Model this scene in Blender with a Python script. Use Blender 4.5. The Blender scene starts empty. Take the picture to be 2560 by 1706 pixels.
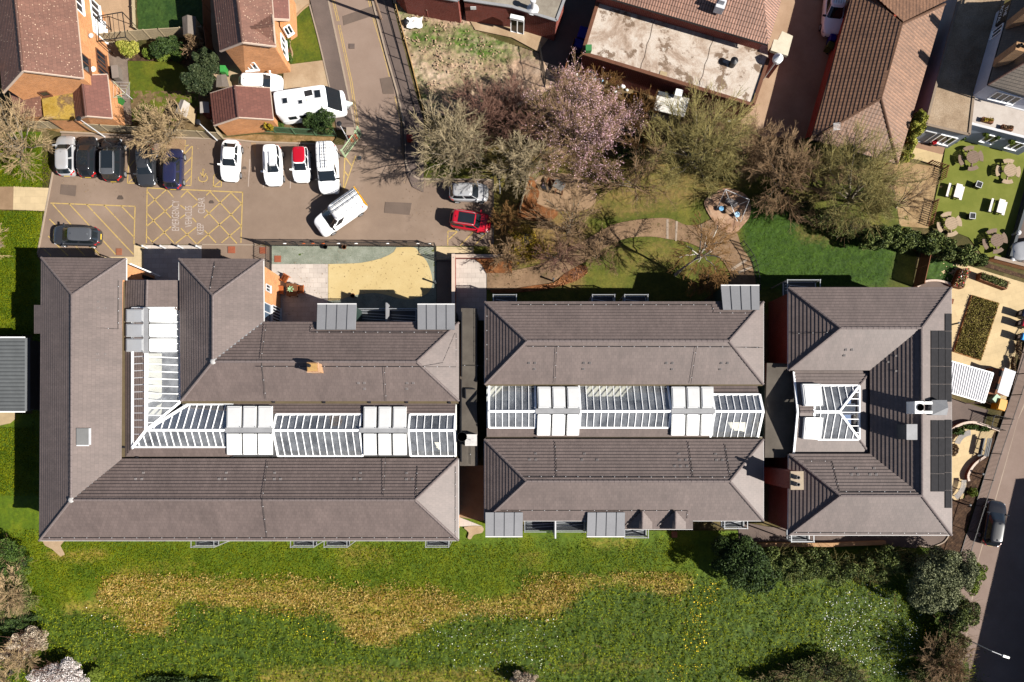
import bpy, math, random
import numpy as np
from mathutils import Vector, Matrix, noise as mnoise
R = math.radians
scn = bpy.context.scene
col = scn.collection
# ---------------------------------------------------------------- camera, world, sun, exposure
S, H, NX, NY = 27.0, 63.0, 1280.0, 1060.0        # photo pixels per metre on the ground, drone height, nadir pixel
cam = bpy.data.cameras.new('camera')
cam_o = bpy.data.objects.new('camera', cam); col.objects.link(cam_o)
cam_o.location = (0, 0, H)
cam.sensor_width = 36; cam.lens = 36 * H * S / 2560
cam.shift_y = (NY - 853) / 2560
cam.clip_start = 1; cam.clip_end = 2000
scn.camera = cam_o
w = bpy.data.worlds.new('World'); scn.world = w; w.use_nodes = True
nt = w.node_tree; nt.nodes.clear()
sk = nt.nodes.new('ShaderNodeTexSky'); sk.sky_type = 'NISHITA'; sk.sun_disc = False
SUN_EL = R(39.5); SUN_AZ = math.atan2(.945, -.345)
sk.air_density = .6; sk.dust_density = .4; sk.sun_elevation = SUN_EL; sk.sun_rotation = SUN_AZ
bg = nt.nodes.new('ShaderNodeBackground'); bg.inputs['Strength'].default_value = .05
wo = nt.nodes.new('ShaderNodeOutputWorld')
nt.links.new(sk.outputs[0], bg.inputs[0]); nt.links.new(bg.outputs[0], wo.inputs[0])
sl = bpy.data.lights.new('sun', 'SUN'); sl.energy = 5.0; sl.angle = R(.5); sl.color = (1, .955, .88)
so = bpy.data.objects.new('sun', sl); col.objects.link(so)
sdir = Vector((math.sin(SUN_AZ) * math.cos(SUN_EL), math.cos(SUN_AZ) * math.cos(SUN_EL), math.sin(SUN_EL)))
so.rotation_euler = sdir.to_track_quat('Z', 'Y').to_euler(); so.location = sdir * 120
scn.view_settings.view_transform = 'Standard'; scn.view_settings.look = 'None'
scn.view_settings.exposure = 1.2; scn.view_settings.gamma = 1
scn.cycles.max_bounces = 6; scn.cycles.transparent_max_bounces = 12
scn.cycles.diffuse_bounces = 2; scn.cycles.glossy_bounces = 2
# ---------------------------------------------------------------- helpers
def P(p, z=0.0):                                  # photo pixel + height -> world point
    k = (H - z) / H
    return Vector(((p[0] - NX) / S * k, (NY - p[1]) / S * k, z))
ROW = {'A': 0, 'B': 330, 'C': 620, 'D': 980, 'E': 1276}
F = 640 / 2334
def t(tile, *xy):                                 # coordinates read off an enlarged tile -> photo pixels
    ox, oy = 640 * int(tile[1]), ROW[tile[0]]
    return [(ox + xy[i] * F, oy + xy[i + 1] * F) for i in range(0, len(xy), 2)]
def t1(tile, x, y): return t(tile, x, y)[0]
def PP(pts, z=0.0): return [P(p, z) for p in pts]
org = {}
def tag(o, label=None, cat=None, group=None, kind=None):
    if label: o['label'] = label
    if cat: o['category'] = cat
    if group: o['group'] = group
    if kind: o['kind'] = kind
    return o
def thing(name, label, cat, loc=(0, 0, 0), group=None, rz=0.0):
    o = bpy.data.objects.new(name, None); col.objects.link(o); o.empty_display_size = .2
    o.location = loc; o.rotation_euler.z = rz
    org[o.name] = Vector(loc)
    return tag(o, label, cat, group)
def copy_tree(o, parent=None):
    c = o.copy(); col.objects.link(c); c.parent = parent
    if o.name in org: org[c.name] = org[o.name]
    for ch in list(o.children): copy_tree(ch, c)
    return c
class MB:
    def __init__(s): s.v = []; s.f = []; s.m = []; s.uv = []; s.has_uv = False
    def face(s, pts, mi=0, uv=None):
        b = len(s.v); s.v += [tuple(p) for p in pts]
        s.f.append(tuple(range(b, b + len(pts)))); s.m.append(mi)
        if uv: s.has_uv = True
        s.uv.append(uv or [(p[0], p[1]) for p in pts]); return s
    def raw(s, vs, fs, mi=0):
        b = len(s.v); s.v += [tuple(p) for p in vs]
        for f in fs:
            s.f.append(tuple(b + i for i in f)); s.m.append(mi); s.uv.append([(vs[i][0], vs[i][1]) for i in f])
        return s
    def hexa(s, bot, top, mi=0):
        n = len(bot)
        fs = [tuple(range(n - 1, -1, -1)), tuple(range(n, 2 * n))] + [(i, (i + 1) % n, n + (i + 1) % n, n + i) for i in range(n)]
        return s.raw(list(bot) + list(top), fs, mi)
    def prism(s, pts, z0, z1, mi=0):
        if sum(pts[i][0] * pts[(i + 1) % len(pts)][1] - pts[(i + 1) % len(pts)][0] * pts[i][1] for i in range(len(pts))) < 0: pts = pts[::-1]
        return s.hexa([(p[0], p[1], z0) for p in pts], [(p[0], p[1], z1) for p in pts], mi)
    def box(s, x, y, z, sx, sy, sz, rz=0.0, mi=0):  # centred in x,y; z is the bottom
        c, n = math.cos(rz), math.sin(rz)
        q = [(x + a * sx / 2 * c - b * sy / 2 * n, y + a * sx / 2 * n + b * sy / 2 * c) for a, b in ((-1, -1), (1, -1), (1, 1), (-1, 1))]
        return s.hexa([(a, b, z) for a, b in q], [(a, b, z + sz) for a, b in q], mi)
    def bar(s, a, b, w, h, mi=0, up=(0, 0, 1)):      # rectangular bar from a to b
        a, b = Vector(a), Vector(b); d = (b - a)
        if d.length < 1e-6: return s
        d.normalize(); u = d.cross(Vector(up))
        if u.length < 1e-4: u = d.cross(Vector((1, 0, 0)))
        u.normalize(); v = u.cross(d)
        o = [u * (-w / 2) + v * (-h / 2), u * (w / 2) + v * (-h / 2), u * (w / 2) + v * (h / 2), u * (-w / 2) + v * (h / 2)]
        return s.hexa([a + q for q in o], [b + q for q in o], mi)
    def tube(s, pts, r, n=6, mi=0, r2=None):
        pts = [Vector(p) for p in pts]; N = len(pts); rs = r if isinstance(r, (list, tuple)) else [r + ((r2 if r2 is not None else r) - r) * i / max(1, N - 1) for i in range(N)]
        vs = []; fs = []
        for i, p in enumerate(pts):
            d = (pts[min(i + 1, N - 1)] - pts[max(i - 1, 0)])
            if d.length < 1e-9: d = Vector((0, 0, 1))
            d.normalize(); u = d.cross(Vector((0, 0, 1)))
            if u.length < 1e-3: u = Vector((1, 0, 0))
            u.normalize(); v = d.cross(u)
            for k in range(n):
                a = 2 * math.pi * k / n; vs.append(p + (u * math.cos(a) + v * math.sin(a)) * rs[i])
        for i in range(N - 1):
            for k in range(n): fs.append((i * n + k, i * n + (k + 1) % n, (i + 1) * n + (k + 1) % n, (i + 1) * n + k))
        fs.append(tuple(range(n - 1, -1, -1))); fs.append(tuple((N - 1) * n + k for k in range(n)))
        return s.raw(vs, fs, mi)
    def disc(s, x, y, z, r, h, n=16, mi=0, r2=None):  # upright cylinder / cone frustum
        return s.tube([(x, y, z), (x, y, z + h)], r, n, mi, r2)
    def lathe(s, x, y, prof, n=16, mi=0):
        return s.tube([(x, y, z) for r, z in prof], [r for r, z in prof], n, mi)
    def mesh(s, name, mats, o=Vector((0, 0, 0)), smooth=False):
        me = bpy.data.meshes.new(name)
        me.from_pydata([(a - o[0], b - o[1], c - o[2]) for a, b, c in s.v], [], s.f)
        for m in (mats if isinstance(mats, (list, tuple)) else [mats]): me.materials.append(m)
        me.polygons.foreach_set('material_index', s.m)
        if s.has_uv:
            ul = me.uv_layers.new(name='UVMap'); flat = [c for f in s.uv for q in f for c in q]; ul.data.foreach_set('uv', flat)
        if smooth: me.polygons.foreach_set('use_smooth', [True] * len(s.f))
        me.update(); return me
    def build(s, name, mats, parent=None, smooth=False):
        o = org.get(parent.name, Vector((0, 0, 0))) if parent else Vector((0, 0, 0))
        ob = bpy.data.objects.new(name, s.mesh(name, mats, o, smooth)); col.objects.link(ob)
        if parent: ob.parent = parent; org[ob.name] = o
        return ob
    def solo(s, name, mats, label, cat, group=None, smooth=False, kind=None):   # a thing that is one mesh, origin at its base
        xs = [p[0] for p in s.v]; ys = [p[1] for p in s.v]; zs = [p[2] for p in s.v]
        o = Vector(((min(xs) + max(xs)) / 2, (min(ys) + max(ys)) / 2, min(zs)))
        ob = bpy.data.objects.new(name, s.mesh(name, mats, o, smooth)); col.objects.link(ob); ob.location = o; org[ob.name] = o
        return tag(ob, label, cat, group, kind)
def smooth_line(pts, n=5, closed=False):             # Catmull-Rom
    out = []; N = len(pts); rng = range(N if closed else N - 1)
    for i in rng:
        g = lambda k: pts[k % N] if closed else pts[max(0, min(N - 1, k))]
        p0, p1, p2, p3 = g(i - 1), g(i), g(i + 1), g(i + 2)
        for j in range(n):
            u = j / n
            out.append(tuple(.5 * (2 * b + (c - a) * u + (2 * a - 5 * b + 4 * c - d) * u * u + (3 * b - a - 3 * c + d) * u ** 3) for a, b, c, d in zip(p0, p1, p2, p3)))
    if not closed: out.append(tuple(pts[-1]))
    return out
def inset(poly, d):                                  # offset a simple polygon inwards (metres), any winding
    p = [Vector((q[0], q[1])) for q in poly]; n = len(p)
    if sum(p[i].x * p[(i + 1) % n].y - p[(i + 1) % n].x * p[i].y for i in range(n)) < 0: p = p[::-1]
    out = []
    for i in range(n):
        a, b, c = p[i - 1], p[i], p[(i + 1) % n]
        e1 = (b - a).normalized(); e2 = (c - b).normalized()
        n1 = Vector((-e1.y, e1.x)); n2 = Vector((-e2.y, e2.x)); m = n1 + n2
        if m.length < 1e-6: m = n1
        m.normalize(); out.append(b + m * (d / max(.25, m.dot(n1))))
    return out
# ---------------------------------------------------------------- materials (procedural)
def lin(c): return tuple((x / 255 / 12.92 if x / 255 <= .04045 else ((x / 255 + .055) / 1.055) ** 2.4) for x in c)
def pc(r, g, b, f=1.0):                              # sunlit look on level ground -> base colour
    return tuple(min(.86, x * f / 2.25) for x in lin((r, g, b)))
mats = {}
def nodes(name):
    m = bpy.data.materials.new(name); m.use_nodes = True; m.node_tree.nodes.clear()
    n = m.node_tree; o = n.nodes.new('ShaderNodeOutputMaterial'); b = n.nodes.new('ShaderNodeBsdfPrincipled')
    n.links.new(b.outputs[0], o.inputs[0]); return m, n, b, o
def ramp(n, fac, stops):
    r = n.nodes.new('ShaderNodeValToRGB'); e = r.color_ramp.elements
    while len(e) < len(stops): e.new(.5)
    for q, (p, c) in zip(e, stops): q.position = p; q.color = (*c, 1)
    n.links.new(fac, r.inputs[0]); return r.outputs[0]
def mixc(n, fac, a, b, mode='MIX'):
    x = n.nodes.new('ShaderNodeMix'); x.data_type = 'RGBA'; x.blend_type = mode
    for v, i in ((fac, 0), (a, 6), (b, 7)):
        if isinstance(v, (int, float)): x.inputs[i].default_value = v
        elif isinstance(v, tuple): x.inputs[i].default_value = (*v, 1)
        else: n.links.new(v, x.inputs[i])
    return x.outputs[2]
def noise(n, sc, det=4, rough=.6, vec=None, dist=0):
    x = n.nodes.new('ShaderNodeTexNoise'); x.inputs['Scale'].default_value = sc; x.inputs['Detail'].default_value = det
    x.inputs['Roughness'].default_value = rough; x.inputs['Distortion'].default_value = dist
    if vec: n.links.new(vec, x.inputs['Vector'])
    return x.outputs['Fac']
def coord(n, kind='Object', scale=None):
    c = n.nodes.new('ShaderNodeTexCoord').outputs[kind]
    if scale:
        m = n.nodes.new('ShaderNodeMapping'); m.inputs['Scale'].default_value = scale; n.links.new(c, m.inputs[0]); return m.outputs[0]
    return c
def mul3(c, k): return tuple(min(.95, x * k) for x in c)
def bumpn(n, b, h, strength, dist):
    x = n.nodes.new('ShaderNodeBump'); x.inputs['Strength'].default_value = strength; x.inputs['Distance'].default_value = dist
    n.links.new(h, x.inputs['Height']); n.links.new(x.outputs[0], b.inputs['Normal'])
def M(name, c=None, rough=.75, var=.15, sc=1.3, fine=18, bump=0, metal=0, spec=.3, coat=0, c2=None, spots=None):
    """plain surface with large and fine tone variation; spots=(colour, scale, threshold)"""
    if name in mats: return mats[name]
    m, n, b, o = nodes(name); v = coord(n)
    big = noise(n, sc, 5, .65, v); fn = noise(n, fine, 3, .6, v)
    cc = ramp(n, big, [(.3, mul3(c, 1 - var)), (.7, c2 or mul3(c, 1 + var))])
    cc = mixc(n, .55 * min(1, var * 3.5), cc, ramp(n, fn, [(.3, mul3(c, .72)), (.7, mul3(c, 1.25))]))
    if spots:
        sp = noise(n, spots[1], 5, .75, v); f = ramp(n, sp, [(spots[2], (0, 0, 0)), (spots[2] + .06, (1, 1, 1))]); cc = mixc(n, f, cc, spots[0])
    n.links.new(cc, b.inputs['Base Color'])
    b.inputs['Roughness'].default_value = rough; b.inputs['Metallic'].default_value = metal
    b.inputs['Specular IOR Level'].default_value = spec; b.inputs['Coat Weight'].default_value = coat; b.inputs['Coat Roughness'].default_value = .04
    if bump: bumpn(n, b, fn, .6, bump)
    mats[name] = m; return m
def ROOF(name, c, bw=.33, rh=.27, var=.12, lichen=None, stain=.2, joint=.55, rough=.56, rib=None, ribd=.35):
    """tiles laid in courses: UV in metres along / up the slope"""
    if name in mats: return mats[name]
    m, n, b, o = nodes(name); uv = coord(n, 'UV')
    br = n.nodes.new('ShaderNodeTexBrick'); n.links.new(uv, br.inputs['Vector'])
    for k, x in (('Scale', 1), ('Brick Width', bw), ('Row Height', rh), ('Mortar Size', .012), ('Mortar Smooth', .2), ('Bias', 0)): br.inputs[k].default_value = x
    br.inputs['Color1'].default_value = (*mul3(c, 1 - var), 1); br.inputs['Color2'].default_value = (*mul3(c, 1 + var), 1); br.inputs['Mortar'].default_value = (*mul3(c, joint), 1)
    v = coord(n); st = noise(n, .35, 5, .7, v); fn = noise(n, 9, 3, .7, v)
    cc = mixc(n, 1.0, br.outputs['Color'], ramp(n, st, [(.3, (1 - stain,) * 3), (.7, (1 + stain * .4,) * 3)]), 'MULTIPLY')
    cc = mixc(n, 1.0, cc, ramp(n, fn, [(.25, (.93,) * 3), (.75, (1.05,) * 3)]), 'MULTIPLY')
    mp = n.nodes.new('ShaderNodeMapping'); mp.inputs['Scale'].default_value = (2.2, .28, 1); n.links.new(uv, mp.inputs[0]); cc = mixc(n, 1.0, cc, ramp(n, noise(n, 1.0, 5, .7, mp.outputs[0]), [(.3, (.84,) * 3), (.7, (1.08,) * 3)]), 'MULTIPLY')
    if rib:
        wv = n.nodes.new('ShaderNodeTexWave'); wv.inputs['Scale'].default_value = .314 / rib; n.links.new(uv, wv.inputs['Vector']); cc = mixc(n, 1.0, cc, ramp(n, wv.outputs['Fac'], [(.1, (ribd,) * 3), (.5, (1.1,) * 3)]), 'MULTIPLY'); bumpn(n, b, wv.outputs['Fac'], .6, .03 * (1 - ribd))
    if lichen:
        vo = n.nodes.new('ShaderNodeTexVoronoi'); vo.inputs['Scale'].default_value = lichen[1]; n.links.new(v, vo.inputs['Vector'])
        lo = noise(n, .8, 4, .7, v); mm = n.nodes.new('ShaderNodeMath'); mm.operation = 'MULTIPLY_ADD'; n.links.new(lo, mm.inputs[0]); mm.inputs[1].default_value = .5; mm.inputs[2].default_value = -.25
        su = n.nodes.new('ShaderNodeMath'); su.operation = 'SUBTRACT'; n.links.new(vo.outputs['Distance'], su.inputs[0]); n.links.new(mm.outputs[0], su.inputs[1])
        f = ramp(n, su.outputs[0], [(lichen[2], (1, 1, 1)), (lichen[2] + .05, (0, 0, 0))]); cc = mixc(n, f, cc, lichen[0])
    n.links.new(cc, b.inputs['Base Color']); b.inputs['Roughness'].default_value = rough; b.inputs['Specular IOR Level'].default_value = .5
    mats[name] = m; return m
def BRICK(name, c, var=.18):
    if name in mats: return mats[name]
    m, n, b, o = nodes(name); g = coord(n, 'Object'); s = n.nodes.new('ShaderNodeSeparateXYZ'); n.links.new(g, s.inputs[0])
    a = n.nodes.new('ShaderNodeMath'); a.operation = 'ADD'; n.links.new(s.outputs[0], a.inputs[0]); n.links.new(s.outputs[1], a.inputs[1])
    cb = n.nodes.new('ShaderNodeCombineXYZ'); n.links.new(a.outputs[0], cb.inputs[0]); n.links.new(s.outputs[2], cb.inputs[1])
    br = n.nodes.new('ShaderNodeTexBrick'); n.links.new(cb.outputs[0], br.inputs['Vector'])
    for k, x in (('Scale', 1), ('Brick Width', .225), ('Row Height', .075), ('Mortar Size', .008), ('Bias', 0)): br.inputs[k].default_value = x
    br.inputs['Color1'].default_value = (*mul3(c, 1 - var), 1); br.inputs['Color2'].default_value = (*mul3(c, 1 + var), 1); br.inputs['Mortar'].default_value = (*mul3(tuple((x + .12) for x in c), .9), 1)
    st = noise(n, .9, 5, .7, g); cc = mixc(n, 1.0, br.outputs['Color'], ramp(n, st, [(.3, (.8,) * 3), (.7, (1.12,) * 3)]), 'MULTIPLY')
    n.links.new(cc, b.inputs['Base Color']); b.inputs['Roughness'].default_value = .85; b.inputs['Specular IOR Level'].default_value = .2
    mats[name] = m; return m
def GLASS(name, tint, refl=.18, milky=.1):                      # window pane one can see through
    if name in mats: return mats[name]
    m, n, b, o = nodes(name); n.nodes.remove(b)
    tr = n.nodes.new('ShaderNodeBsdfTransparent'); tr.inputs[0].default_value = (*tint, 1)
    gl = n.nodes.new('ShaderNodeBsdfGlossy'); gl.inputs['Roughness'].default_value = .03
    df = n.nodes.new('ShaderNodeBsdfDiffuse'); df.inputs[0].default_value = (.55, .57, .6, 1); dm = n.nodes.new('ShaderNodeMixShader'); n.links.new(ramp(n, noise(n, .8, 5, .7, coord(n)), [(.3, (milky * .4,) * 3), (.7, (milky * 1.6,) * 3)]), dm.inputs[0]); n.links.new(tr.outputs[0], dm.inputs[1]); n.links.new(df.outputs[0], dm.inputs[2])  # patchy pale diffuse mix makes the pane milky
    mx = n.nodes.new('ShaderNodeMixShader'); fr = n.nodes.new('ShaderNodeFresnel'); fr.inputs[0].default_value = 1.5
    ad = n.nodes.new('ShaderNodeMath'); ad.operation = 'ADD'; ad.inputs[1].default_value = refl; n.links.new(fr.outputs[0], ad.inputs[0])
    n.links.new(ad.outputs[0], mx.inputs[0]); n.links.new(dm.outputs[0], mx.inputs[1]); n.links.new(gl.outputs[0], mx.inputs[2]); n.links.new(mx.outputs[0], o.inputs[0])
    mats[name] = m; return m
def LEAF(name, dark, light, rough=.6, sc=.7, spec=.15):      # foliage: tone differs leaf by leaf and clump by clump
    if name in mats: return mats[name]
    m, n, b, o = nodes(name); g = n.nodes.new('ShaderNodeNewGeometry'); v = coord(n); nz = noise(n, sc, 3, .6, v)
    a = n.nodes.new('ShaderNodeMath'); a.operation = 'MULTIPLY_ADD'; n.links.new(g.outputs['Random Per Island'], a.inputs[0]); a.inputs[1].default_value = .6; a.inputs[2].default_value = -.3
    ad = n.nodes.new('ShaderNodeMath'); ad.operation = 'ADD'; n.links.new(a.outputs[0], ad.inputs[0]); n.links.new(nz, ad.inputs[1])
    n.links.new(ramp(n, ad.outputs[0], [(.25, dark), (.75, light)]), b.inputs['Base Color'])
    b.inputs['Roughness'].default_value = rough; b.inputs['Specular IOR Level'].default_value = spec
    mats[name] = m; return m
def GROUND(name, stops, sc=.6, fine=14, bump=.01, finek=.25, rough=.9, det=6, rg=.65, spots=None, spec=.2, dist=0):
    if name in mats: return mats[name]
    m, n, b, o = nodes(name); v = coord(n)
    cc = ramp(n, noise(n, sc, det, rg, v, dist), stops); fn = noise(n, fine, 4, .7, v)
    cc = mixc(n, 1.0, cc, ramp(n, fn, [(.25, (1 - finek,) * 3), (.75, (1 + finek,) * 3)]), 'MULTIPLY')
    for s_ in spots or []:
        f = ramp(n, noise(n, s_[1], 5, .7, v), [(s_[2], (0, 0, 0)), (s_[2] + s_[3], (1, 1, 1))]); cc = mixc(n, f, cc, s_[0])
    n.links.new(cc, b.inputs['Base Color']); b.inputs['Roughness'].default_value = rough; b.inputs['Specular IOR Level'].default_value = spec
    if bump: bumpn(n, b, fn, .7, bump)
    mats[name] = m; return m
def SLABS(name, c, bw=.6, rh=.4, rot=0.0, var=.08, joint=.75):
    if name in mats: return mats[name]
    m, n, b, o = nodes(name); v = coord(n); mp = n.nodes.new('ShaderNodeMapping'); mp.inputs['Rotation'].default_value = (0, 0, rot); n.links.new(v, mp.inputs[0])
    br = n.nodes.new('ShaderNodeTexBrick'); n.links.new(mp.outputs[0], br.inputs['Vector'])
    for k, x in (('Scale', 1), ('Brick Width', bw), ('Row Height', rh), ('Mortar Size', .012), ('Bias', 0)): br.inputs[k].default_value = x
    br.inputs['Color1'].default_value = (*mul3(c, 1 - var), 1); br.inputs['Color2'].default_value = (*mul3(c, 1 + var), 1); br.inputs['Mortar'].default_value = (*mul3(c, joint), 1)
    cc = mixc(n, 1.0, br.outputs['Color'], ramp(n, noise(n, .8, 6, .7, v), [(.3, (.86,) * 3), (.7, (1.08,) * 3)]), 'MULTIPLY')
    n.links.new(cc, b.inputs['Base Color']); b.inputs['Roughness'].default_value = .85; b.inputs['Specular IOR Level'].default_value = .2
    mats[name] = m; return m
def RIBS(name, c, period, rot=0.0, depth=.02, dark=.6, rough=.5, metal=0):   # ribbed / slatted sheet
    if name in mats: return mats[name]
    m, n, b, o = nodes(name); v = coord(n); mp = n.nodes.new('ShaderNodeMapping'); mp.inputs['Rotation'].default_value = (0, 0, rot); n.links.new(v, mp.inputs[0])
    wv = n.nodes.new('ShaderNodeTexWave'); wv.inputs['Scale'].default_value = .314 / period; n.links.new(mp.outputs[0], wv.inputs['Vector'])
    cc = mixc(n, 1.0, ramp(n, wv.outputs['Fac'], [(.05, mul3(c, dark)), (.3, c)]), ramp(n, noise(n, 1.2, 5, .7, v), [(.3, (.85,) * 3), (.7, (1.1,) * 3)]), 'MULTIPLY')
    n.links.new(cc, b.inputs['Base Color']); b.inputs['Roughness'].default_value = rough; b.inputs['Metallic'].default_value = metal; bumpn(n, b, wv.outputs['Fac'], .8, depth)
    mats[name] = m; return m
WHITE = M('white_paint', (.78, .78, .77), .45, .04); BLACK = M('black_metal', (.012, .012, .014), .45, .1)
DGREY = M('dark_grey_metal', (.045, .05, .055), .5, .12); LGREY = M('pale_grey_metal', (.42, .42, .43), .45, .08)
GUT = M('gutter_grey', (.5, .49, .48), .5, .12); TIMBER = M('weathered_timber', pc(205, 180, 140), .85, .25, 2, 25)
DTIMBER = M('brown_timber', pc(150, 95, 60), .8, .25, 2, 25); RTIMBER = M('orange_stained_wood', pc(205, 115, 60), .6, .18, 3, 25)
WINGL = M('window_glass', (.012, .016, .022), .06, .2, spec=.6); CREAM = M('cream_plaster', (.62, .58, .47), .8, .06)
RUBBER = M('rubber', (.012, .012, .012), .8, .1); STEEL = M('galvanised_steel', (.33, .34, .35), .4, .15, metal=.5)
LEAD = M('lead_sheet', (.2, .2, .205), .6, .2)
def tile_roof(mb, poly, gauge=.3, th=.05, mi=0):   # courses of tiles laid on the plane of poly, each course a real step
    poly = [Vector(p) for p in poly]; n = Vector((0, 0, 0)); N = len(poly)
    for i in range(N): n += (poly[i] - poly[0]).cross(poly[(i + 1) % N] - poly[0])
    n.normalize()
    if n.z < 0: n = -n
    u = Vector((0, 0, 1)).cross(n).normalized(); v = n.cross(u)
    if v.z < 0: v = -v; u = -u
    o = poly[0]; q = [((p - o).dot(u), (p - o).dot(v)) for p in poly]
    if th == .05: th = .078 if v.y < -.5 else .042  # steps thickened on north-facing slopes to darken them with deeper shadow lines
    v0 = min(b for a, b in q); v1 = max(b for a, b in q); k = 0
    gu, gv = o.dot(u), o.dot(v)
    def clip(pl, lim, sgn):
        out = []
        for i in range(len(pl)):
            a, b = pl[i], pl[(i + 1) % len(pl)]; da, db = sgn * (a[1] - lim), sgn * (b[1] - lim)
            if da >= -1e-9: out.append(a)
            if (da > 1e-9 and db < -1e-9) or (da < -1e-9 and db > 1e-9):
                f = da / (da - db); out.append((a[0] + (b[0] - a[0]) * f, lim))
        return out
    while v0 + k * gauge < v1 - 1e-4:
        lo, hi = v0 + k * gauge, min(v1, v0 + (k + 1) * gauge); pl = clip(clip(q, lo, 1), hi, -1); k += 1
        if len(pl) < 3: continue
        f3 = lambda p, off: o + u * p[0] + v * p[1] + n * off
        off = lambda p: th * (1 - (p[1] - lo) / gauge)
        jog = .5 * .33 * (k % 2)
        mb.face([f3(p, off(p)) for p in pl], mi, [(p[0] + gu, p[1] - v0) for p in pl])
        for i in range(len(pl)):
            a, b = pl[i], pl[(i + 1) % len(pl)]
            if abs(a[1] - lo) < 1e-6 and abs(b[1] - lo) < 1e-6 and abs(a[0] - b[0]) > 1e-4:
                mb.face([f3(a, -.02), f3(b, -.02), f3(b, th), f3(a, th)], mi, [(a[0] + gu, .1), (b[0] + gu, .1), (b[0] + gu, .12), (a[0] + gu, .12)])
def caps(mb, a, b, r=.12, seg=.45, mi=0):             # ridge or hip tiles
    a, b = Vector(a), Vector(b); L = (b - a).length; n = max(1, round(L / seg)); d = (b - a) / n
    for i in range(n): mb.tube([a + d * i, a + d * (i + .97)], r * 1.06, 7, mi, r * .94)
def rails(parent, pts, h=1.1, z=0.0, gap=.12, post=1.8, r=.012, mat=None, flat=False, ptop=.0, names=('rail', 'picket', 'post'), pr=.03, rail_r=.02):
    """a railing along world xy points: two rails, pickets (one mesh), posts (a mesh each)"""
    mat = mat or BLACK; a = MB(); b = MB(); posts = []
    for p, q in zip(pts, pts[1:]):
        p, q = Vector((p[0], p[1], z)), Vector((q[0], q[1], z)); L = (q - p).length
        for zz in (.12, h - .06): a.bar(p + Vector((0, 0, zz)), q + Vector((0, 0, zz)), rail_r * 2, rail_r * 2)
        for i in range(int(L / gap)):
            c = p + (q - p) * ((i + .5) * gap / L); b.box(c.x, c.y, z + .05, r * 2, r * 2, h)
        k = max(1, round(L / post)); posts += [p + (q - p) * (i / k) for i in range(k)]
    posts.append(Vector((pts[-1][0], pts[-1][1], z)))
    a.build(names[0], mat, parent); b.build(names[1], mat, parent)
    for c in posts: MB().box(c.x, c.y, z, pr * 2, pr * 2, h + .08 + ptop).build(names[2], mat, parent)
# ---------------------------------------------------------------- ground
def _h(ix, iy, s):
    a = (ix * 374761393 + iy * 668265263 + s * 974634777) & 0xffffffff
    a = ((a ^ (a >> 13)) * 1274126177) & 0xffffffff
    return ((a ^ (a >> 16)) & 0xffff) / 65535.0
def vnoise(x, y, s=0):
    ix = np.floor(x).astype(np.int64); iy = np.floor(y).astype(np.int64); fx = x - ix; fy = y - iy
    fx = fx * fx * (3 - 2 * fx); fy = fy * fy * (3 - 2 * fy)
    return (_h(ix, iy, s) * (1 - fx) + _h(ix + 1, iy, s) * fx) * (1 - fy) + (_h(ix, iy + 1, s) * (1 - fx) + _h(ix + 1, iy + 1, s) * fx) * fy
def fbm(x, y, o=4, s=0):
    return sum(vnoise(x * 2 ** k, y * 2 ** k, s + k) * .5 ** k for k in range(o)) / sum(.5 ** k for k in range(o))
def inpoly(px, py, poly):
    r = np.zeros(px.shape, bool); n = len(poly)
    for i in range(n):
        x1, y1 = poly[i]; x2, y2 = poly[(i + 1) % n]
        if y1 == y2: continue
        c = ((y1 > py) != (y2 > py)) & (px < (x2 - x1) * (py - y1) / (y2 - y1) + x1); r ^= c
    return r
def blur(a, n):
    for _ in range(n):
        p = np.pad(a, 1, mode='edge'); a = (p[:-2, 1:-1] + p[2:, 1:-1] + p[1:-1, :-2] + p[1:-1, 2:] + p[1:-1, 1:-1] * 2) / 6
    return a
def np_mesh(name, V, Q, mat, parent=None, smooth=False, attrs=None, o=None):
    me = bpy.data.meshes.new(name); k = Q.shape[1]
    o = np.array(o if o is not None else (org.get(parent.name, (0, 0, 0)) if parent else (0, 0, 0)))
    me.vertices.add(len(V)); me.vertices.foreach_set('co', (V - o).astype(np.float32).ravel())
    me.loops.add(Q.size); me.loops.foreach_set('vertex_index', Q.astype(np.int32).ravel())
    me.polygons.add(len(Q)); me.polygons.foreach_set('loop_start', np.arange(0, Q.size, k, dtype=np.int32))
    me.polygons.foreach_set('loop_total', np.full(len(Q), k, np.int32))
    for m in (mat if isinstance(mat, (list, tuple)) else [mat]): me.materials.append(m)
    if smooth: me.polygons.foreach_set('use_smooth', np.ones(len(Q), bool))
    for kk, a in (attrs or {}).items():
        at = me.attributes.new(kk, 'FLOAT', 'POINT'); at.data.foreach_set('value', a.astype(np.float32).ravel())
    me.update(calc_edges=True); me.validate()
    ob = bpy.data.objects.new(name, me); col.objects.link(ob); ob.location = (0, 0, 0) if parent else tuple(o)
    if parent: ob.parent = parent; org[ob.name] = org.get(parent.name, Vector((0, 0, 0)))
    return ob
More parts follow.
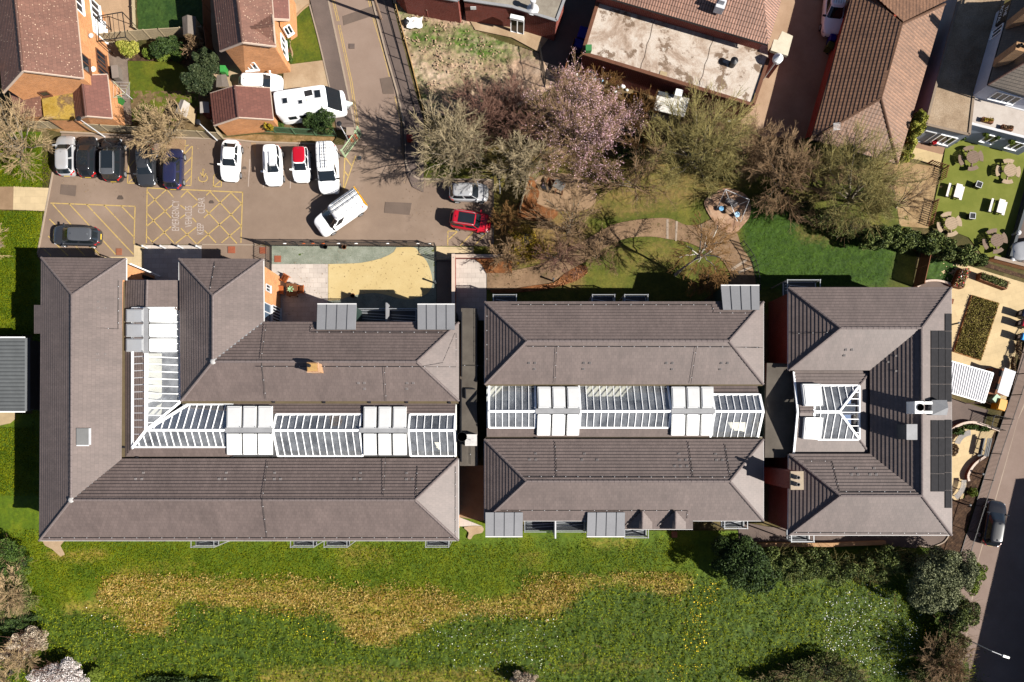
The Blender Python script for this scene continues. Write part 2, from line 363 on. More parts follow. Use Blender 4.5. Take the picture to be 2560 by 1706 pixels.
def GRASS(name, stops, dry, long_, spec=.25):
    m, n, b, o = nodes(name); v = coord(n)
    ad = n.nodes.new('ShaderNodeAttribute'); ad.attribute_name = 'dry'; al = n.nodes.new('ShaderNodeAttribute'); al.attribute_name = 'long'
    g = ramp(n, noise(n, .35, 7, .7, v), stops); g2 = ramp(n, noise(n, .9, 6, .7, v), [(.3, long_[0]), (.7, long_[1])]); g = mixc(n, al.outputs['Fac'], g, g2)
    dn = noise(n, 2.2, 8, .85, v); s1 = n.nodes.new('ShaderNodeMath'); s1.operation = 'ADD'; n.links.new(ad.outputs['Fac'], s1.inputs[0]); n.links.new(dn, s1.inputs[1])
    f = ramp(n, s1.outputs[0], [(.6, (0, 0, 0)), (1.0, (1, 1, 1))]); dc = ramp(n, noise(n, 3, 4, .7, v), [(.3, dry[0]), (.7, dry[1])])
    cc = mixc(n, f, g, dc); fn = noise(n, 3.6, 9, .92, v)
    cc = mixc(n, 1.0, cc, ramp(n, fn, [(.3, (.45,) * 3), (.7, (1.6,) * 3)]), 'MULTIPLY')
    n.links.new(cc, b.inputs['Base Color']); b.inputs['Roughness'].default_value = .8; b.inputs['Specular IOR Level'].default_value = spec; bumpn(n, b, fn, .9, .03)
    mats[name] = m; return m
def lawn(name, x0, y0, x1, y1, step, mat, inc=None, exc=(), dry=(), long_=(), amp=(.015, .16), base=.0, seed=0, stretch=(1, 1), label=None):
    nx, ny = int((x1 - x0) / step) + 1, int((y1 - y0) / step) + 1
    gx, gy = np.meshgrid(x0 + np.arange(nx) * step, y0 + np.arange(ny) * step)
    d = np.zeros(gx.shape); l = np.zeros(gx.shape)
    for p in dry: d = np.maximum(d, inpoly(gx + 14 * (fbm(gx / 20, gy / 20, 3, 5) - .5), gy + 14 * (fbm(gx / 20, gy / 20, 3, 9) - .5), p[0]) * p[1])
    for p in long_: l = np.maximum(l, inpoly(gx, gy, p) * 1.0)
    d = blur(d, 55); l = blur(l, 30); d = d * (.62 + .8 * (fbm(gx / 55 + 3, gy / 11, 4, 77) - .28)) * .95
    X = (gx - NX) / S; Y = (NY - gy) / S
    hh = (fbm(X * 2.3 * stretch[0] + 31, Y * 2.3 * stretch[1], 4, seed + 3) - .3) * (amp[0] + (amp[1] - amp[0]) * np.maximum(l, d * .55)) * 1.6 + base
    hh += (vnoise(X * 9, Y * 9, seed + 8) - .5) * (.02 + .05 * l + .02 * d)
    V = np.stack([X, Y, hh], -1).reshape(-1, 3); idx = np.arange(nx * ny).reshape(ny, nx)
    Q = np.stack([idx[:-1, :-1], idx[1:, :-1], idx[1:, 1:], idx[:-1, 1:]], -1).reshape(-1, 4)
    cx = (gx[:-1, :-1] + step / 2).ravel(); cy = (gy[:-1, :-1] + step / 2).ravel(); keep = np.ones(cx.shape, bool)
    if inc: 
        keep[:] = False
        for p in inc: keep |= inpoly(cx, cy, p)
    for p in exc: keep &= ~inpoly(cx, cy, p)
    Q = Q[keep]; u = np.unique(Q); rm = np.zeros(len(V), np.int64); rm[u] = np.arange(len(u))
    ob = np_mesh(name, V[u], rm[Q], mat, smooth=True, attrs={'dry': d.ravel()[u], 'long': l.ravel()[u]})
    return tag(ob, label or 'rough green grass', 'grass', kind='structure')
_sh = [0]
def sheet(name, pts, z, mat, label=None):
    _sh[0] += 1; z += .0013 * (_sh[0] % 40)
    mb = MB(); w_ = PP(pts); mb.face([(p.x, p.y, z) for p in (w_ if sum(w_[i].x * w_[(i + 1) % len(w_)].y - w_[(i + 1) % len(w_)].x * w_[i].y for i in range(len(w_))) > 0 else w_[::-1])])
    return tag(mb.build(name, mat), label, None, kind='structure')
def kerb(name, pts, z0, h, wd, mat):
    mb = MB(); w_ = PP(pts)
    for a, b in zip(w_, w_[1:]): mb.bar(Vector((a.x, a.y, z0 + h / 2)), Vector((b.x, b.y, z0 + h / 2)), wd, h)
    return tag(mb.build(name, mat), None, None, kind='structure')
g_soil = GROUND('bare_soil', [(.3, pc(95, 75, 50)), (.5, pc(130, 108, 75)), (.7, pc(165, 140, 100))], .9, 12, .03, .35)
tg = GROUND('terrain_soil', [(.3, pc(70, 70, 30)), (.5, pc(100, 90, 50)), (.7, pc(140, 120, 85))], .5, 10, .02, .35)
tb = MB(); tb.face([(-300, -300, -.35), (300, -300, -.35), (300, 300, -.35), (-300, 300, -.35)]); tag(tb.build('terrain', tg), kind='structure')
soil = MB(); soil.face([(-62, -34, -.03), (62, -34, -.03), (62, 52, -.03), (-62, 52, -.03)]); tag(soil.build('ground', tg), kind='structure')
asph = GROUND('car_park_asphalt', [(.25, pc(146, 124, 108)), (.5, pc(163, 140, 122)), (.75, pc(182, 158, 140))], .22, 30, .004, .18, .85, 8, .66, spots=[(pc(128, 108, 96), .45, .62, .2), (pc(190, 168, 152), 8, .74, .05), (pc(96, 82, 74), 1.4, .76, .05)])
asph2 = GROUND('road_asphalt', [(.25, pc(154, 132, 118)), (.5, pc(170, 146, 130)), (.75, pc(184, 160, 144))], .18, 30, .004, .14, .85, 8)
foot = GROUND('footway_asphalt', [(.25, pc(112, 98, 92)), (.5, pc(126, 110, 102)), (.75, pc(142, 124, 115))], .3, 24, .004, .2, spots=[(pc(200, 180, 165), 9, .76, .03)])
tan = GROUND('buff_path', [(.25, pc(160, 130, 100)), (.5, pc(182, 150, 118)), (.75, pc(200, 168, 135))], .4, 20, .006, .15)
beige = SLABS('beige_paving', pc(238, 212, 168), .9, .6, 0, .05, .82); whitep = SLABS('pale_paving', pc(234, 220, 208), .75, .45, 0, .08, .72)
beige_r = SLABS('beige_paving_turned', pc(242, 214, 165), .9, .6, R(-16), .05, .85)
resin = GROUND('buff_resin_path', [(.3, pc(222, 194, 136)), (.5, pc(234, 207, 148)), (.7, pc(242, 218, 162))], .25, 28, .003, .14, spots=[(pc(205, 178, 124), .7, .62, .2), (pc(180, 150, 100), 6, .76, .03)])
slate = GROUND('green_slate_gravel', [(.3, pc(135, 142, 125)), (.5, pc(160, 165, 148)), (.7, pc(178, 182, 166))], .9, 22, .03, .4, spots=[(pc(205, 200, 180), 14, .7, .05), (pc(80, 105, 30), 1.1, .64, .05)])
stone_k = M('kerb_stone', pc(190, 170, 150), .8, .12)
concr = GROUND('concrete', [(.3, pc(185, 155, 122)), (.5, pc(205, 176, 142)), (.7, pc(222, 196, 162))], .5, 18, .005, .15)
dirt = GROUND('rubble_dirt', [(.28, pc(140, 110, 85)), (.45, pc(190, 158, 128)), (.6, pc(205, 176, 145)), (.75, pc(225, 205, 180))], .8, 7, .05, .45)
leafl = GROUND('leaf_litter', [(.3, pc(110, 70, 35)), (.5, pc(150, 95, 55)), (.7, pc(175, 120, 75))], 1.2, 12, .04, .5)
mulch = GROUND('bark_mulch', [(.3, pc(60, 42, 32)), (.5, pc(95, 70, 52)), (.7, pc(130, 100, 75))], 2.5, 14, .06, .5, spots=[(pc(190, 160, 125), 12, .72, .04)])
turf = GROUND('artificial_turf', [(.3, pc(118, 128, 46)), (.5, pc(132, 138, 54)), (.7, pc(146, 150, 68))], .5, 30, .006, .14, spots=[(pc(190, 190, 110), 9, .8, .02)])
roadd = GROUND('street_asphalt', [(.3, pc(150, 128, 116)), (.5, pc(160, 138, 126)), (.7, pc(170, 148, 136))], .3, 28, .004, .14)
yel = M('yellow_line_paint', pc(224, 190, 115), .7, .2, 4, 30, spots=(pc(176, 152, 128), 3.5, .56)); whp = M('white_line_paint', pc(205, 185, 170), .7, .2, 4, 30)
# car park, road, footways ------------------------------------------------
cp = t('B0', 480, 375, 430, 560, 400, 760, 345, 1140, 1220, 1140, 1220, 1027, 2334, 1030) + t('B1', 60, 1030, 1990, 1043, 2170, 1050, 2170, 437, 1490, 435, 1430, 400, 1385, 335, 1365, 270, 1365, 200, 1340, -150, 880, -150, 800, 120, 700, 118, 0, 92) + t('B0', 2060, 62, 1650, 60, 560, 15)
sheet('car_park', cp, 0, asph)
sheet('road', t('A1', 630, -150, 660, 0, 900, 1190, 880, 1330, 1380, 1330, 1345, 1100, 1290, 850, 1190, 500, 1060, 0, 1025, -150), .004, asph2)
sheet('footway', t('A1', 470, -150, 495, 0, 620, 560, 680, 830, 740, 1190, 900, 1190, 860, 950, 760, 470, 660, 0, 630, -150), .1, foot)
sheet('footway', t('A1', 1025, -150, 1060, 0, 1190, 500, 1290, 850, 1345, 1100, 1365, 1500, 1380, 1600, 1430, 1710, 1530, 1760, 1530, 1100, 1440, 800, 1235, 0, 1200, -150), .1, foot)
kerb('kerb', t('A1', 630, -150, 660, 0, 760, 470, 860, 950, 910, 1190), 0, .12, .14, stone_k)
kerb('kerb', t('A1', 1025, -150, 1060, 0, 1190, 500, 1290, 850, 1345, 1100, 1358, 1330) + t('B1', 1365, 270, 1385, 335, 1430, 400, 1490, 435, 2165, 440), 0, .12, .16, stone_k)
kerb('kerb', t('B0', 555, 5, 1700, 58, 2060, 66) + t('B1', 0, 95, 700, 118), 0, .12, .14, stone_k)
kerb('kerb', t('B0', 485, 370, 345, 1120), 0, .1, .12, stone_k)
kerb('kerb', t('B0', 1840, 1028, 2334, 1032), 0, .05, .1, stone_k)
sheet('footway', t('B0', 1840, 1033, 2334, 1035) + t('B1', 30, 1035, 140, 1050, 140, 1480) + t('B0', 2334, 1480, 1840, 1480), .006, asph)
sheet('verge', t('A0', 560, 1215, 300, 1150, 1500, 1225, 2030, 1262) + t('A1', 0, 1228, 720, 1255, 700, 1325, 0, 1300) + t('A0', 2050, 1270, 1700, 1262), .05, GROUND('dry_verge', [(.3, pc(120, 100, 50)), (.5, pc(165, 130, 85)), (.7, pc(190, 155, 110))], 1.3, 10, .04, .4))
sheet('sandy_bay', t('B0', 1560, 60, 1690, 72, 1680, 215, 1580, 215, 1500, 120), .008, tan); sheet('sandy_bay', t('B0', 2285, 95, 2334, 97, 2334, 250, 2275, 248) + t('B1', 0, 250), .008, tan)
sheet('path', t('B0', -250, 510, 130, 500, 125, 712, -250, 705), .06, tan); sheet('path', t('B0', 130, 500, 460, 515, 410, 725, 125, 712), .07, beige)
sheet('forecourt', t('B0', 1222, 1030, 1330, 1030, 1310, 1092, 1310, 1400, 1150, 1400, 950, 1140, 1222, 1140), .012, beige)
sheet('forecourt', t('B0', 1330, 1034, 1840, 1036, 1840, 1480, 1310, 1480, 1310, 1092), .014, whitep)
# courtyard garden -------------------------------------------------------
sheet('gravel_bed', t('B1', 145, 1040, 1645, 1050, 1645, 1725, 145, 1725), .01, slate)
rp = smooth_line(t('B1', 1280, 1055, 1440, 1055, 1490, 1105, 1555, 1180, 1592, 1270, 1610, 1360, 1600, 1420, 1560, 1475, 1480, 1512, 1380, 1530, 1280, 1512, 1180, 1485, 1080, 1470, 960, 1480, 860, 1500, 760, 1535), 4) + t('B1', 660, 1540, 660, 1207) + smooth_line(t('B1', 850, 1202, 960, 1195, 1100, 1166, 1200, 1130, 1258, 1095), 4)
sheet('garden_path', rp, .03, resin)
sheet('terrace', t('B1', 145, 1207, 657, 1207, 657, 1740, 60, 1740, 60, 1500, 145, 1400), .035, whitep)
sheet('paving', t('B1', 1645, 1047, 1985, 1052, 1985, 1165, 1645, 1165), .02, beige)
sheet('paving', t('B1', 1650, 1165, 1812, 1165, 1812, 1740, 1650, 1740), .022, asph)
sheet('ramp', t('B1', 1815, 1150, 1990, 1152) + smooth_line(t('B1', 1990, 1165, 2060, 1215, 2098, 1290, 2100, 1350), 4) + t('B1', 2100, 1720, 1815, 1720), .03, whitep)
# park lawn, path, play areas ---------------------------------------------
path_p = smooth_line(t('B1', 2105, 1285) + t('B2', 0, 1268, 280, 1200, 450, 1100, 640, 1000, 860, 880, 980, 832, 1180, 800, 1420, 790, 1580, 850, 1700, 850, 1850, 800, 2030, 900, 2090, 1050, 2180, 1180, 2215, 1330), 4) + t('B2', 2225, 1460, 1975, 1460) + smooth_line(t('B2', 1990, 1290, 1900, 1160, 1780, 1095, 1600, 1010, 1420, 980, 1280, 958, 1080, 965, 940, 1010, 800, 1090, 640, 1200, 480, 1290, 370, 1370, 200, 1400, 0, 1432), 4) + t('B1', 2105, 1442)
play_p = smooth_line(t('B2', 1750, 640, 1850, 560, 1950, 515, 2100, 560, 2170, 640, 2165, 770, 2100, 860, 2030, 920, 1900, 900, 1800, 770), 4, True)
playw_p = smooth_line(t('B2', 230, 420, 420, 380, 640, 430, 750, 520, 760, 640, 650, 720, 420, 720, 230, 660, 190, 540), 4, True)
path_m = GROUND('garden_path_asphalt', [(.3, pc(122, 100, 74)), (.48, pc(156, 126, 98)), (.7, pc(182, 150, 118))], .55, 14, .006, .3, spots=[(pc(110, 96, 58), .9, .58, .12)])  # spots paint both dirt and twig shadows into the colour
sheet('garden_path', path_p, .07, path_m)
sheet('play_area', play_p, .09, GROUND('buff_gravel', [(.3, pc(170, 130, 105)), (.5, pc(200, 160, 130)), (.7, pc(220, 185, 155))], .8, 16, .03, .3))
sheet('play_area', playw_p, .1, tan)
for pts in (t('B2', 1405, 800, 1425, 800, 1425, 980, 1405, 975), t('B2', 1490, 815, 1510, 820, 1500, 1000, 1485, 998), t('B2', 1990, 1250, 2130, 1160, 2140, 1180, 2000, 1275), t('B2', 2060, 1275, 2180, 1225, 2186, 1242, 2065, 1295)): sheet('path_edging', pts, .085, stone_k)
garden_g = GRASS('park_grass', [(.3, pc(70, 78, 14)), (.5, pc(98, 104, 24)), (.7, pc(132, 124, 46))], (pc(120, 100, 50), pc(172, 138, 84)), (pc(44, 76, 6), pc(74, 106, 14)))
park_x = [cp, path_p, play_p, playw_p, t('B1', 1815, 1150, 1990, 1150, 2100, 1290, 2100, 1740, 1640, 1740, 1640, 1030, 2170, 1035, 2170, 440, 1530, 440, 1530, 1050, 1815, 1050)]
rlitter = smooth_line(t('B2', -180, 740, 60, 740, 200, 620, 420, 760, 700, 900, 850, 880, 640, 1000, 300, 1190, -60, 1260, -200, 1240), 3, True)
park_poly = t('B1', 1525, 50, 1900, 40) + t('B2', 300, 150, 900, 60, 1400, 40, 2100, 160, 2334, 260) + t('B3', 300, 200, 900, 350, 1180, 500, 1300, 850, 1360, 1060, 1320, 1420) + t('C3', 1300, 380, 180, 400, 0, 1000) + t('C2', 2334, 600, 0, 560) + t('B1', 2100, 1720, 1700, 1720, 1600, 1060, 1530, 1040)
lawn('lawn', 1040, 330, 2340, 800, 2.6, garden_g, inc=[park_poly], exc=park_x, dry=[(t('B2', -300, -400, 900, -300, 2334, -100, 2334, 420, 1900, 600, 1400, 700, 900, 780, -300, 900), .42), (rlitter, .75), (t('B2', 750, 300, 1300, 300, 1750, 560, 1650, 700, 1000, 800, 800, 700), .32), (t('B3', 250, 780, 800, 850, 600, 1050, 250, 1000), .35), (t('B2', 800, 1000, 1500, 980, 1600, 1250, 1000, 1300), .28), (t('B2', 0, 1420, 650, 1250, 650, 1440), .8)], long_=[t('B2', 2050, 700, 2334, 600) + t('B3', 0, 600, 600, 800, 1190, 1060, 1080, 1440, 0, 1440) + t('B2', 2200, 1440)], amp=(.03, .06), base=.01, label='park lawn with worn and dry patches')
sheet('leaf_litter_bed', smooth_line(t('B2', 380, 1378, 480, 1295, 640, 1215, 690, 1280, 560, 1370, 300, 1440, 0, 1470, -180, 1470, -180, 1440, 0, 1436, 210, 1402), 3, True), .1, leafl)
sheet('leaf_litter_bed', smooth_line(t('B2', 40, 740, 110, 560, 170, 400, 250, 560, 230, 660, 420, 730, 330, 820, 100, 800), 3, True), .12, leafl)
sheet('planting_bed', t('B1', 2000, 1165, 2334, 1160, 2334, 1290, 2100, 1290, 2060, 1215), .1, leafl)
# south meadow and west lawn -----------------------------------------------
grass_m = GRASS('meadow_grass', [(.3, pc(74, 100, 4)), (.5, pc(98, 122, 6)), (.7, pc(134, 142, 14))], (pc(160, 124, 40), pc(232, 194, 104)), (pc(50, 76, 10), pc(96, 118, 22)))
band = t('E0', 880, 720, 1000, 585, 1300, 580, 1900, 620, 2334, 645) + t('E1', 350, 620, 700, 700, 950, 730, 1250, 700, 1700, 715, 1800, 760, 1900, 835, 2100, 835, 2334, 770) + t('E2', 150, 690, 300, 600, 600, 605, 850, 625, 950, 560, 1300, 580, 1650, 590, 1620, 700, 1450, 790, 1250, 720, 1000, 660, 620, 720, 560, 860, 430, 930, 200, 980) + t('E1', 2240, 930, 1900, 960, 1700, 1000, 1500, 1090, 1250, 1200, 1100, 1245, 950, 1205, 800, 1120, 740, 1000, 650, 900, 350, 925, 0, 875) + t('E0', 1950, 885, 1700, 780, 1560, 900, 1550, 1110, 1350, 1110, 1150, 1050, 1070, 930, 900, 930)
longp = t('E0', -300, 900, 540, 900, 1070, 930, 1350, 1110, 1700, 800) + t('E1', 0, 880, 650, 900, 800, 1120, 1100, 1245, 1500, 1090, 1900, 960, 2334, 880) + t('E2', 0, 880, 620, 700, 1250, 700, 1620, 640, 1800, 600, 2334, 600) + t('E3', 0, 700, 800, 560, 1300, 700, 2000, 1568, 1500, 2200) + t('E0', -300, 2200)
lawn('meadow', -70, 1225, 2420, 1790, 3.0, grass_m, exc=[t('D0', 420, -200, 420, 1270) + t('D1', 1780, 1270, 1780, -200), t('D1', 2150, 0, 2150, 1270) + t('D2', 2250, 1270, 2250, 0), t('D3', 1740, 0, 1640, 1300, 1500, 1420, -200, 1340, -200, 0)],
     dry=[(band, .5), (t('E0', 420, 360, 700, 380, 980, 350, 1000, 430, 700, 470, 430, 450), .62), (t('E0', 520, 870, 1000, 800, 1050, 900, 560, 940), .5), (t('E1', 730, 330, 1230, 320, 1200, 410, 760, 420), .38), (t('E2', 680, 270, 1190, 270, 1150, 350, 720, 340), .5), (t('E0', 1000, 470, 1800, 440, 1900, 560, 1050, 560), .26), (t('E0', 500, 740, 590, 740, 590, 800, 500, 800), .5), (t('E1', 600, 420, 1300, 400, 1250, 560, 800, 560), .22), (t('E2', 0, 380, 350, 380, 250, 540, 0, 520), .27), (t('E1', 0, 1400, 2334, 1430, 2334, 1700, 0, 1700), .3), (t('E2', 400, 1350, 1300, 1300, 1400, 1500, 400, 1500), .2)],
     long_=[longp], amp=(.05, .2), seed=20, stretch=(1.25, .8), label='meadow with dry yellow band and longer grass')
lawn('lawn', -80, 330, 106, 1240, 3.0, grass_m, exc=[t('B0', -250, 500, 470, 510, 410, 730, -250, 710), t('B0', 470, 375, 420, 560, 345, 1140, 500, 1500, 900, 1140, 900, 100, 570, 0, 470, 100), t('C0', -400, 790, 300, 790, 300, 1510, -400, 1510)], dry=[(t('B0', 350, 700, 420, 700, 420, 800, 350, 800), .5), (t('B0', 400, 330, 480, 380, 440, 520, 380, 500), .45)], long_=[], amp=(.06, .1), seed=50, label='mown lawn beside the car park')
sheet('path', t('D0', 390, 1350, 600, 1350, 560, 1400, 600, 1480, 560, 1500, 480, 1430, 420, 1400), .1, concr)
sheet('path', t('D1', 1852, 1140, 2070, 1225, 1852, 1225), .09, whitep); sheet('alley', t('D1', 1852, 670, 2085, 670, 2085, 1180, 1852, 1140), .05, tan)
sheet('worn_patch', smooth_line(t('D1', 1900, 1230, 2060, 1225, 2065, 1280, 1990, 1300, 1960, 1340, 1930, 1330, 1940, 1280), 3, True), .14, concr)
# housing plots, upper left -------------------------------------------------
hg = GRASS('garden_grass', [(.3, pc(66, 88, 12)), (.5, pc(96, 108, 16)), (.7, pc(126, 124, 30))], (pc(120, 100, 40), pc(160, 130, 70)), (pc(38, 72, 20), pc(70, 98, 34)))
lawn('garden_lawn', 320, 150, 500, 305, 2.6, hg, inc=[t('A0', 1165, 560, 1600, 560, 1800, 700, 1830, 1150, 1210, 1130, 1180, 800)], amp=(.03, .05), seed=70, label='small back garden lawn')
lawn('garden_lawn', 330, -40, 540, 100, 2.6, hg, inc=[t('A0', 1245, -150, 1260, 300, 1400, 345, 1900, 320, 1900, -150)], long_=[t('A0', 1200, -200, 2000, -200, 2000, 400, 1200, 400)], amp=(.03, .05), seed=90, label='dark green garden lawn behind fence')
lawn('garden_lawn', 720, 10, 810, 170, 2.6, hg, inc=[smooth_line(t('A1', 490, 45, 520, 150, 570, 350, 615, 550), 4) + smooth_line(t('A1', 300, 590, 335, 500, 310, 400, 340, 270, 345, 190, 410, 110), 4)], amp=(.02, .04), base=.05, seed=110, label='front lawn with curved brick edging')
sheet('patio', t('A0', 600, -150, 1225, -150, 1240, 350, 850, 380, 840, 60), .02, SLABS('tan_patio', pc(212, 176, 140), 1.2, .9, R(-10), .05, .9))
sheet('patio', t('A0', 850, 385, 1240, 350, 1300, 520, 1165, 560, 1180, 800, 1210, 1140, 600, 1140, 600, 700), .018, GROUND('grey_patio', [(.3, pc(118, 104, 92)), (.5, pc(142, 126, 114)), (.7, pc(165, 148, 132))], .8, 14, .01, .25))
sheet('planting_bed', t('A0', 1165, 560, 1250, 480, 1900, 320, 2000, 560, 1800, 640, 1600, 565), .03, mulch)
sheet('drive', t('A0', 1900, -150, 2334, -150) + t('A1', 0, -150, 300, -150, 300, 600, 0, 640, 0, 830) + t('A0', 1900, 830), .012, concr)
sheet('drive', t('A1', 255, 600, 615, 555, 680, 830, 250, 830), .03, concr); sheet('drive', t('A1', 300, -150, 480, -150, 490, 45, 410, 110, 330, 200, 300, 200), .025, concr)
sheet('planting_bed', t('A1', 225, 230, 345, 190, 310, 400, 335, 500, 300, 590, 255, 590), .04, mulch)
sheet('drive', t('A1', -1500, 830, 680, 830, 740, 1100, 720, 1240, -700, 1180), .01, g_soil)
kerb('lawn_edging', smooth_line(t('A1', 490, 45, 410, 110, 345, 190, 340, 270, 310, 400, 335, 500, 300, 590), 4), .03, .1, .12, M('edging_brick', pc(200, 165, 125), .85, .15))
kerb('lawn_edging', t('A1', 490, 45, 570, 350, 620, 560, 680, 830), .03, .1, .12, stone_k)
# waste ground, alleys, north ------------------------------------------------
lot = t('A1', 1235, -150, 1245, 0, 1420, 600, 1530, 950, 1560, 1060) + t('A2', -300, 1050, 0, 1000, 420, 780, 240, 480, -100, 380) + t('A1', 2000, 280, 1870, 70, 1400, 60, 1380, -150)
gx_ = lawn('waste_ground', 970, -40, 1420, 310, 2.6, GRASS('rubble_and_weeds', [(.3, pc(165, 132, 108)), (.5, pc(206, 174, 146)), (.7, pc(228, 202, 178))], (pc(60, 92, 24), pc(112, 142, 50)), (pc(170, 136, 108), pc(220, 190, 160))), inc=[lot], dry=[(t('A1', 1240, 0, 1420, 60, 1440, 150, 1300, 150), .62), (t('A1', 1370, 240, 1700, 220, 1740, 340, 1560, 440, 1400, 460), .55), (t('A1', 1880, 220, 2334, 300, 2334, 580, 2030, 520, 1800, 470, 1700, 380), .55), (t('A1', 1420, 560, 1540, 780, 1560, 960, 1480, 960), .6), (t('A1', 1700, 380, 2100, 480, 2050, 600, 1500, 560), .35), (t('A1', 1240, 0, 1420, 600, 1560, 1060, 2334, 1000, 2334, 400, 1400, 60), .24), (t('A2', 0, 350, 240, 420, 240, 600, 0, 500), .4)], amp=(.16, .3), seed=130, label='rough waste ground with rubble and weeds')
sheet('yard', t('A1', 1870, 60, 2334, 230) + t('A2', 0, 230, 400, 270, 240, 480, 0, 350) + t('A1', 2334, 350, 2000, 280), .12, concr)
sheet('alley', t('A2', 380, -150, 800, -150, 620, 700, 450, 780, 240, 490, 260, 270), .03, foot)
sheet('driveway', t('A3', -150, -150, 1700, -150, 1250, 1500, 300, 1400, 0, 1300) + t('A2', 2080, 1110, 2180, 940), .02, GROUND('driveway_tan', [(.3, pc(185, 152, 122)), (.5, pc(198, 166, 136)), (.7, pc(212, 180, 150))], .4, 22, .005, .12))
sheet('scrub_ground', t('A2', 420, 700, 2200, 1000, 2080, 1110, 2334, 1300) + t('B3', 400, 60, 1250, 320, 1200, 560, 300, 420) + t('B2', 2334, 300, 1100, 200, 300, 260) + t('A2', 200, 1100), .02, g_soil)
# public house garden -----------------------------------------------------
sheet('turf_garden', t('B3', 1640, 110, 1700, -40, 2600, 120, 2600, 400, 2334, 540, 2180, 1165, 1960, 1135, 1830, 965, 1560, 860, 1460, 880, 1580, 360, 1620, 120), .03, turf)
sheet('patio', t('B3', 1330, -20, 1760, 60, 1620, 120, 1590, 210, 1320, 140), .035, foot if False else M('brown_paving', pc(178, 140, 112), .85, .1))
sheet('patio', t('B3', 1335, 140, 1595, 205, 1560, 325, 1270, 230), .033, SLABS('cream_slabs', pc(232, 205, 155), .9, .9, R(-15), .06, .8))
sheet('soil_yard', t('B3', 1150, 260, 1560, 325, 1460, 880, 1200, 860, 1150, 500), .02, GROUND('pale_soil', [(.3, pc(160, 130, 90)), (.5, pc(190, 158, 115)), (.7, pc(208, 178, 135))], .7, 14, .03, .25))
sheet('drive', t('B3', 2334, 520, 2900, 650, 2800, 1500, 2170, 1160), .028, foot)
# right-hand garden of the building, street ---------------------------------
sheet('terrace', t('C3', 1560, 120, 1810, 160, 2600, 400, 2600, 500, 2290, 870, 2200, 1120, 2160, 1480, 1600, 1270), .012, beige_r)
sheet('planting_bed', t('C3', 1960, 170, 2500, 330, 2500, 300, 1970, 130), .03, mulch)
sheet('ramp', t('C3', 1320, 375) + smooth_line(t('C3', 1330, 365, 1420, 310, 1520, 300, 1620, 320, 1670, 360), 4) + t('C3', 1670, 480, 1320, 480), .06, foot)
lawn('lawn', 2270, 615, 2420, 735, 2.6, garden_g, inc=[t('B3', 1395, 1130, 1700, 1200, 1720, 1230, 1650, 1400, 1500, 1355, 1340, 1420)], long_=[t('B3', 1300, 1000, 1800, 1000, 1800, 1500, 1300, 1500)], amp=(.04, .1), base=.02, seed=150, label='strip of lawn between timber fence and planter')
sheet('bin_yard', t('C3', 1640, 1360, 2010, 1480, 1970, 1568) + t('D3', 1960, 310, 1830, 270, 1750, 290, 1640, 340), .03, foot)
sheet('bench_terrace', t('D3', 1600, 360, 1700, 300, 1830, 275, 2080, 350, 1960, 580, 1850, 660, 1790, 770, 1810, 850, 1770, 980, 1660, 990, 1600, 960), .035, beige_r)
sheet('planting_bed', t('D3', 1660, 950, 1700, 990, 1790, 970, 1810, 830, 1795, 740, 1850, 650, 1960, 580, 2070, 350, 2060, 450, 1900, 900, 1740, 1500, 1480, 1420, 1610, 1340, 1640, 1310, 1600, 1100), .05, mulch)
sheet('paved_strip', t('E3', 1040, 235, 1640, 230) + smooth_line(t('E3', 1625, 245, 1580, 290, 1480, 332, 1370, 315), 3) + t('E3', 1350, 345, 1000, 320), .06, foot)
kerb('kerb', smooth_line(t('E3', 1640, 230, 1600, 285, 1540, 315, 1470, 335, 1400, 325, 1365, 312), 3), .05, .12, .1, stone_k)
sheet('sunken_path', t('E2', 2060, 100, 2334, 150) + t('E3', 0, 150, 1050, 230, 1050, 300, 0, 285) + t('E2', 2070, 300), .03, foot)
kerb('low_wall', t('E2', 2140, 310, 2334, 310) + t('E3', 0, 308, 550, 308, 1050, 290), .0, .5, .35, M('buff_stone_wall', pc(210, 165, 120), .85, .2))
st = t('C3', 2600, 380, 2334, 860) + t('D3', 2210, 0, 1740, 1500) + t('E3', 1740, 430, 1500, 1800, 3200, 1800) + t('C3', 3200, 380)
sheet('footway', t('C3', 2640, 240, 2334, 870) + t('D3', 2215, 0, 1735, 1500) + t('E3', 1690, 600, 1500, 1800, 1700, 1800, 1900, 470) + t('D3', 2270, 250) + t('C3', 2334, 1400, 2800, 240), .09, roadd)
sheet('street', t('C3', 2800, 200, 2334, 1420) + t('D3', 2265, 250, 1960, 1350) + t('E3', 1900, 470, 1690, 1900, 3600, 1900) + t('C3', 3600, 200), .0, roadd)
kerb('kerb', t('C3', 2800, 200, 2334, 1420) + t('D3', 2265, 250, 2120, 780, 1950, 1380) + t('E3', 1905, 450, 1690, 1900), 0, .11, .14, stone_k)
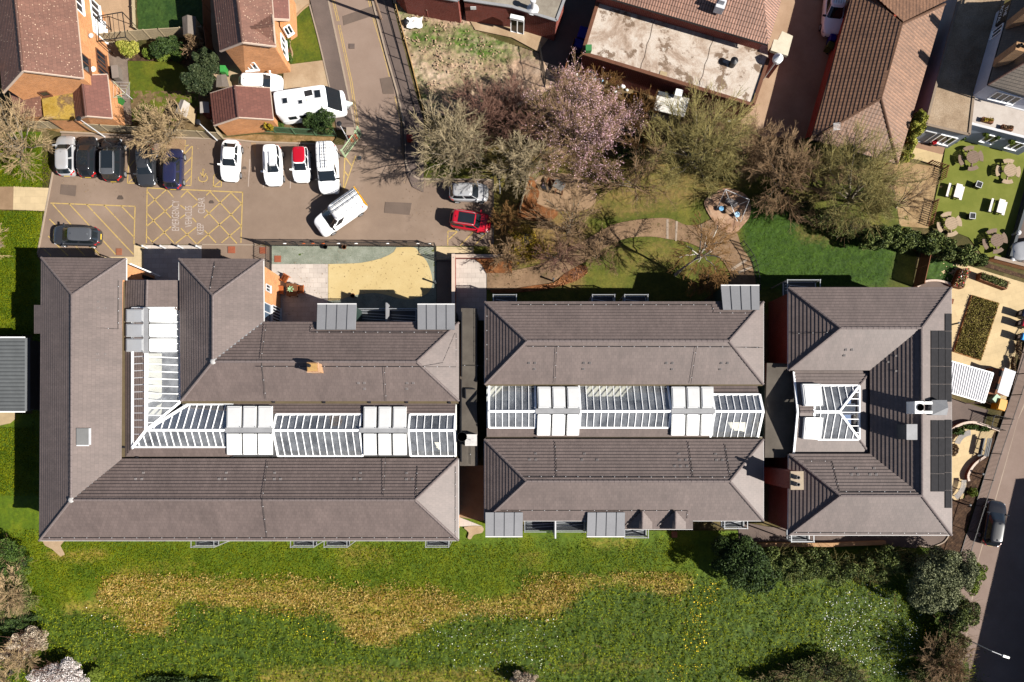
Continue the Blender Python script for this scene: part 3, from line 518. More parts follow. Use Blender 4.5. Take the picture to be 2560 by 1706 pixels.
# painted markings -----------------------------------------------------------
def stripes(name, segs, mat, wd=.1, z=.012):
    mb = MB()
    for a, b in segs:
        a, b = P(a), P(b); d = (b - a).normalized(); n_ = Vector((-d.y, d.x, 0)) * wd / 2
        mb.face([(q.x, q.y, z) for q in (a - n_, b - n_, b + n_, a + n_)])
    return tag(mb.build(name, mat), kind='structure')
def sg(tile, *c): 
    q = t(tile, *c); return [(q[i], q[i + 1]) for i in range(0, len(q), 2)]
stripes('road_marking', sg('B0', 460, 650, 1235, 680, 1232, 680, 1222, 1025, 480, 660, 660, 860, 820, 1050, 920, 1130, 630, 655, 820, 860, 920, 970, 1055, 1118, 790, 662, 1218, 1118, 950, 668, 1222, 960, 1105, 675, 1226, 800, 450, 795, 620, 960, 680, 1035, 775, 1130, 440, 950, 620, 1130, 400, 1070, 465, 1128, 840, 1048, 920, 1130), yel)
stripes('road_marking', sg('B0', 1342, 512, 2215, 552, 1342, 512, 1335, 1015, 2212, 552, 2197, 1012, 1345, 545, 1560, 785, 1520, 525, 1345, 680, 1520, 525, 1585, 600, 1705, 540, 1650, 598, 1705, 535, 1800, 625, 1342, 745, 1590, 1018, 1570, 670, 1340, 860, 1645, 670, 1690, 705, 1560, 865, 1385, 1012, 1340, 950, 1395, 1012, 1650, 880, 1790, 1020, 1600, 1018, 1790, 870, 1640, 790, 1690, 755, 1755, 785, 1790, 825, 1800, 1020, 2110, 752, 2205, 655, 2110, 752, 1865, 900, 1970, 1012, 2020, 1012, 2200, 860, 1875, 710, 2160, 1018, 1860, 785, 2105, 555, 2105, 555, 2205, 655, 1915, 545, 2200, 858, 1915, 545, 1880, 580, 1755, 690, 1800, 655), yel)
stripes('road_marking', sg('B0', 1185, 110, 1162, 468, 1162, 468, 1235, 468, 1240, 410, 1235, 468, 1170, 465, 1235, 410, 1690, 75, 1665, 488, 1665, 488, 1740, 490, 1755, 130, 1742, 490, 1670, 485, 1740, 408, 1668, 405, 1745, 330, 1672, 310, 1748, 230, 1678, 210, 1750, 130, 1685, 135, 1720, 120, 1950, 395, 1945, 500, 1945, 500, 2018, 502, 2020, 430, 2018, 502, 1950, 498, 2018, 440, 1950, 400, 1980, 380, 745, 395, 742, 430, 1178, 320, 1225, 260), yel, .09)
stripes('road_marking', sg('B0', 2278, 250, 2264, 500) + sg('B1', 68, 470, 66, 508, 316, 432, 312, 516), whp, .08)
stripes('road_marking', sg('B1', 810, 235, 797, 530, 910, 218, 800, 530, 815, 235, 872, 312, 808, 360, 842, 405), yel)
stripes('road_marking', sg('B1', 1750, 905, 1748, 1040, 1750, 905, 1835, 905, 1758, 980, 1835, 910, 1862, 1038, 1985, 910, 1990, 1040, 2100, 920), yel)
def dbl(tile, pts, off):
    q = t(tile, *pts); segs = [(q[i], q[i + 1]) for i in range(len(q) - 1)]
    return segs + [((a[0] + off, a[1]), (b[0] + off, b[1])) for a, b in segs]
stripes('road_marking', dbl('A1', (675, -120, 695, 0, 742, 195), 4.5) + dbl('A1', (750, 232, 860, 750, 920, 1160), 4.5), yel, .07)
stripes('road_marking', dbl('A1', (995, -100, 1022, 0, 1048, 100), 4.5) + dbl('A1', (1062, 155, 1160, 480, 1218, 710), 4.5) + dbl('A1', (1265, 880, 1330, 1160), 5), yel, .07)
stripes('road_marking', sg('E3', 2245, 150, 2150, 485, 2098, 645, 2012, 970, 1965, 1140, 1880, 1465, 1850, 1560, 1800, 1750) + sg('D3', 2334, 860, 2300, 1000), whp, .09)
fm = M('white_letter_paint', pc(216, 200, 190), .7, .25, 6, 40, spots=(pc(170, 148, 130), 4, .58))
def word(txt, a, size, rot, mat, name='road_marking', z=.014, kind='structure', parent=None, sx=1.0):
    c = bpy.data.curves.new(name, 'FONT'); c.body = txt; c.size = size
    o = bpy.data.objects.new(name, c); me = bpy.data.meshes.new_from_object(o); me.materials.clear(); me.materials.append(mat); bpy.data.objects.remove(o)
    o = bpy.data.objects.new(name, me); col.objects.link(o); p = P(a, z) if not parent else a; o.location = p; o.rotation_euler = rot if isinstance(rot, tuple) else (0, 0, rot); o.scale.x = sx
    if parent: o.parent = parent
    elif kind: o['kind'] = kind
    return o
word('EMERGENCY', t1('B0', 1632, 905), .96, R(90), fm, sx=.52); word('VEHICLES', t1('B0', 1748, 870), .9, R(90), fm, sx=.52)
word('KEEP', t1('B0', 1856, 938), .9, R(90), fm, sx=.55); word('CLEAR', t1('B0', 1866, 745), .9, R(90), fm, sx=.56)
wc = [t1('B0', 1850 + 42 * math.cos(a), 420 + 36 * math.sin(a)) for a in [R(-40 + 24 * i) for i in range(11)]]
stripes('road_marking', list(zip(wc, wc[1:])) + sg('B0', 1852, 335, 1850, 415, 1828, 372, 1852, 415, 1850, 350, 1865, 345, 1855, 415, 1880, 380), yel, .09)
patch_m = M('asphalt_patch', pc(128, 110, 98), .85, .12, 1, 20); oil = M('oil_stain', pc(104, 90, 80), .7, .2, 3, 20)
for pts in (t('A1', 790, 150, 1060, 60, 1085, 140, 800, 235), t('A1', 1130, 720, 1240, 700, 1262, 860, 1160, 860), t('B1', 1180, 640, 1420, 650, 1400, 760, 1170, 740), t('B0', 560, 480, 700, 490, 690, 590, 550, 570)): sheet('road_patch', pts, .009, patch_m)
for x, y, r in ((600, 330, 16), (1930, 640, 14), (2230, 330, 12), (1100, 600, 18)): c_ = t1('B0', x, y); sheet('oil_stain', [(c_[0] + r * .4 * (1 + .3 * math.sin(3 * a)) * math.cos(a), c_[1] + r * .4 * (1 + .3 * math.cos(2 * a)) * math.sin(a)) for a in [i * .5236 for i in range(12)]], .01, oil)
# ---------------------------------------------------------------- the large brick building: three hipped blocks
EV, RG = 5.3, 7.25
slate_t = ROOF('grey_brown_roof_tiles', pc(136, 119, 113), .33, .3, .07, stain=.2, joint=.7)
ridge_m = M('ridge_tiles', pc(138, 124, 121), .75, .2, 4, 20)
obrick = BRICK('orange_brick', pc(240, 166, 104)); rbrick = BRICK('red_brick', pc(150, 62, 42)); dkgreen = M('dark_green_cladding', (.02, .035, .03), .5, .1)
felt = GROUND('brown_roof_felt', [(.3, pc(96, 88, 80)), (.5, pc(112, 104, 95)), (.7, pc(128, 119, 108))], .5, 20, .004, .12)
zinc = M('grey_standing_seam', (.17, .17, .178), .7, .08, .5, 8, spec=.1); seam_m = M('seam_shade', (.08, .08, .085), .7, .1); frame_w = M('white_window_frame', (.8, .8, .8), .4, .03)
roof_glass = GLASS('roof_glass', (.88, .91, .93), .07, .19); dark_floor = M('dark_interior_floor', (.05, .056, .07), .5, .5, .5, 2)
panel_w = M('white_roof_panel', (.62, .62, .61), .5, .05); solar_m = M('solar_cells', (.02, .0195, .021), .85, .2, 3, 20, spec=.03)
cable_m = M('black_cable', (.015, .014, .014), .6, .05); vent_m = M('tile_vent', (.2, .18, .175), .6, .1); gutter_m = GUT; upst = M('dark_upstand', (.05, .05, .052), .6, .2); inner_w = M('pale_inner_wall', (.6, .6, .57), .8, .05)
moss_gut = M('mossy_valley_gutter', pc(120, 105, 78), .85, .2)
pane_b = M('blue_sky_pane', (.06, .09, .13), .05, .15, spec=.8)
def onplane(pl, p):                                   # point of a roof plane under a photo pixel
    a, b, c = pl; nn = (b - a).cross(c - a); cz = Vector((0, 0, H)); d = P(p, 0) - cz; return cz + d * (nn.dot(a - cz) / nn.dot(d))
def RZ(pts, zs): return [P(p, z) for p, z in zip(pts, zs)]
def roofs(parent, planes, hips, gutters, name='roof', mat=None, capr=.11):
    mb = MB()
    for pl in planes: tile_roof(mb, pl)
    rf = mb.build(name, mat or slate_t, parent)
    for a, b in hips: cb = MB(); caps(cb, a + Vector((0, 0, .03)), b + Vector((0, 0, .03)), capr); cb.build('ridge_tiles', ridge_m, rf)
    for a, b in gutters: MB().bar(a + Vector((0, 0, -.05)), b + Vector((0, 0, -.05)), .11, .1).build('gutter', gutter_m, rf)
    return rf
def wallbox(parent, foot, z0, z1, mat, name='wall'):
    return MB().prism([(p[0], p[1]) for p in foot], z0, z1).build(name, mat, parent)
def glazed(parent, polys, ub, kind='glass_roof', gap=.6, eave=.12):
    """sloping panes carried by white rafters; polys are planes, ub the ridge direction"""
    gl = MB(); fr = MB()
    for poly, edges in polys:
        poly = [Vector(p) for p in poly]; gl.face([p - Vector((0, 0, .03)) for p in poly]); n = (poly[1] - poly[0]).cross(poly[2] - poly[0]).normalized()
        if n.z < 0: n = -n
        u = Vector((0, 0, 1)).cross(n).normalized(); v = n.cross(u); o = poly[0]; q = [((p - o).dot(u), (p - o).dot(v)) for p in poly]
        lo, hi = min(a for a, b in q), max(a for a, b in q); k = max(1, round((hi - lo) / gap))
        for i in range(1, k):
            x = lo + (hi - lo) * i / k; hits = []
            for j in range(len(q)):
                a, b = q[j], q[(j + 1) % len(q)]
                if (a[0] - x) * (b[0] - x) < 0: hits.append(a[1] + (b[1] - a[1]) * (x - a[0]) / (b[0] - a[0]))
            if len(hits) >= 2: fr.bar(o + u * x + v * min(hits), o + u * x + v * max(hits), .05, .08, up=n)
        for i in range(len(poly)):
            wd = edges[i] if i < len(edges) else .12
            if wd: fr.bar(poly[i], poly[(i + 1) % len(poly)], wd * .8, .12, up=n)
    g = gl.build(kind, roof_glass, parent); fr.build('glazing_bars', frame_w, g); return g
def vent(parent, quad, zs, th=.34, louvre=False, rim=.06):
    """white raised roof panel: quad in photo pixels, heights at its corners"""
    cq = (sum(p[0] for p in quad) / 4, sum(p[1] for p in quad) / 4); quad = [(cq[0] + (p[0] - cq[0]) * (1 - 1.5 / max(1, abs(p[0] - cq[0]))), cq[1] + (p[1] - cq[1]) * (1 - .7 / max(1, abs(p[1] - cq[1])))) for p in quad]
    top = [P(p, z) for p, z in zip(quad, zs)]; c = sum(top, Vector()) / 4; mb = MB()
    mb.hexa([p - Vector((0, 0, th)) for p in top], top)
    ins = [c + (p - c) * .86 + Vector((0, 0, .035)) for p in top]; mb.hexa([p - Vector((0, 0, .06)) for p in ins], ins); rim_ = [c + (p - c) * .9 + Vector((0, 0, .012)) for p in top]; mb.hexa([p - Vector((0, 0, .05)) for p in rim_], rim_, 1)
    if louvre:
        for i in range(8):
            f = (i + .5) / 8; a = ins[0].lerp(ins[3], f); b = ins[1].lerp(ins[2], f); mb.bar(a.lerp(b, .12) + Vector((0, 0, .03)), a.lerp(b, .88) + Vector((0, 0, .03)), .05, .05, 1)
    o = mb.build('roof_vent', [panel_w, LGREY], parent)
    if louvre: o['label'] = 'white roof vent with grey louvre slats'
    bl = MB()
    for p in top: bl.disc((c + (p - c) * .95).x, (c + (p - c) * .95).y, p.z, .03, .04, 6)
    bl.build('bolt', STEEL, o); return o
def seam_roof(parent, quad, z0, z1, side='n', wallz=.0, seams=3):
    """grey standing-seam bay roof; quad in pixels nw,ne,se,sw; z0 at the open edge, z1 where it meets the tiles"""
    zz = [z0, z0, z1, z1] if side == 'n' else [z1, z1, z0, z0]; top = [P(p, z) for p, z in zip(quad, zz)]; mb = MB()
    mb.hexa([p - Vector((0, 0, .16)) for p in top], top); a, b, c, d = top
    for i in range(1, seams + 1): mb.bar(a.lerp(b, i / (seams + .75) - .02) + Vector((0, 0, .02)), d.lerp(c, i / (seams + .75) - .02) + Vector((0, 0, .02)), .03, .06, 1)
    r = mb.build('bay_roof', [zinc, seam_m], parent)
    e = MB(); e.bar(*((a + Vector((0, .05, -.02)), b + Vector((0, .05, -.02))) if side == 'n' else (d + Vector((0, -.05, -.02)), c + Vector((0, -.05, -.02)))), .09, .1); e.build('gutter', gutter_m, r)
    f = inset([(p.x, p.y) for p in top], .12); MB().prism(f, 0, min(z0, z1) - .17).build('bay_wall', dkgreen, parent); return r
def balcony(parent, x0, x1, y, side, zr=3.8, depth=1.5):
    """steel balcony on the north (n) or south (s) face; x0..x1,y pixels of its rail"""
    a, b = P((x0, y), zr), P((x1, y), zr); s = 1 if side == 'n' else -1; w_ = a.y - s * depth
    fl = MB().prism([(a.x, w_), (b.x, w_), (b.x, a.y), (a.x, a.y)], 2.55, 2.7); f = fl.build('balcony', DGREY, parent)
    r = MB()
    for p, q in (((a.x, w_), (a.x, a.y)), ((a.x, a.y), (b.x, a.y)), ((b.x, a.y), (b.x, w_))):
        for z in (2.82, 3.76): r.bar((*p, z), (*q, z), .06, .06)
    for p in ((a.x, a.y), (b.x, a.y)): r.box(p[0], p[1], 0, .09, .09, 3.82)
    n = int((b.x - a.x) / .13)
    for i in range(n): r.box(a.x + (b.x - a.x) * (i + .5) / n, a.y, 2.7, .02, .02, 1.05)
    for k in range(3): r.bar((a.x + .2, a.y - s * .25 * k - s * .2, 2.72), (b.x - .1, a.y - s * .25 * k - s * .5, 2.72), .05, .03)
    r.build('railing', STEEL, f)
    return f
def roofcable(parent, pts, zs, r=.02):
    q = [P(p, EV + (z - EV) * (RG - EV) / 1.75 if z > EV else z) + Vector((0, 0, .09)) for p, z in zip(pts, zs)]; mb = MB().tube(q, r, 4)
    for a, b in zip(q, q[1:]):
        k = max(1, int((b - a).length / 1.0))
        for i in range(k): c = a.lerp(b, (i + .5) / k); mb.box(c.x, c.y, c.z - .03, .05, .05, .05, 0, 1)
    mb.build('lightning_cable', [cable_m, LGREY], parent)
def tvents(parent, pts, horiz, plane):
    """groups of slim tile vents; plane = three points of the slope"""
    a, b, c = plane; n = (b - a).cross(c - a).normalized(); cz = Vector((0, 0, H))
    for p in pts:
        mb = MB()
        for k in (-1, 0, 1)[:3 if not horiz else 2]:
            q = (p[0] + (k * 2.3 if not horiz else 0), p[1] + (k * 2.6 if horiz else 0)); d = P(q, 0) - cz; f = n.dot(a - cz) / n.dot(d); w_ = cz + d * f
            mb.box(w_.x, w_.y, w_.z - .02, .03 if not horiz else .24, .24 if not horiz else .03, .09)
        mb.build('tile_vent', vent_m, parent)
def window(parent, a, b, z0, z1, fmat=None, gmat=None, bars=1, out=.04, fw=.08, sill=True):
    """window on a wall: a,b xy ends of the opening seen from outside (outward normal to the right of a->b)"""
    a, b = Vector((a[0], a[1], 0)), Vector((b[0], b[1], 0)); d = (b - a).normalized(); n = Vector((d.y, -d.x, 0)); fm_ = fmat or frame_w
    g = MB(); q = [a + n * .02, b + n * .02]; g.face([(q[0].x, q[0].y, z0), (q[1].x, q[1].y, z0), (q[1].x, q[1].y, z1), (q[0].x, q[0].y, z1)])
    m = MB(); o_ = n * out
    for z in (z0, z1): m.bar(a + o_ + Vector((0, 0, z)), b + o_ + Vector((0, 0, z)), fw, fw)
    for i in range(bars + 2): c = a.lerp(b, i / (bars + 1)) + o_; m.bar(c + Vector((0, 0, z0)), c + Vector((0, 0, z1)), fw, fw * .9)
    f = m.build('window', fm_, parent); g.build('pane', gmat or WINGL, f)
    if sill: MB().bar(a + n * .08 - d * .06 + Vector((0, 0, z0 - .07)), b + n * .08 + d * .06 + Vector((0, 0, z0 - .07)), .14, .06).build('sill', fm_, f)
    return f
# ===== west block: U-shaped, with an L-shaped glass roof ===================
Wb = thing('brick_building', 'long U-shaped brick building whose brown hipped roofs enclose an L-shaped glass roof', 'building', (-20, -2, 0))
e_ = lambda p: P(p, EV); g_ = lambda p: P(p, RG)
A1, A2, A3, A4 = e_((104, 645)), e_((315, 647)), e_((99, 1351.5)), e_((1146, 1351.5))
rA, rB, rC = g_((181, 738)), g_((178.5, 1250)), g_((1037.6, 1250.5)); A5 = e_((1145.5, 1147)); v1 = e_((304, 1148))
A6, A7 = e_((315, 701)), e_((306, 701))
B1, B2, B3, B4, B5, B6 = e_((448, 648)), e_((658, 649)), e_((659, 806)), e_((1147, 807)), e_((1147, 1003)), e_((453, 1003))
qA, qB, qC = g_((533, 740)), g_((533, 904)), g_((1042, 905))
wroof = roofs(Wb, [[A1, A2, rA], [A3, A1, rA, rB], [A2, A6, A7, v1, rB, rA], [A3, A4, rC, rB], [v1, A5, rC, rB], [A4, A5, rC],
    [B1, B2, qA], [B6, B1, qA, qB], [B2, B3, qB, qA], [B3, B4, qC, qB], [B4, B5, qC], [B5, B6, qB, qC]],
    [(A1, rA), (A2, rA), (rA, rB), (A3, rB), (rB, rC), (A4, rC), (A5, rC), (B1, qA), (B2, qA), (qA, qB), (B6, qB), (qB, qC), (B4, qC), (B5, qC)],
    [(A1, A2), (A1, A3), (A3, A4), (A4, A5), (A2, A6), (B1, B2), (B2, B3), (B3, B4), (B1, e_((448, 701)))])
MB().bar(v1 + Vector((0, 0, .03)), rB + Vector((0, 0, .03)), .12, .03).build('valley_strip', LEAD, wroof); MB().bar(B3 + Vector((0, 0, .03)), qB + Vector((0, 0, .03)), .12, .03).build('valley_strip', LEAD, wroof)
for c in (rB, qB): MB().lathe(c.x, c.y, [(.02, c.z + .02), (.26, c.z + .06), (.16, c.z + .15), (.02, c.z + .18)], 8).build('ridge_junction', M('pale_lead', (.3, .29, .28), .6, .2), wroof)
fi = lambda pts, d=.3: inset([(p.x, p.y) for p in pts], d)
wallbox(Wb, fi([A1, A2, e_((306, 1180)), e_((100.3, 1200))], .33), 0, EV - .1, obrick); wallbox(Wb, fi([A3, A4, A5, e_((99, 1148))], .3), 0, EV - .1, obrick)
wallbox(Wb, fi([B1, B2, e_((659, 830)), e_((452, 830))], .33), 0, EV - .1, obrick); wallbox(Wb, fi([e_((452, 806)), B4, B5, B6], .3), 0, EV - .1, obrick)
# small link gable and courtyard front between the two north wings
lr0, lr1 = P((368.8, 701), 6.0), P((367, 775), 6.0); l0, l1, l2, l3 = P((316, 701), 5.0), P((313, 775), 5.0), P((450, 701), 5.0), P((450, 775), 5.0)
lr = roofs(Wb, [[l1, l0, lr0, lr1], [l2, l3, lr1, lr0]], [(lr0, lr1)], [(l0 + Vector((0, 0, -.1)), l2 + Vector((0, 0, -.1)))]); 
wallbox(Wb, [P((315, 703), 5), P((449, 703), 5), P((449, 776), 5), P((315, 776), 5)], 0, 4.9, obrick)
dw = P((371, 682), 2); MB().box(dw.x, dw.y + .1, 0, .1, .1, 4.9).build('downpipe', WHITE, Wb)
# atrium: inner floor, gallery, walls, tiled strips, glass
zE, zR = 4.9, 6.3; E4 = lambda p: P(p, zE); R6 = lambda p: P(p, zR)
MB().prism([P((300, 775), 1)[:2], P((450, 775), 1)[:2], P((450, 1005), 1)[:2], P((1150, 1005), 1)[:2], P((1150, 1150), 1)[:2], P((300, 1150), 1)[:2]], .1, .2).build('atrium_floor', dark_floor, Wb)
ga = MB(); ga.prism([P((345, 800), 4.5)[:2], P((385, 800), 4.5)[:2], P((385, 1060), 4.5)[:2], P((345, 1060), 4.5)[:2]], 3.2, 3.35)
for x0, x1 in ((705, 885), (1042, 1115)): ga.prism([P((x0, 1106), 3.3)[:2], P((x1, 1106), 3.3)[:2], P((x1, 1142), 3.3)[:2], P((x0, 1142), 3.3)[:2]], 3.2, 3.35)
for x0, x1 in ((690, 780),): ga.prism([P((x0, 1040), 3.3)[:2], P((x1, 1040), 3.3)[:2], P((x1, 1054), 3.3)[:2], P((x0, 1054), 3.3)[:2]], 3.2, 3.35)
ga.build('gallery_floor', CREAM, Wb)
for pts in ([(314, 780), (314, 1142)], [(446, 890), (446, 1004)], [(330, 1142), (1140, 1142)], [(456, 1012), (1140, 1012)], [(1140, 1012), (1140, 1142)]): MB().bar(P(pts[0], 4.6) - Vector((0, 0, 1.5)), P(pts[1], 4.6) - Vector((0, 0, 1.5)), .1, 3.0).build('inner_wall', inner_w, Wb)
rm = R6((365, 1075.5)); re = R6((1134, 1076)); rn = R6((366, 770)); aw = E4((309, 1148)); an = E4((309, 770)); ae = E4((450, 770)); ai = E4((450, 1006))
hs, hn = E4((1142, 1147.5)), E4((1142, 1008))
LZ = lambda a, b, f: a.lerp(b, f)
# W slope: tiled strip below glass
sf = .38; ww0, ww1 = LZ(an, rn, sf), LZ(aw, rm, sf)
strips = MB(); tile_roof(strips, [aw, an, ww0, ww1])
def bandS(x0, x1, f0, f1, south, zlo=zE, zhi=zR):      # piece of the long slope between pixel columns (given at the ridge), fractions of the slope
    ye, yr = (1147.5, 1076) if south else (1008, 1076); rx = lambda x: R6((x, yr)); 
    ex = lambda x: Vector((rx(x).x, E4((x, ye)).y, zE)); a, b = ex(x0), ex(x1); c, d = rx(x1), rx(x0)
    return [LZ(a, d, f0), LZ(b, c, f0), LZ(b, c, f1), LZ(a, d, f1)]
sS = bandS(330, 566, 0, .42, True); tile_roof(strips, [aw, sS[1], sS[2], LZ(aw, rm, .42)])
tile_roof(strips, bandS(566, 1136, 0, .08, True)); tile_roof(strips, bandS(566, 1136, 0, .40, False)); tile_roof(strips, bandS(452, 566, 0, .04, False))
strips.build('tiled_strip', slate_t, Wb)
gs = LZ(aw, rm, .42); gW = [(ww1, ww0, rn, rm), (.14, .14, .1, .22)]
g1S = bandS(330, 566, .42, 1, True); g1N = bandS(452, 566, .04, 1, False)
glazed(Wb, [([ww1, ww0, rn, rm], (.13, .12, .12, .24)), ([ae, ai, rm, rn], (.2, .22, .3, .12)), ([gs, g1S[1], g1S[2], rm], (.14, .14, .24, .24)), ([g1N[0], g1N[1], g1N[2], rm], (.14, .14, .24, .24))], None)
for x0, x1 in ((682, 899), (1021, 1136)): glazed(Wb, [(bandS(x0, x1, .1, 1, True), (.16, .18, .26, .18)), (bandS(x0, x1, .42, 1, False), (.16, .18, .26, .18))], None)
for x0, x1 in ((566, 682), (899, 1021)):
    MB().face(bandS(x0, x1, .08, 1, True)).build('vent_upstand', upst, Wb); MB().face(bandS(x0, x1, .4, 1, False)).build('vent_upstand', upst, Wb)
MB().face([E4((318, 770)), E4((318, 884)), R6((366, 884)), R6((366, 770))]).build('vent_upstand', upst, Wb); d0 = MB(); d0.face([E4((445, 770)), E4((445, 884)), R6((366, 884)), R6((366, 770))]); d0.build('vent_upstand', upst, Wb)
for a, b in ((R6((565, 1076)), R6((682, 1076))), (R6((899, 1076)), R6((1021, 1076))), (R6((366, 770)), R6((366, 884)))): MB().bar(a + Vector((0, 0, .08)), b + Vector((0, 0, .08)), .42, .1).build('vent_ridge', LEAD, Wb)
for y0, y1 in ((773, 806), (809.5, 843), (846.5, 880)):
    vent(Wb, [(313.5, y0), (360, y0), (360, y1), (313.5, y1)], (5.35, 6.45, 6.45, 5.35)); vent(Wb, [(372, y0), (438, y0), (438, y1), (372, y1)], (6.45, 5.3, 5.3, 6.45))
for x0, x1 in ((566, 604), (606.5, 642), (644, 681)):
    vent(Wb, [(x0, 1015), (x1, 1015), (x1 - 1, 1070), (x0 - 1, 1070)], (5.4, 5.4, 6.45, 6.45)); vent(Wb, [(x0 - 1, 1084), (x1 - 1, 1084), (x1, 1138), (x0, 1138)], (6.45, 6.45, 5.4, 5.4))
for i, (x0, x1) in enumerate(((908, 942), (945, 979), (981.5, 1017))):
    vent(Wb, [(x0, 1016.5), (x1, 1016.5), (x1 - 1, 1072), (x0 - 1, 1072)], (5.4, 5.4, 6.45, 6.45)); vent(Wb, [(x0 - 1, 1084), (x1 - 1, 1084), (x1, 1139), (x0, 1139)], (6.45, 6.45, 5.4, 5.4), louvre=(i == 0))
vg = MB()
for a, b in ((P((454, 1005.5), 5.05), P((1146, 1005.5), 5.05)), (P((306, 1146), 5.0), P((1144, 1146), 5.0)), (P((308, 705), 5.05), P((308, 1144), 5.05))): vg.bar(a, b, .26, .06)
for x in (t1('C1', 160, 1405), t1('C1', 620, 1408), t1('C1', 1035, 1408), t1('C1', 1375, 1408), t1('C1', 1765, 1412), t1('D0', 1250, 600), t1('D0', 2120, 603), t1('D1', 150, 605), t1('D1', 1020, 608), t1('D1', 1360, 608), t1('D0', 1122, 505)): c = P(x, 5.15); MB().box(c.x, c.y, 5.0, .22, .16, .2).build('rain_hopper', BLACK, Wb)
vg.build('valley_gutter', moss_gut, Wb)
# bays, balconies, chimney, roof window
seam_roof(Wb, t('C1', 560, 517, 915, 517, 905, 745, 553, 745), 5.4, 5.95); seam_roof(Wb, t('C1', 1472, 519, 1812, 519, 1812, 745, 1474, 745), 5.4, 5.95)
for x in (477, 726, 810, 1064): balcony(Wb, x, x + 57, 1368.5, 's')
b_ = balcony(Wb, 892, 1040, 772, 'n', depth=1.9); pw = P((968, 785), 4); MB().box(pw.x, pw.y, 0, .12, 1.8, 4.4).build('screen', zinc, Wb)
ch = t('C1', 462, 1045, 562, 1050, 568, 1130, 464, 1132); zc = 8.3; tp = [P(p, zc) for p in ch]; mb = MB(); mb.prism([p[:2] for p in tp], 6.4, zc); mb.prism(inset([p[:2] for p in tp], -.05), zc - .25, zc - .12)
c_ = mb.build('chimney', BRICK('pale_orange_brick', pc(225, 170, 120)), Wb); cp_ = MB().prism(inset([p[:2] for p in tp], .06), zc, zc + .05); cp_.build('chimney_cap', M('lichen_mortar', pc(220, 175, 110), .9, .35, 3, 14), c_)
mc = P(t1('C1', 488, 1075), zc); MB().lathe(mc.x, mc.y, [(.14, zc), (.15, zc + .12), (.13, zc + .3), (.1, zc + .3)], 10).build('chimney_pot', BLACK, c_)
sw = t('D0', 706, 332, 820, 332, 820, 482, 706, 482); pl = [onplane((A2, v1, rB), p) + Vector((.04, 0, .1)) for p in sw]; mb = MB(); mb.hexa([p - Vector((0, 0, .12)) for p in pl], [p + Vector((0, 0, .1)) for p in pl]); s_ = mb.build('roof_window', M('grey_panel', (.1, .1, .1), .8, .08, spec=.03), Wb)
ff = MB(); ff.bar(pl[1] + Vector((.05, 0, .08)), pl[2] + Vector((.05, 0, .08)), .2, .06); ff.bar(pl[2] + Vector((0, -.06, .08)), pl[3] + Vector((0, -.06, .08)), .08, .06); ff.build('flashing', LGREY, s_)
# bump-out on the west wall
w0 = t('C0', 315, 522, 400, 522, 400, 782, 315, 782); pl = [P(p, z) for p, z in zip(w0, (4.9, 5.5, 5.5, 4.9))]; mb = MB(); tile_roof(mb, pl); bo = mb.build('bump_out_roof', slate_t, Wb); MB().prism(inset([p[:2] for p in pl], .1), 0, 4.7).build('bump_out_wall', obrick, Wb)
# cables and tile vents
slopes = {'SS': (A3, A4, rC), 'SN': (v1, A5, rC), 'WE': (A2, v1, rB), 'WW': (A3, A1, rA), 'NS': (B5, B6, qB), 'NN': (B3, B4, qC)}
tvents(Wb, t('D0', 1310, 742, 1240, 798, 1296, 798, 2065, 742, 2000, 798, 2056, 798) + t('D1', 172, 742, 168, 798, 226, 798, 955, 745, 898, 798, 952, 798, 1375, 745, 1372, 800, 1428, 800), False, slopes['SN'])
tvents(Wb, t('C1', 935, 1228, 990, 1228, 992, 1282, 1378, 1228, 1435, 1228, 1376, 1282), False, slopes['NS'])
tvents(Wb, t('C0', 892, 496, 892, 552, 958, 554, 886, 972, 954, 974, 886, 1027), True, slopes['WE'])
roofcable(Wb, t('D1', 112, 625, 60, 985, 105, 1330), (5.45, 7.15, 5.5)); roofcable(Wb, t('D1', 1182, 590, 1165, 950), (5.4, 6.95)); roofcable(Wb, t('D1', 1472, 675, 1463, 950), (5.6, 6.95)); roofcable(Wb, t('C1', 95, 700, 50, 1020, 95, 1385), (5.6, 7.1, 5.5)); roofcable(Wb, t('C1', 1172, 1085, 1188, 1400), (6.95, 5.4))
roofcable(Wb, t('D0', 400, 1330, 2334, 1330) + t('D1', 1820, 1328, 1820, 680), (5.45, 5.45, 5.45, 5.45)); roofcable(Wb, t('C0', 1085, 300, 1085, 742, 712, 722, 708, 1400), (5.6, 5.6, 6.8, 6.85)); roofcable(Wb, t('C0', 1965, 130, 1912, 410), (5.5, 6.9)); roofcable(Wb, t('C1', 0, 1082, 1825, 1086, 1825, 780), (6.9, 6.9, 5.5)) 
roofcable(Wb, t('D1', 1470, 676, 1760, 676), (5.55, 5.55)); roofcable(Wb, t('C1', 515, 700, 505, 770, 1720, 772), (5.5, 5.85, 5.85))
# east face of the north-west wing by the terrace: window, doors, balcony glazing
ex = (A2.x - .33); xe = fi([B1, B2, e_((659, 830)), e_((452, 830))], .33); wx = max(p[0] for p in xe)
yy = lambda y, z=2: P((680, y), z).y
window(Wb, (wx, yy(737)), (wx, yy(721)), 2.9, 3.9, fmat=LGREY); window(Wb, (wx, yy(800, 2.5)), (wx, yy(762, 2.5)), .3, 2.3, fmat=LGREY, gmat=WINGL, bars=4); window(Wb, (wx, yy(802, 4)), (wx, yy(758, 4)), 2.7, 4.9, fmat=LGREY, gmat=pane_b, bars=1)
wx2 = max(p[0] for p in fi([A1, A2, e_((306, 1180)), e_((100.3, 1200))], .33)); window(Wb, (wx2, yy(696, 2)), (wx2, yy(688, 2)), .1, 2.1, fmat=BLACK)
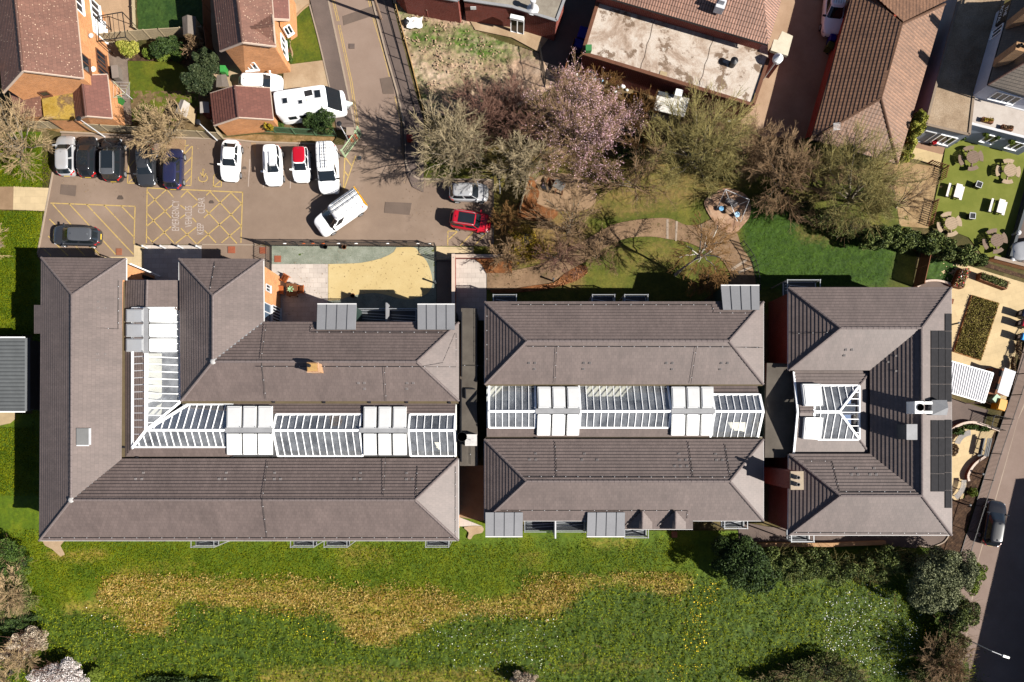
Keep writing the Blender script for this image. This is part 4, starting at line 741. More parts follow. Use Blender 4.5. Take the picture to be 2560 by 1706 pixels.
# flat link roof between the first two blocks
def slab(parent, pts, z, mat, name='link_roof', wall=None, th=.35):
    w_ = [P(p, z)[:2] for p in pts]; o = MB().prism(w_, z - th, z).build(name, mat, parent); MB().prism(inset(w_, .08), 0, z - th - .002).build('link_wall', wall or dkgreen, parent); return o
lk = slab(Wb, t('C1', 1870, 550, 2015, 552, 2015, 1220, 2010, 1400) + t('D1', 2020, 400, 2020, 675, 1856, 675, 1856, 0), 4.6, felt)
pp = MB()
for a, b in ((t1('C1', 1876, 585), t1('C1', 1876, 1175)), (t1('C1', 1872, 1200), t1('D1', 1872, 640)), (t1('C1', 1910, 1285), t1('C1', 2000, 1288)), (t1('C1', 1910, 1290), t1('C1', 1912, 1375))): pp.bar(P(a, 4.7), P(b, 4.7), .08, .3)
pp.build('parapet', BLACK, lk)
ac = P(t1('D1', 1960, 440), 5.2); ab = MB(); ab.box(ac.x, ac.y, 4.62, .98, .98, .75); ab.build('air_handling_unit', M('off_white_casing', (.42, .4, .38), .6, .12), lk); af = MB(); af.tube([(ac.x, ac.y, 5.37), (ac.x, ac.y, 6.3)], .02, 4)
for i in range(5): af.bar((ac.x - .3, ac.y - .25 + i * .12, 6.25), (ac.x + .3, ac.y - .2 + i * .12, 6.25), .02, .02)
af.build('aerial', STEEL, lk)
dd = P(t1('D1', 1880, 410), 5.3); MB().lathe(dd.x, dd.y, [(.02, 5.2), (.25, 5.25), (.42, 5.4), (.4, 5.4), (.05, 5.28)], 14).build('dish', M('dark_dish', (.02, .02, .022), .5, .1), lk); MB().bar((dd.x, dd.y, 4.6), (dd.x, dd.y, 5.25), .05, .05).build('dish_mast', STEEL, lk)
roofcable(lk, t('D1', 1956, 480, 1956, 660), (4.62, 4.62)); roofcable(lk, t('C1', 1845, 1072, 2080, 1075), (4.62, 4.62))
# ===== centre block ============================================================
Cb = thing('brick_building', 'twin-roofed brick building with a straight glass roof, between the other two blocks', 'building', (10, -1, 0))
C1_, C2_, C3_, C4_ = e_((1212, 755.5)), e_((1908, 755.5)), e_((1908, 961)), e_((1212, 961)); c1, c2 = g_((1317, 853)), g_((1822, 853))
D1_, D2_, D3_, D4_ = e_((1211.5, 1099)), e_((1908, 1099)), e_((1908, 1302)), e_((1211.5, 1302)); d1, d2 = g_((1316, 1203.5)), g_((1824, 1203.5))
n = (d1 - D4_); 
x1_, x2_ = onplane((D4_, D3_, d1), (1562, 1302)), onplane((D4_, D3_, d1), (1732, 1302)); y1_, y2_ = onplane((D4_, D3_, d1), (1562, 1323)), onplane((D4_, D3_, d1), (1732, 1323))
croof = roofs(Cb, [[C1_, C2_, c2, c1], [C4_, C1_, c1], [C2_, C3_, c2], [C3_, C4_, c1, c2], [D1_, D2_, d2, d1], [D4_, D1_, d1], [D2_, D3_, d2], [D3_, D4_, d1, d2], [x1_, y1_, y2_, x2_]],
    [(C1_, c1), (C4_, c1), (c1, c2), (C2_, c2), (C3_, c2), (D1_, d1), (D4_, d1), (d1, d2), (D2_, d2), (D3_, d2)], [(C1_, C2_), (C2_, C3_), (D2_, D3_), (D3_, x2_), (y1_, y2_), (x1_, e_((1308, 1302))), (C1_, C4_), (D1_, D4_)])
for q in ([C1_, C2_, C3_, C4_], [D1_, D2_, D3_, D4_]): wallbox(Cb, fi(q), 0, EV - .1, rbrick)
MB().prism([x1_[:2], x2_[:2], (y2_.x, y2_.y + .2), (y1_.x, y1_.y + .2)], 0, y1_.z - .1).build('wall', rbrick, Cb)
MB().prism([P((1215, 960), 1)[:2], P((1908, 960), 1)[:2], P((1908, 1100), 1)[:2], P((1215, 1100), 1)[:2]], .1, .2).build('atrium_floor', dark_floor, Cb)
ga = MB()
for x0, x1, y0, y1 in ((1225, 1312, 955, 1002), (1466, 1640, 955, 1002), (1805, 1868, 1056, 1096)): ga.prism([P((x0, y0), 3.3)[:2], P((x1, y0), 3.3)[:2], P((x1, y1), 3.3)[:2], P((x0, y1), 3.3)[:2]], 3.2, 3.35)
ga.build('gallery_floor', CREAM, Cb)
for pts in ([(1216, 963), (1905, 963)], [(1216, 1094), (1905, 1094)], [(1218, 963), (1218, 1094)]): MB().bar(P(pts[0], 4.6) - Vector((0, 0, 1.5)), P(pts[1], 4.6) - Vector((0, 0, 1.5)), .1, 3.0).build('inner_wall', inner_w, Cb)
def bandC(x0, x1, f0, f1, south):
    ye = 1098 if south else 959; yr = 1028.5; rx = lambda x: R6((x, yr)); ex_ = lambda x: Vector((rx(x).x, E4((x, ye)).y, zE)); a, b, c, d = ex_(x0), ex_(x1), rx(x1), rx(x0)
    return [LZ(a, d, f0), LZ(b, c, f0), LZ(b, c, f1), LZ(a, d, f1)]
st_ = MB(); tile_roof(st_, bandC(1216, 1786, 0, .40, True)); tile_roof(st_, bandC(1786, 1906, 0, .34, False)); tile_roof(st_, bandC(1786, 1906, 0, .02, True)); st_.build('tiled_strip', slate_t, Cb)
for x0, x1 in ((1222, 1339), (1451, 1678)): glazed(Cb, [(bandC(x0, x1, .02, 1, False), (.16, .2, .26, .2)), (bandC(x0, x1, .42, 1, True), (.16, .2, .26, .2))], None)
glazed(Cb, [(bandC(1787, 1908, .4, 1, False), (.16, .25, .26, .2)), (bandC(1787, 1908, .02, 1, True), (.16, .25, .26, .2))], None)
ew = MB()
for x0, x1 in ((1339, 1451), (1678, 1787)): MB().face(bandC(x0, x1, .0, 1, False)).build('vent_upstand', upst, Cb); MB().face(bandC(x0, x1, .05, 1, True)).build('vent_upstand', upst, Cb); MB().bar(R6((x0, 1028.5)) + Vector((0, 0, .08)), R6((x1, 1028.5)) + Vector((0, 0, .08)), .42, .1).build('vent_ridge', LEAD, Cb)
eg = bandC(1222, 1908, 0, 1, False); eg2 = bandC(1222, 1908, 0, 1, True); ew.face([eg[1], eg2[1], eg[2]]); ew.build('gable_glass', roof_glass, Cb)
for xs in (((1342, 1378), (1379, 1414), (1416, 1450)), ((1677.5, 1714), (1715.5, 1750), (1751.5, 1785))):
    for x0, x1 in xs: vent(Cb, [(x0, 966.5), (x1, 966.5), (x1 + 1.5, 1022), (x0 + 2, 1022)], (5.4, 5.4, 6.45, 6.45)); vent(Cb, [(x0 + 1, 1035.5), (x1 + 1, 1035.5), (x1 - 1, 1090), (x0 - 1, 1090)], (6.45, 6.45, 5.4, 5.4))
vg = MB(); vg.bar(P((1214, 962), 5.05), P((1906, 962), 5.05), .22, .06); vg.bar(P((1214, 1097), 5.02), P((1906, 1097), 5.02), .26, .06); vg.build('valley_gutter', moss_gut, Cb)
for x in t('D2', 225, 425, 600, 430, 770, 430, 1035, 430, 1210, 432, 1445, 436, 1620, 436, 1825, 436) + t('C2', 235, 1230, 590, 1232, 1465, 1232, 1825, 1235, 2200, 1237): c = P(x, 5.15); MB().box(c.x, c.y, 5.0, .22, .16, .2).build('rain_hopper', BLACK, Cb)
seam_roof(Cb, t('C2', 1905, 347, 2255, 347, 2258, 565, 1925, 565), 5.4, 5.95); seam_roof(Cb, t('D1', 2092, 1100, 2434, 1100, 2430, 1315, 2092, 1315), 5.4, 5.95, 's'); seam_roof(Cb, t('D2', 690, 1100, 1030, 1100, 1026, 1315, 682, 1315), 5.95, 5.4, 's') if False else seam_roof(Cb, t('D2', 690, 1100, 1030, 1100, 1026, 1315, 682, 1315), 5.4, 5.95, 's')
for x0, x1 in ((1233, 1291), (1481.5, 1537), (1562, 1620)): balcony(Cb, x0, x1, 737, 'n')
balcony(Cb, 1312, 1463, 1330.5, 's', depth=1.2); pw = P((1388, 1322), 4); MB().box(pw.x, pw.y, 0, .12, 1.6, 4.4).build('screen', LGREY, Cb)
balcony(Cb, 1562, 1621, 1345, 's', depth=1.2); balcony(Cb, 1812, 1869, 1322, 's')
for xa, xm, xb in ((1045, 1190, 1275), (1345, 1492, 1582)):         # two little gabled dormers at the south eave
    z1_, z0_ = 6.05, 5.2; r0, r1 = P(t1('D2', xm, 1085), 6.1), P(t1('D2', xm - 2, 1250), 6.1); a0, b0 = P(t1('D2', xa, 1248), 5.2), P(t1('D2', xb, 1250), 5.2); a1, b1 = P(t1('D2', xa + 20, 1200), 5.2), P(t1('D2', xb, 1185), 5.2)
    dm = MB(); tile_roof(dm, [a0, a1, r0, r1]); tile_roof(dm, [b0, b1, r0, r1]); dmo = dm.build('dormer_roof', slate_t, Cb); cb = MB(); caps(cb, r0, r1, .09); cb.build('ridge_tiles', ridge_m, dmo)
    MB().prism([(a0.x + .1, a0.y + .1), (b0.x - .1, b0.y + .1), (b0.x - .1, b0.y + 1), (a0.x + .1, a0.y + 1)], 4, 5.15).build('dormer_wall', WHITE, Cb)
sl_ = {'cS': (D4_, D3_, d2), 'cN': (D1_, D2_, d2), 'nS': (C4_, C3_, c2)}
tvents(Cb, t('D2', 215, 566, 160, 620, 218, 620, 660, 568, 637, 622, 775, 624, 1520, 570, 1528, 625, 1585, 625, 1482, 680, 1536, 680, 1594, 680, 1855, 572, 1862, 626, 1918, 626), False, sl_['cN'])
tvents(Cb, t('C2', 155, 1046, 210, 1046, 207, 1100, 655, 1046, 710, 1046, 652, 1100, 1408, 1047, 1463, 1047, 1460, 1101, 1910, 1047, 1966, 1047, 1900, 1102), False, sl_['nS'])
roofcable(Cb, t('D2', 392, 450, 410, 772), (5.4, 6.9)); roofcable(Cb, t('D2', 1605, 450, 1650, 775), (5.4, 6.9)); roofcable(Cb, t('D2', 1938, 475, 1990, 775), (5.5, 6.9)); roofcable(Cb, t('C2', 407, 900, 390, 1240), (6.9, 5.4)); roofcable(Cb, t('C2', 1680, 900, 1628, 1240), (6.9, 5.4)); roofcable(Cb, t('C2', 135, 900, 1975, 905, 2280, 912), (6.9, 6.9, 5.6))
roofcable(Cb, t('C2', 0, 520, 1825, 522, 1838, 595, 2180, 597), (5.45, 5.45, 5.8, 5.8)); roofcable(Cb, t('D2', -100, 1080, 1600, 1082, 1592, 1155), (5.75, 5.75, 5.4)); roofcable(Cb, t('D2', 100, 772, 1990, 778), (6.9, 6.9)); roofcable(Cb, t('C1', 2105, 560, 2105, 1080), (5.5, 5.5))
# ===== east block ===============================================================
Eb = thing('brick_building', 'brick building with courtyard skylight, chimneys and dark solar panels, nearest the street', 'building', (34, -1, 0))
F1, F2, F3, F4 = e_((1971, 720)), e_((2377.5, 720)), e_((2378.5, 1338)), e_((1971, 1338)); F5 = e_((1971, 926)); F6 = e_((1972, 1133)); F7, F8 = e_((2175, 926)), e_((2175, 1136)); f1, f2, f3, f4 = g_((2101, 820.5)), g_((2303, 820.5)), g_((2304, 1239.5)), g_((2100, 1239.5)); F6.y = F8.y; F5.y = F7.y
eroof = roofs(Eb, [[F1, F2, f2, f1], [F5, F1, f1], [F7, F5, f1, f2], [F8, F7, f2, f3], [F2, F3, f3, f2], [F6, F8, f3, f4], [F4, F6, f4], [F3, F4, f4, f3]],
    [(F1, f1), (F5, f1), (f1, f2), (F2, f2), (f2, f3), (F3, f3), (f3, f4), (F4, f4), (F6, f4)], [(F1, F2), (F2, F3), (F3, F4), (F4, F6), (F5, F1)])
for q in ([F1, F2, e_((2378, 926)), F5],): wallbox(Eb, fi(q), 0, EV - .1, rbrick)
wallbox(Eb, fi([F6, e_((2378, 1136)), F3, F4]), 0, EV - .1, rbrick); wallbox(Eb, fi([e_((2175, 900)), e_((2378, 900)), e_((2378, 1160)), e_((2175, 1160))], .34), 0, EV - .1, rbrick)
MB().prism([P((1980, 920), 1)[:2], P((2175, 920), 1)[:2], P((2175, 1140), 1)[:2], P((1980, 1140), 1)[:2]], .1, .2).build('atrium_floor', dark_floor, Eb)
iw0, iw1, ie0, ie1 = E4((1985, 928)), E4((1985, 1137)), E4((2176, 928)), E4((2176, 1137)); ir0, ir1 = R6((2000, 1030)), R6((2098, 1030)); nx_ = lambda a, b, f: a.lerp(b, f); s3 = .36
sk0, sk1, sk2, sk3 = nx_(iw0, ir0, s3), nx_(ie0, ir1, s3), nx_(ie1, ir1, s3), nx_(iw1, ir0, s3)
st_ = MB(); tile_roof(st_, [iw0, ie0, sk1, sk0]); tile_roof(st_, [ie1, ie0, sk1, sk2]); tile_roof(st_, [iw1, ie1, sk2, sk3]); mid0, mid1 = nx_(sk0, sk1, .34), nx_(sk3, sk2, .34); rmid = nx_(ir0, ir1, .35)
tile_roof(st_, [sk0, mid0, rmid, ir0]); tile_roof(st_, [sk3, mid1, rmid, ir0]); st_.build('tiled_strip', slate_t, Eb); cb = MB(); caps(cb, nx_(ie0, ir1, .02), sk1, .1); caps(cb, nx_(ie1, ir1, .02), sk2, .1); caps(cb, ir0, rmid, .1); cb.build('ridge_tiles', ridge_m, Eb)
glazed(Eb, [([mid0, sk1, ir1, rmid], (.16, .2, .3, .2)), ([sk1, sk2, ir1], (.14, .22, .22)), ([mid1, sk2, ir1, rmid], (.16, .2, .3, .2))], None)
wg = MB(); wl = P((1983, 926), 5.3); 
for a, b in ((P((1984, 930), 4.9), ir0 + Vector((-.2, 0, 0))), (P((1984, 1135), 4.9), ir0 + Vector((-.2, 0, 0)))): wg.bar(a, b, .16, .14)
wg.build('gable_frame', frame_w, Eb)
vent(Eb, t('C3', 308, 1238, 490, 1238, 510, 1445, 330, 1445), (5.8, 5.8, 6.5, 6.5), .5); vent(Eb, t('D3', 335, 230, 512, 232, 488, 440, 318, 432), (6.5, 6.5, 5.8, 5.8), .5)
# solar panels on the street-side slope, each panel a part
pl3 = (F2, F3, f3); nn = (F3 - F2).cross(f3 - F2).normalized(); nn = nn if nn.z > 0 else -nn
def panel(x0, x1, y0, y1):
    q = [onplane(pl3, p) + nn * .1 for p in ((x0 + .6, y0 + .6), (x1 - .6, y0 + .6), (x1 - .6, y1 - .6), (x0 + .6, y1 - .6))]
    MB().hexa([p - nn * .05 for p in q], q).build('solar_panel', solar_m, Eb)
for i in range(10):
    y0 = 827 + 44.75 * i
    if i == 9: continue
    for x0, x1 in ((2324.5, 2343), (2343, 2360)):
        if not (i == 4 and True): panel(x0, x1, y0, y0 + 44.75)
for i in range(11):
    y0 = 784.5 + 44.2 * i
    if i != 5: panel(2360, 2377, y0, y0 + 44.2)
# chimney on the ridge with fan unit and lead-flashed stack
def boxat(parent, pts, zt, zb, mat, name): 
    o = MB().prism([P(p, zt)[:2] for p in pts], zb, zt).build(name, mat, parent); return o
c_ = boxat(Eb, t('C3', 1340, 1400, 1418, 1398, 1418, 1512, 1340, 1512), 7.9, 6.3, panel_w, 'ventilation_cowl'); fc = P(t1('C3', 1388, 1455), 7.9); MB().lathe(fc.x, fc.y, [(.02, 7.92), (.24, 7.92), (.3, 7.95), (.27, 7.95), (.1, 7.93)], 16).build('fan', BLACK, c_)
hd = t('C3', 1492, 1388, 1632, 1388, 1632, 1525, 1492, 1525); tp = [P(p, 7.4) for p in hd]; ap = sum(tp, Vector()) / 4 + Vector((.45, 0, .45)); mb = MB(); mb.prism([p[:2] for p in tp], 5.9, 7.4); 
for i in range(4): mb.face([tp[i], tp[(i + 1) % 4], ap])
s_ = mb.build('chimney', LEAD, Eb); MB().bar(P(t1('C3', 1420, 1415), 7.6), P(t1('C3', 1490, 1415), 7.5), .22, .2).build('duct', panel_w, s_); MB().bar(P(t1('C3', 1420, 1500), 7.6), P(t1('C3', 1490, 1500), 7.5), .22, .2).build('duct', panel_w, s_)
boxat(Eb, t('D3', 1266, 297, 1360, 297, 1360, 436, 1266, 436), 7.8, 6.3, DGREY, 'roof_cowl'); MB().prism([P(p, 7.84)[:2] for p in t('D3', 1264, 295, 1362, 295, 1362, 438, 1264, 438)], 7.8, 7.84).build('cowl_top', LEAD, Eb)  # sides painted darker to hold their shade; top keeps the lead grey
st_ = boxat(Eb, t('D3', 208, 728, 316, 728, 318, 888, 208, 888), 8.6, 0, rbrick, 'chimney'); stq = inset([P(p, 8.6)[:2] for p in t('D3', 208, 728, 316, 728, 318, 888, 208, 888)], -.04); MB().prism(stq, 8.5, 8.68).build('chimney_cap', M('pale_mortar', pc(205, 185, 160), .9, .15, 4), st_)
for y in (775, 838): c = P(t1('D3', 240, y), 8.7); MB().lathe(c.x, c.y, [(.17, 8.68), (.19, 8.8), (.14, 9.2), (.15, 9.5), (.11, 9.5), (.09, 9.2)], 12).build('chimney_pot', M('grey_clay', (.09, .09, .095), .7, .1), st_)
balcony(Eb, 1969, 2051, 700, 'n'); balcony(Eb, 1979, 2035, 1355, 's'); 
slab(Eb, t('C3', -10, 1050, 190, 1056, 190, 1125, 235, 1130) + t('D3', 235, 560, 185, 545, 160, 600, -30, 600), 4.5, felt)
tvents(Eb, t('C3', 710, 925, 765, 925, 695, 978), False, (F7, F5, f1)); tvents(Eb, t('D3', 800, 702, 965, 702, 760, 756, 818, 756, 928, 756, 985, 756), False, (F6, F8, f4)); tvents(Eb, t('C3', 1168, 990, 1098, 1045, 1168, 1128), True, (F8, F7, f2))
roofcable(Eb, t('D3', 580, 632, 650, 908), (5.6, 6.9)); roofcable(Eb, t('C3', 215, 785, 600, 770), (5.5, 6.8)); roofcable(Eb, t('D3', 200, 1282, 1620, 1290), (5.45, 5.45)); roofcable(Eb, t('D3', 330, 632, 580, 632), (5.6, 5.6)); roofcable(Eb, t('D3', 650, 908, 1350, 912), (6.9, 6.9))
# windows of the long south and east walls
for par, xa, xb, ypix, n in ((Wb, A3.x + 1.5, A4.x - 1.5, A3.y + .3, 10), (Cb, y2_.x + .6, D3_.x - 1.0, D3_.y + .3, 2), (Eb, F4.x + 1.2, F3.x - 1.2, F4.y + .3, 5)):
    for i in range(n):
        c = xa + (xb - xa) * (i + .5) / n
        for z0 in (.9, 3.2): window(par, (c - .7, ypix), (c + .7, ypix), z0, z0 + 1.25, sill=False)
# ---------------------------------------------------------------- vehicles
def PAINT(name, c, metal=0.0, var=.03): return M(name, c, .2, var, .7, 8, metal=metal, spec=.4, coat=.5)
p_white = PAINT('white_car_paint', (.8, .8, .8)); p_silver = PAINT('silver_car_paint', (.42, .42, .43), .4); p_black = PAINT('black_car_paint', (.012, .012, .014)); p_grey = PAINT('dark_grey_car_paint', (.035, .037, .042), .3)
p_navy = PAINT('navy_car_paint', (.018, .02, .055), .2); p_red = PAINT('red_car_paint', (.32, .006, .016)); p_mid = PAINT('grey_car_paint', (.11, .115, .125), .45)
carglass = M('car_glass', (.01, .013, .016), .05, .1, spec=.8); lampw = M('clear_lamp', (.5, .52, .55), .15, .1, spec=.8); lampr = M('red_lamp', (.35, .01, .012), .2, .1, spec=.6); rimm = M('alloy_rim', (.3, .3, .31), .35, .1, metal=.6)
yplate = M('yellow_plate', (.7, .5, .05), .5, .05); trim_b = M('black_trim', (.015, .015, .016), .55, .1)
def half_ring(x0, x1, hw, n, K):
    th = np.linspace(0, math.pi, 600); a = (x1 - x0) / 2; c = (x0 + x1) / 2
    x = c + a * np.sign(np.cos(th)) * np.abs(np.cos(th)) ** (2 / n); y = hw * np.abs(np.sin(th)) ** (2 / n)
    d = np.concatenate([[0], np.cumsum(np.hypot(np.diff(x), np.diff(y)))]); s = np.linspace(0, d[-1], K)
    return np.interp(s, d, x), np.interp(s, d, y)
def loft(rows):                                       # rows: list of (x,y,z) half rings -> full faces; returns quads with (pts)
    out = []
    for r0, r1 in zip(rows, rows[1:]):
        for i in range(len(r0) - 1):
            q = [r0[i], r0[i + 1], r1[i + 1], r1[i]]; out.append(q); out.append([(x, -y, z) for x, y, z in q[::-1]])
    return out
def weld(mb):                                         # merge equal points so that smooth shading runs across faces
    key = {}; nv = []; mp = []
    for v in mb.v:
        k = (round(v[0], 4), round(v[1], 4), round(v[2], 4))
        if k not in key: key[k] = len(nv); nv.append(v)
        mp.append(key[k])
    mb.v = nv; fs = []; ms = []; us = []
    for f, m, u in zip(mb.f, mb.m, mb.uv):
        g = []; gu = []
        for i, q in zip(f, u):
            if mp[i] not in g: g.append(mp[i]); gu.append(q)
        if len(g) >= 3: fs.append(tuple(g)); ms.append(m); us.append(gu)
    mb.f, mb.m, mb.uv = fs, ms, us; return mb
def vehicle(name, label, cat, px, d, L, W, Ht, paint, kind='hatch', roof=None, rails_=False, group=None, sunroof=False, zc=.7, rear_yellow=True):
    w_ = P(px, zc); rz = math.atan2(-d[1], d[0]); t_ = thing(name, label, cat, (0, 0, 0), group); K = 44; NE = 7.5 if kind == 'van' else 4.6; hw = W / 2; h = L / 2
    sec = {'hatch': ([0, .08, .6, .72, .9, 1], [.9, .96, .95, .93, .8, .62], (-h + .06, h * .6, -h + .42, h * .16), .86, .68),
           'suv': ([0, .08, .6, .72, .9, 1], [1.0, 1.05, 1.05, 1.04, .98, .8], (-h + .05, h * .56, -h + .34, h * .24), .88, .72),
           'coupe': ([0, .1, .55, .7, .9, 1], [.85, .95, .92, .9, .78, .6], (-h + .12, h * .42, -h + .95, -h * .02), .84, .62),
           'mini': ([0, .08, .65, .78, .92, 1], [.9, .95, .95, .92, .82, .68], (-h + .04, h * .5, -h + .25, h * .04), .87, .7),
           'van': ([0, .08, .7, .78, .92, 1], [1.1, 1.15, 1.15, 1.12, 1.0, .8], (-h + .03, h * .64, -h + .09, h * .2), .95, .84),
           'pickup': ([0, .08, .6, .72, .9, 1], [1.0, 1.05, 1.05, 1.04, .96, .8], (-h + .05, h * .5, -h + .2, h * .1), .9, .74)}[kind]
    zb = lambda x: np.interp(x / L + .5, sec[0], sec[1]); rows = []
    for zz, sa, sw in ((.2, .96, .9), (.32, .99, .96), (.5, 1, .99), (.68, .995, 1.0)):
        x, y = half_ring(-h * sa, h * sa, hw * sw, NE, K); rows.append([(a, b, min(zz, zb(a) - .08)) for a, b in zip(x, y)])
    for dz, sa, sw in ((-.03, .985, .975), (.0, .97, .94), (.025, .93, .86)):
        x, y = half_ring(-h * sa, h * sa, hw * sw, NE, K); rows.append([(a, b, zb(a) + dz) for a, b in zip(x, y)])
    x, y = half_ring(-h * .9, h * .9, hw * .45, 4.6, K); rows.append([(a, b, zb(a) + .05) for a, b in zip(x, y)]); rows.append([(a, 0, zb(a) + .055) for a in x])
    mb = MB()
    for q in loft(rows): mb.face(q)
    xb0, xb1, xt0, xt1 = sec[2]; wb, wt = hw * sec[3], hw * sec[4]; lv = [0, .1, .5, .88, 1.0]; crow = []
    for u in lv:
        e = u ** .85; x, y = half_ring(xb0 + (xt0 - xb0) * e, xb1 + (xt1 - xb1) * e, wb + (wt - wb) * u, 5.5 if kind != 'van' else 8, K); zt = Ht - .07
        crow.append([(a, b, (zb(a0) - .02) * (1 - u) + zt * u) for a, b, a0 in zip(x, y, half_ring(xb0, xb1, wb, 5.5, K)[0])])
    G = {'windscreen': MB(), 'rear_window': MB(), 'side_window_a': MB(), 'side_window_b': MB()}
    cx, aa = (xb0 + xb1) / 2, (xb1 - xb0) / 2
    for li in range(len(lv) - 1):
        r0, r1 = crow[li], crow[li + 1]; u = (lv[li] + lv[li + 1]) / 2; e = u ** .85; x0, x1, wy = xb0 + (xt0 - xb0) * e, xb1 + (xt1 - xb1) * e, wb + (wt - wb) * u
        for i in range(K - 1):
            q = [r0[i], r0[i + 1], r1[i + 1], r1[i]]; xn = (sum(p[0] for p in q) / 4 - (x0 + x1) / 2) / ((x1 - x0) / 2); yn = sum(p[1] for p in q) / 4 / wy; tgt = None
            if 1 <= li <= 2:
                if xn > .9 and yn < .9: tgt = 'windscreen'
                elif xn < -.9 and yn < .84: tgt = 'rear_window' if kind != 'van' else None
                elif yn > .9 and -.84 < xn < .84 and not -.02 < xn < .07 and (kind != 'van' or xn > .45): tgt = 'side'
            m_ = [(x, -y, z) for x, y, z in q[::-1]]
            if tgt == 'side': G['side_window_a'].face(q); G['side_window_b'].face(m_)
            elif tgt: G[tgt].face(q); G[tgt].face(m_)
            else: mb.face(q); mb.face(m_)
    weld(mb).build('body', paint, t_, smooth=True)
    for k, g in G.items():
        if g.f: weld(g).build(k.replace('_a', '').replace('_b', ''), carglass, t_, smooth=True)
    rr = [crow[-1]]
    for dz, s_ in ((-.025, .93), (-.005, .7), (0, .35)):
        rr.append([((a - (xt0 + xt1) / 2) * (s_ * .5 + .5 if s_ < .9 else .98) + (xt0 + xt1) / 2, b * s_, Ht + dz) for a, b, c in crow[-1]])
    rr.append([(a[0], 0, Ht + .004) for a in rr[-1]]); rb_ = MB()
    for q in loft(rr): rb_.face(q)
    weld(rb_).build('roof', roof or paint, t_, smooth=True)
    if sunroof: MB().hexa([(xt0 + (xt1 - xt0) * .25, -wt * .76, Ht - .02), (xt1 - .02, -wt * .76, Ht - .03), (xt1 - .02, wt * .76, Ht - .03), (xt0 + (xt1 - xt0) * .25, wt * .76, Ht - .02)], [(xt0 + (xt1 - xt0) * .25, -wt * .74, Ht + .014), (xt1 - .02, -wt * .72, Ht + .002), (xt1 - .02, wt * .72, Ht + .002), (xt0 + (xt1 - xt0) * .25, wt * .74, Ht + .014)]).build('sunroof', carglass, t_)
    if rails_:
        for s_ in (-1, 1): MB().tube([(xt0 + .08, s_ * wt * .88, Ht - .05), (xt0 + .2, s_ * wt * .88, Ht + .05), (xt1 - .2, s_ * wt * .88, Ht + .05), (xt1 - .05, s_ * wt * .88, Ht - .06)], .025, 6).build('roof_rail', rimm, t_)
    for s_ in (-1, 1):
        zf, zr = zb(h * .95) - .09, (zb(-h * .95) - .12)
        a = MB(); a.hexa([(h * .93, s_ * hw * .52, zf - .08), (h * 1.0 - .05, s_ * hw * .5, zf - .06), (h * .9, s_ * hw * .9, zf - .06), (h * .8, s_ * hw * .9, zf)][::s_], [(h * .88, s_ * hw * .5, zf + .1), (h * .975, s_ * hw * .48, zf + .03), (h * .9, s_ * hw * .88, zf + .05), (h * .78, s_ * hw * .88, zf + .11)][::s_]); a.build('headlight', lampw, t_)
        a = MB(); zz0, zz1 = (zr - .1, zr + .1) if kind != 'van' else (.8, 1.5); a.hexa([(-h * .99, s_ * hw * .6, zz0), (-h * .8, s_ * hw * .95, zz0), (-h * .75, s_ * hw * .9, zz0), (-h * .9, s_ * hw * .55, zz0)][::-s_], [(-h * .985, s_ * hw * .6, zz1), (-h * .83, s_ * hw * .93, zz1), (-h * .75, s_ * hw * .86, zz1 + .03), (-h * .88, s_ * hw * .55, zz1 + .03)][::-s_]); a.build('tail_light', lampr, t_)
        xm = xb1 - (xb1 - xt1) * .35; MB().hexa([(xm - .06, s_ * hw * .86, zb(xm) - .02), (xm + .08, s_ * hw * .86, zb(xm) - .02), (xm + .06, s_ * (hw + .17), zb(xm) + .02), (xm - .05, s_ * (hw + .17), zb(xm) + .02)], [(xm - .04, s_ * hw * .86, zb(xm) + .13), (xm + .06, s_ * hw * .86, zb(xm) + .12), (xm + .04, s_ * (hw + .16), zb(xm) + .13), (xm - .05, s_ * (hw + .16), zb(xm) + .15)]).build('wing_mirror', paint if kind not in ('van', 'pickup') else trim_b, t_)
        for xw in (-h * .6, h * .62):
            wh = MB(); n = 18; yc = s_ * (hw - .1)
            wh.tube([(xw, yc - .1, .32), (xw, yc - .09, .32), (xw, yc + .09, .32), (xw, yc + .1, .32)], [.28, .32, .32, .28], n); o = wh.build('wheel', RUBBER, t_)
            ri = MB(); ri.tube([(xw, yc + s_ * .1, .32), (xw, yc + s_ * .115, .32)], .2, 12); 
            for k in range(5): an = k * 1.2566; ri.bar((xw, yc + s_ * .12, .32), (xw + .19 * math.cos(an), yc + s_ * .12, .32 + .19 * math.sin(an)), .05, .02)
            ri.build('rim', rimm, o)
    MB().box(-h * .985 - .01, 0, .55, .04, .5, .11).build('number_plate', yplate if rear_yellow else WHITE, t_); MB().box(h * .985, 0, .38, .06, W * .5, .16).build('grille', trim_b, t_)
    t_.location = (w_.x, w_.y, 0); t_.rotation_euler.z = rz; t_['_'] = 0; del t_['_']; return t_, (xt0, xt1, wt, Ht)
row = 'cars parked in the marked bays'
def roofrack(t_, x0, x1, wt, Ht, n=5, mat=DGREY):
    mb = MB()
    for s_ in (-1, 1): mb.tube([(x0, s_ * wt * .85, Ht + .14), (x1, s_ * wt * .85, Ht + .14)], .014, 5)
    for i in range(n):
        x = x0 + (x1 - x0) * i / (n - 1); mb.tube([(x, -wt * .88, Ht - .05), (x, -wt * .85, Ht + .12), (x, wt * .85, Ht + .12), (x, wt * .88, Ht - .05)], .013, 5)
    mb.build('roof_rack', mat, t_)
ladm = M('ladder_grey', (.05, .05, .055), .5, .15)
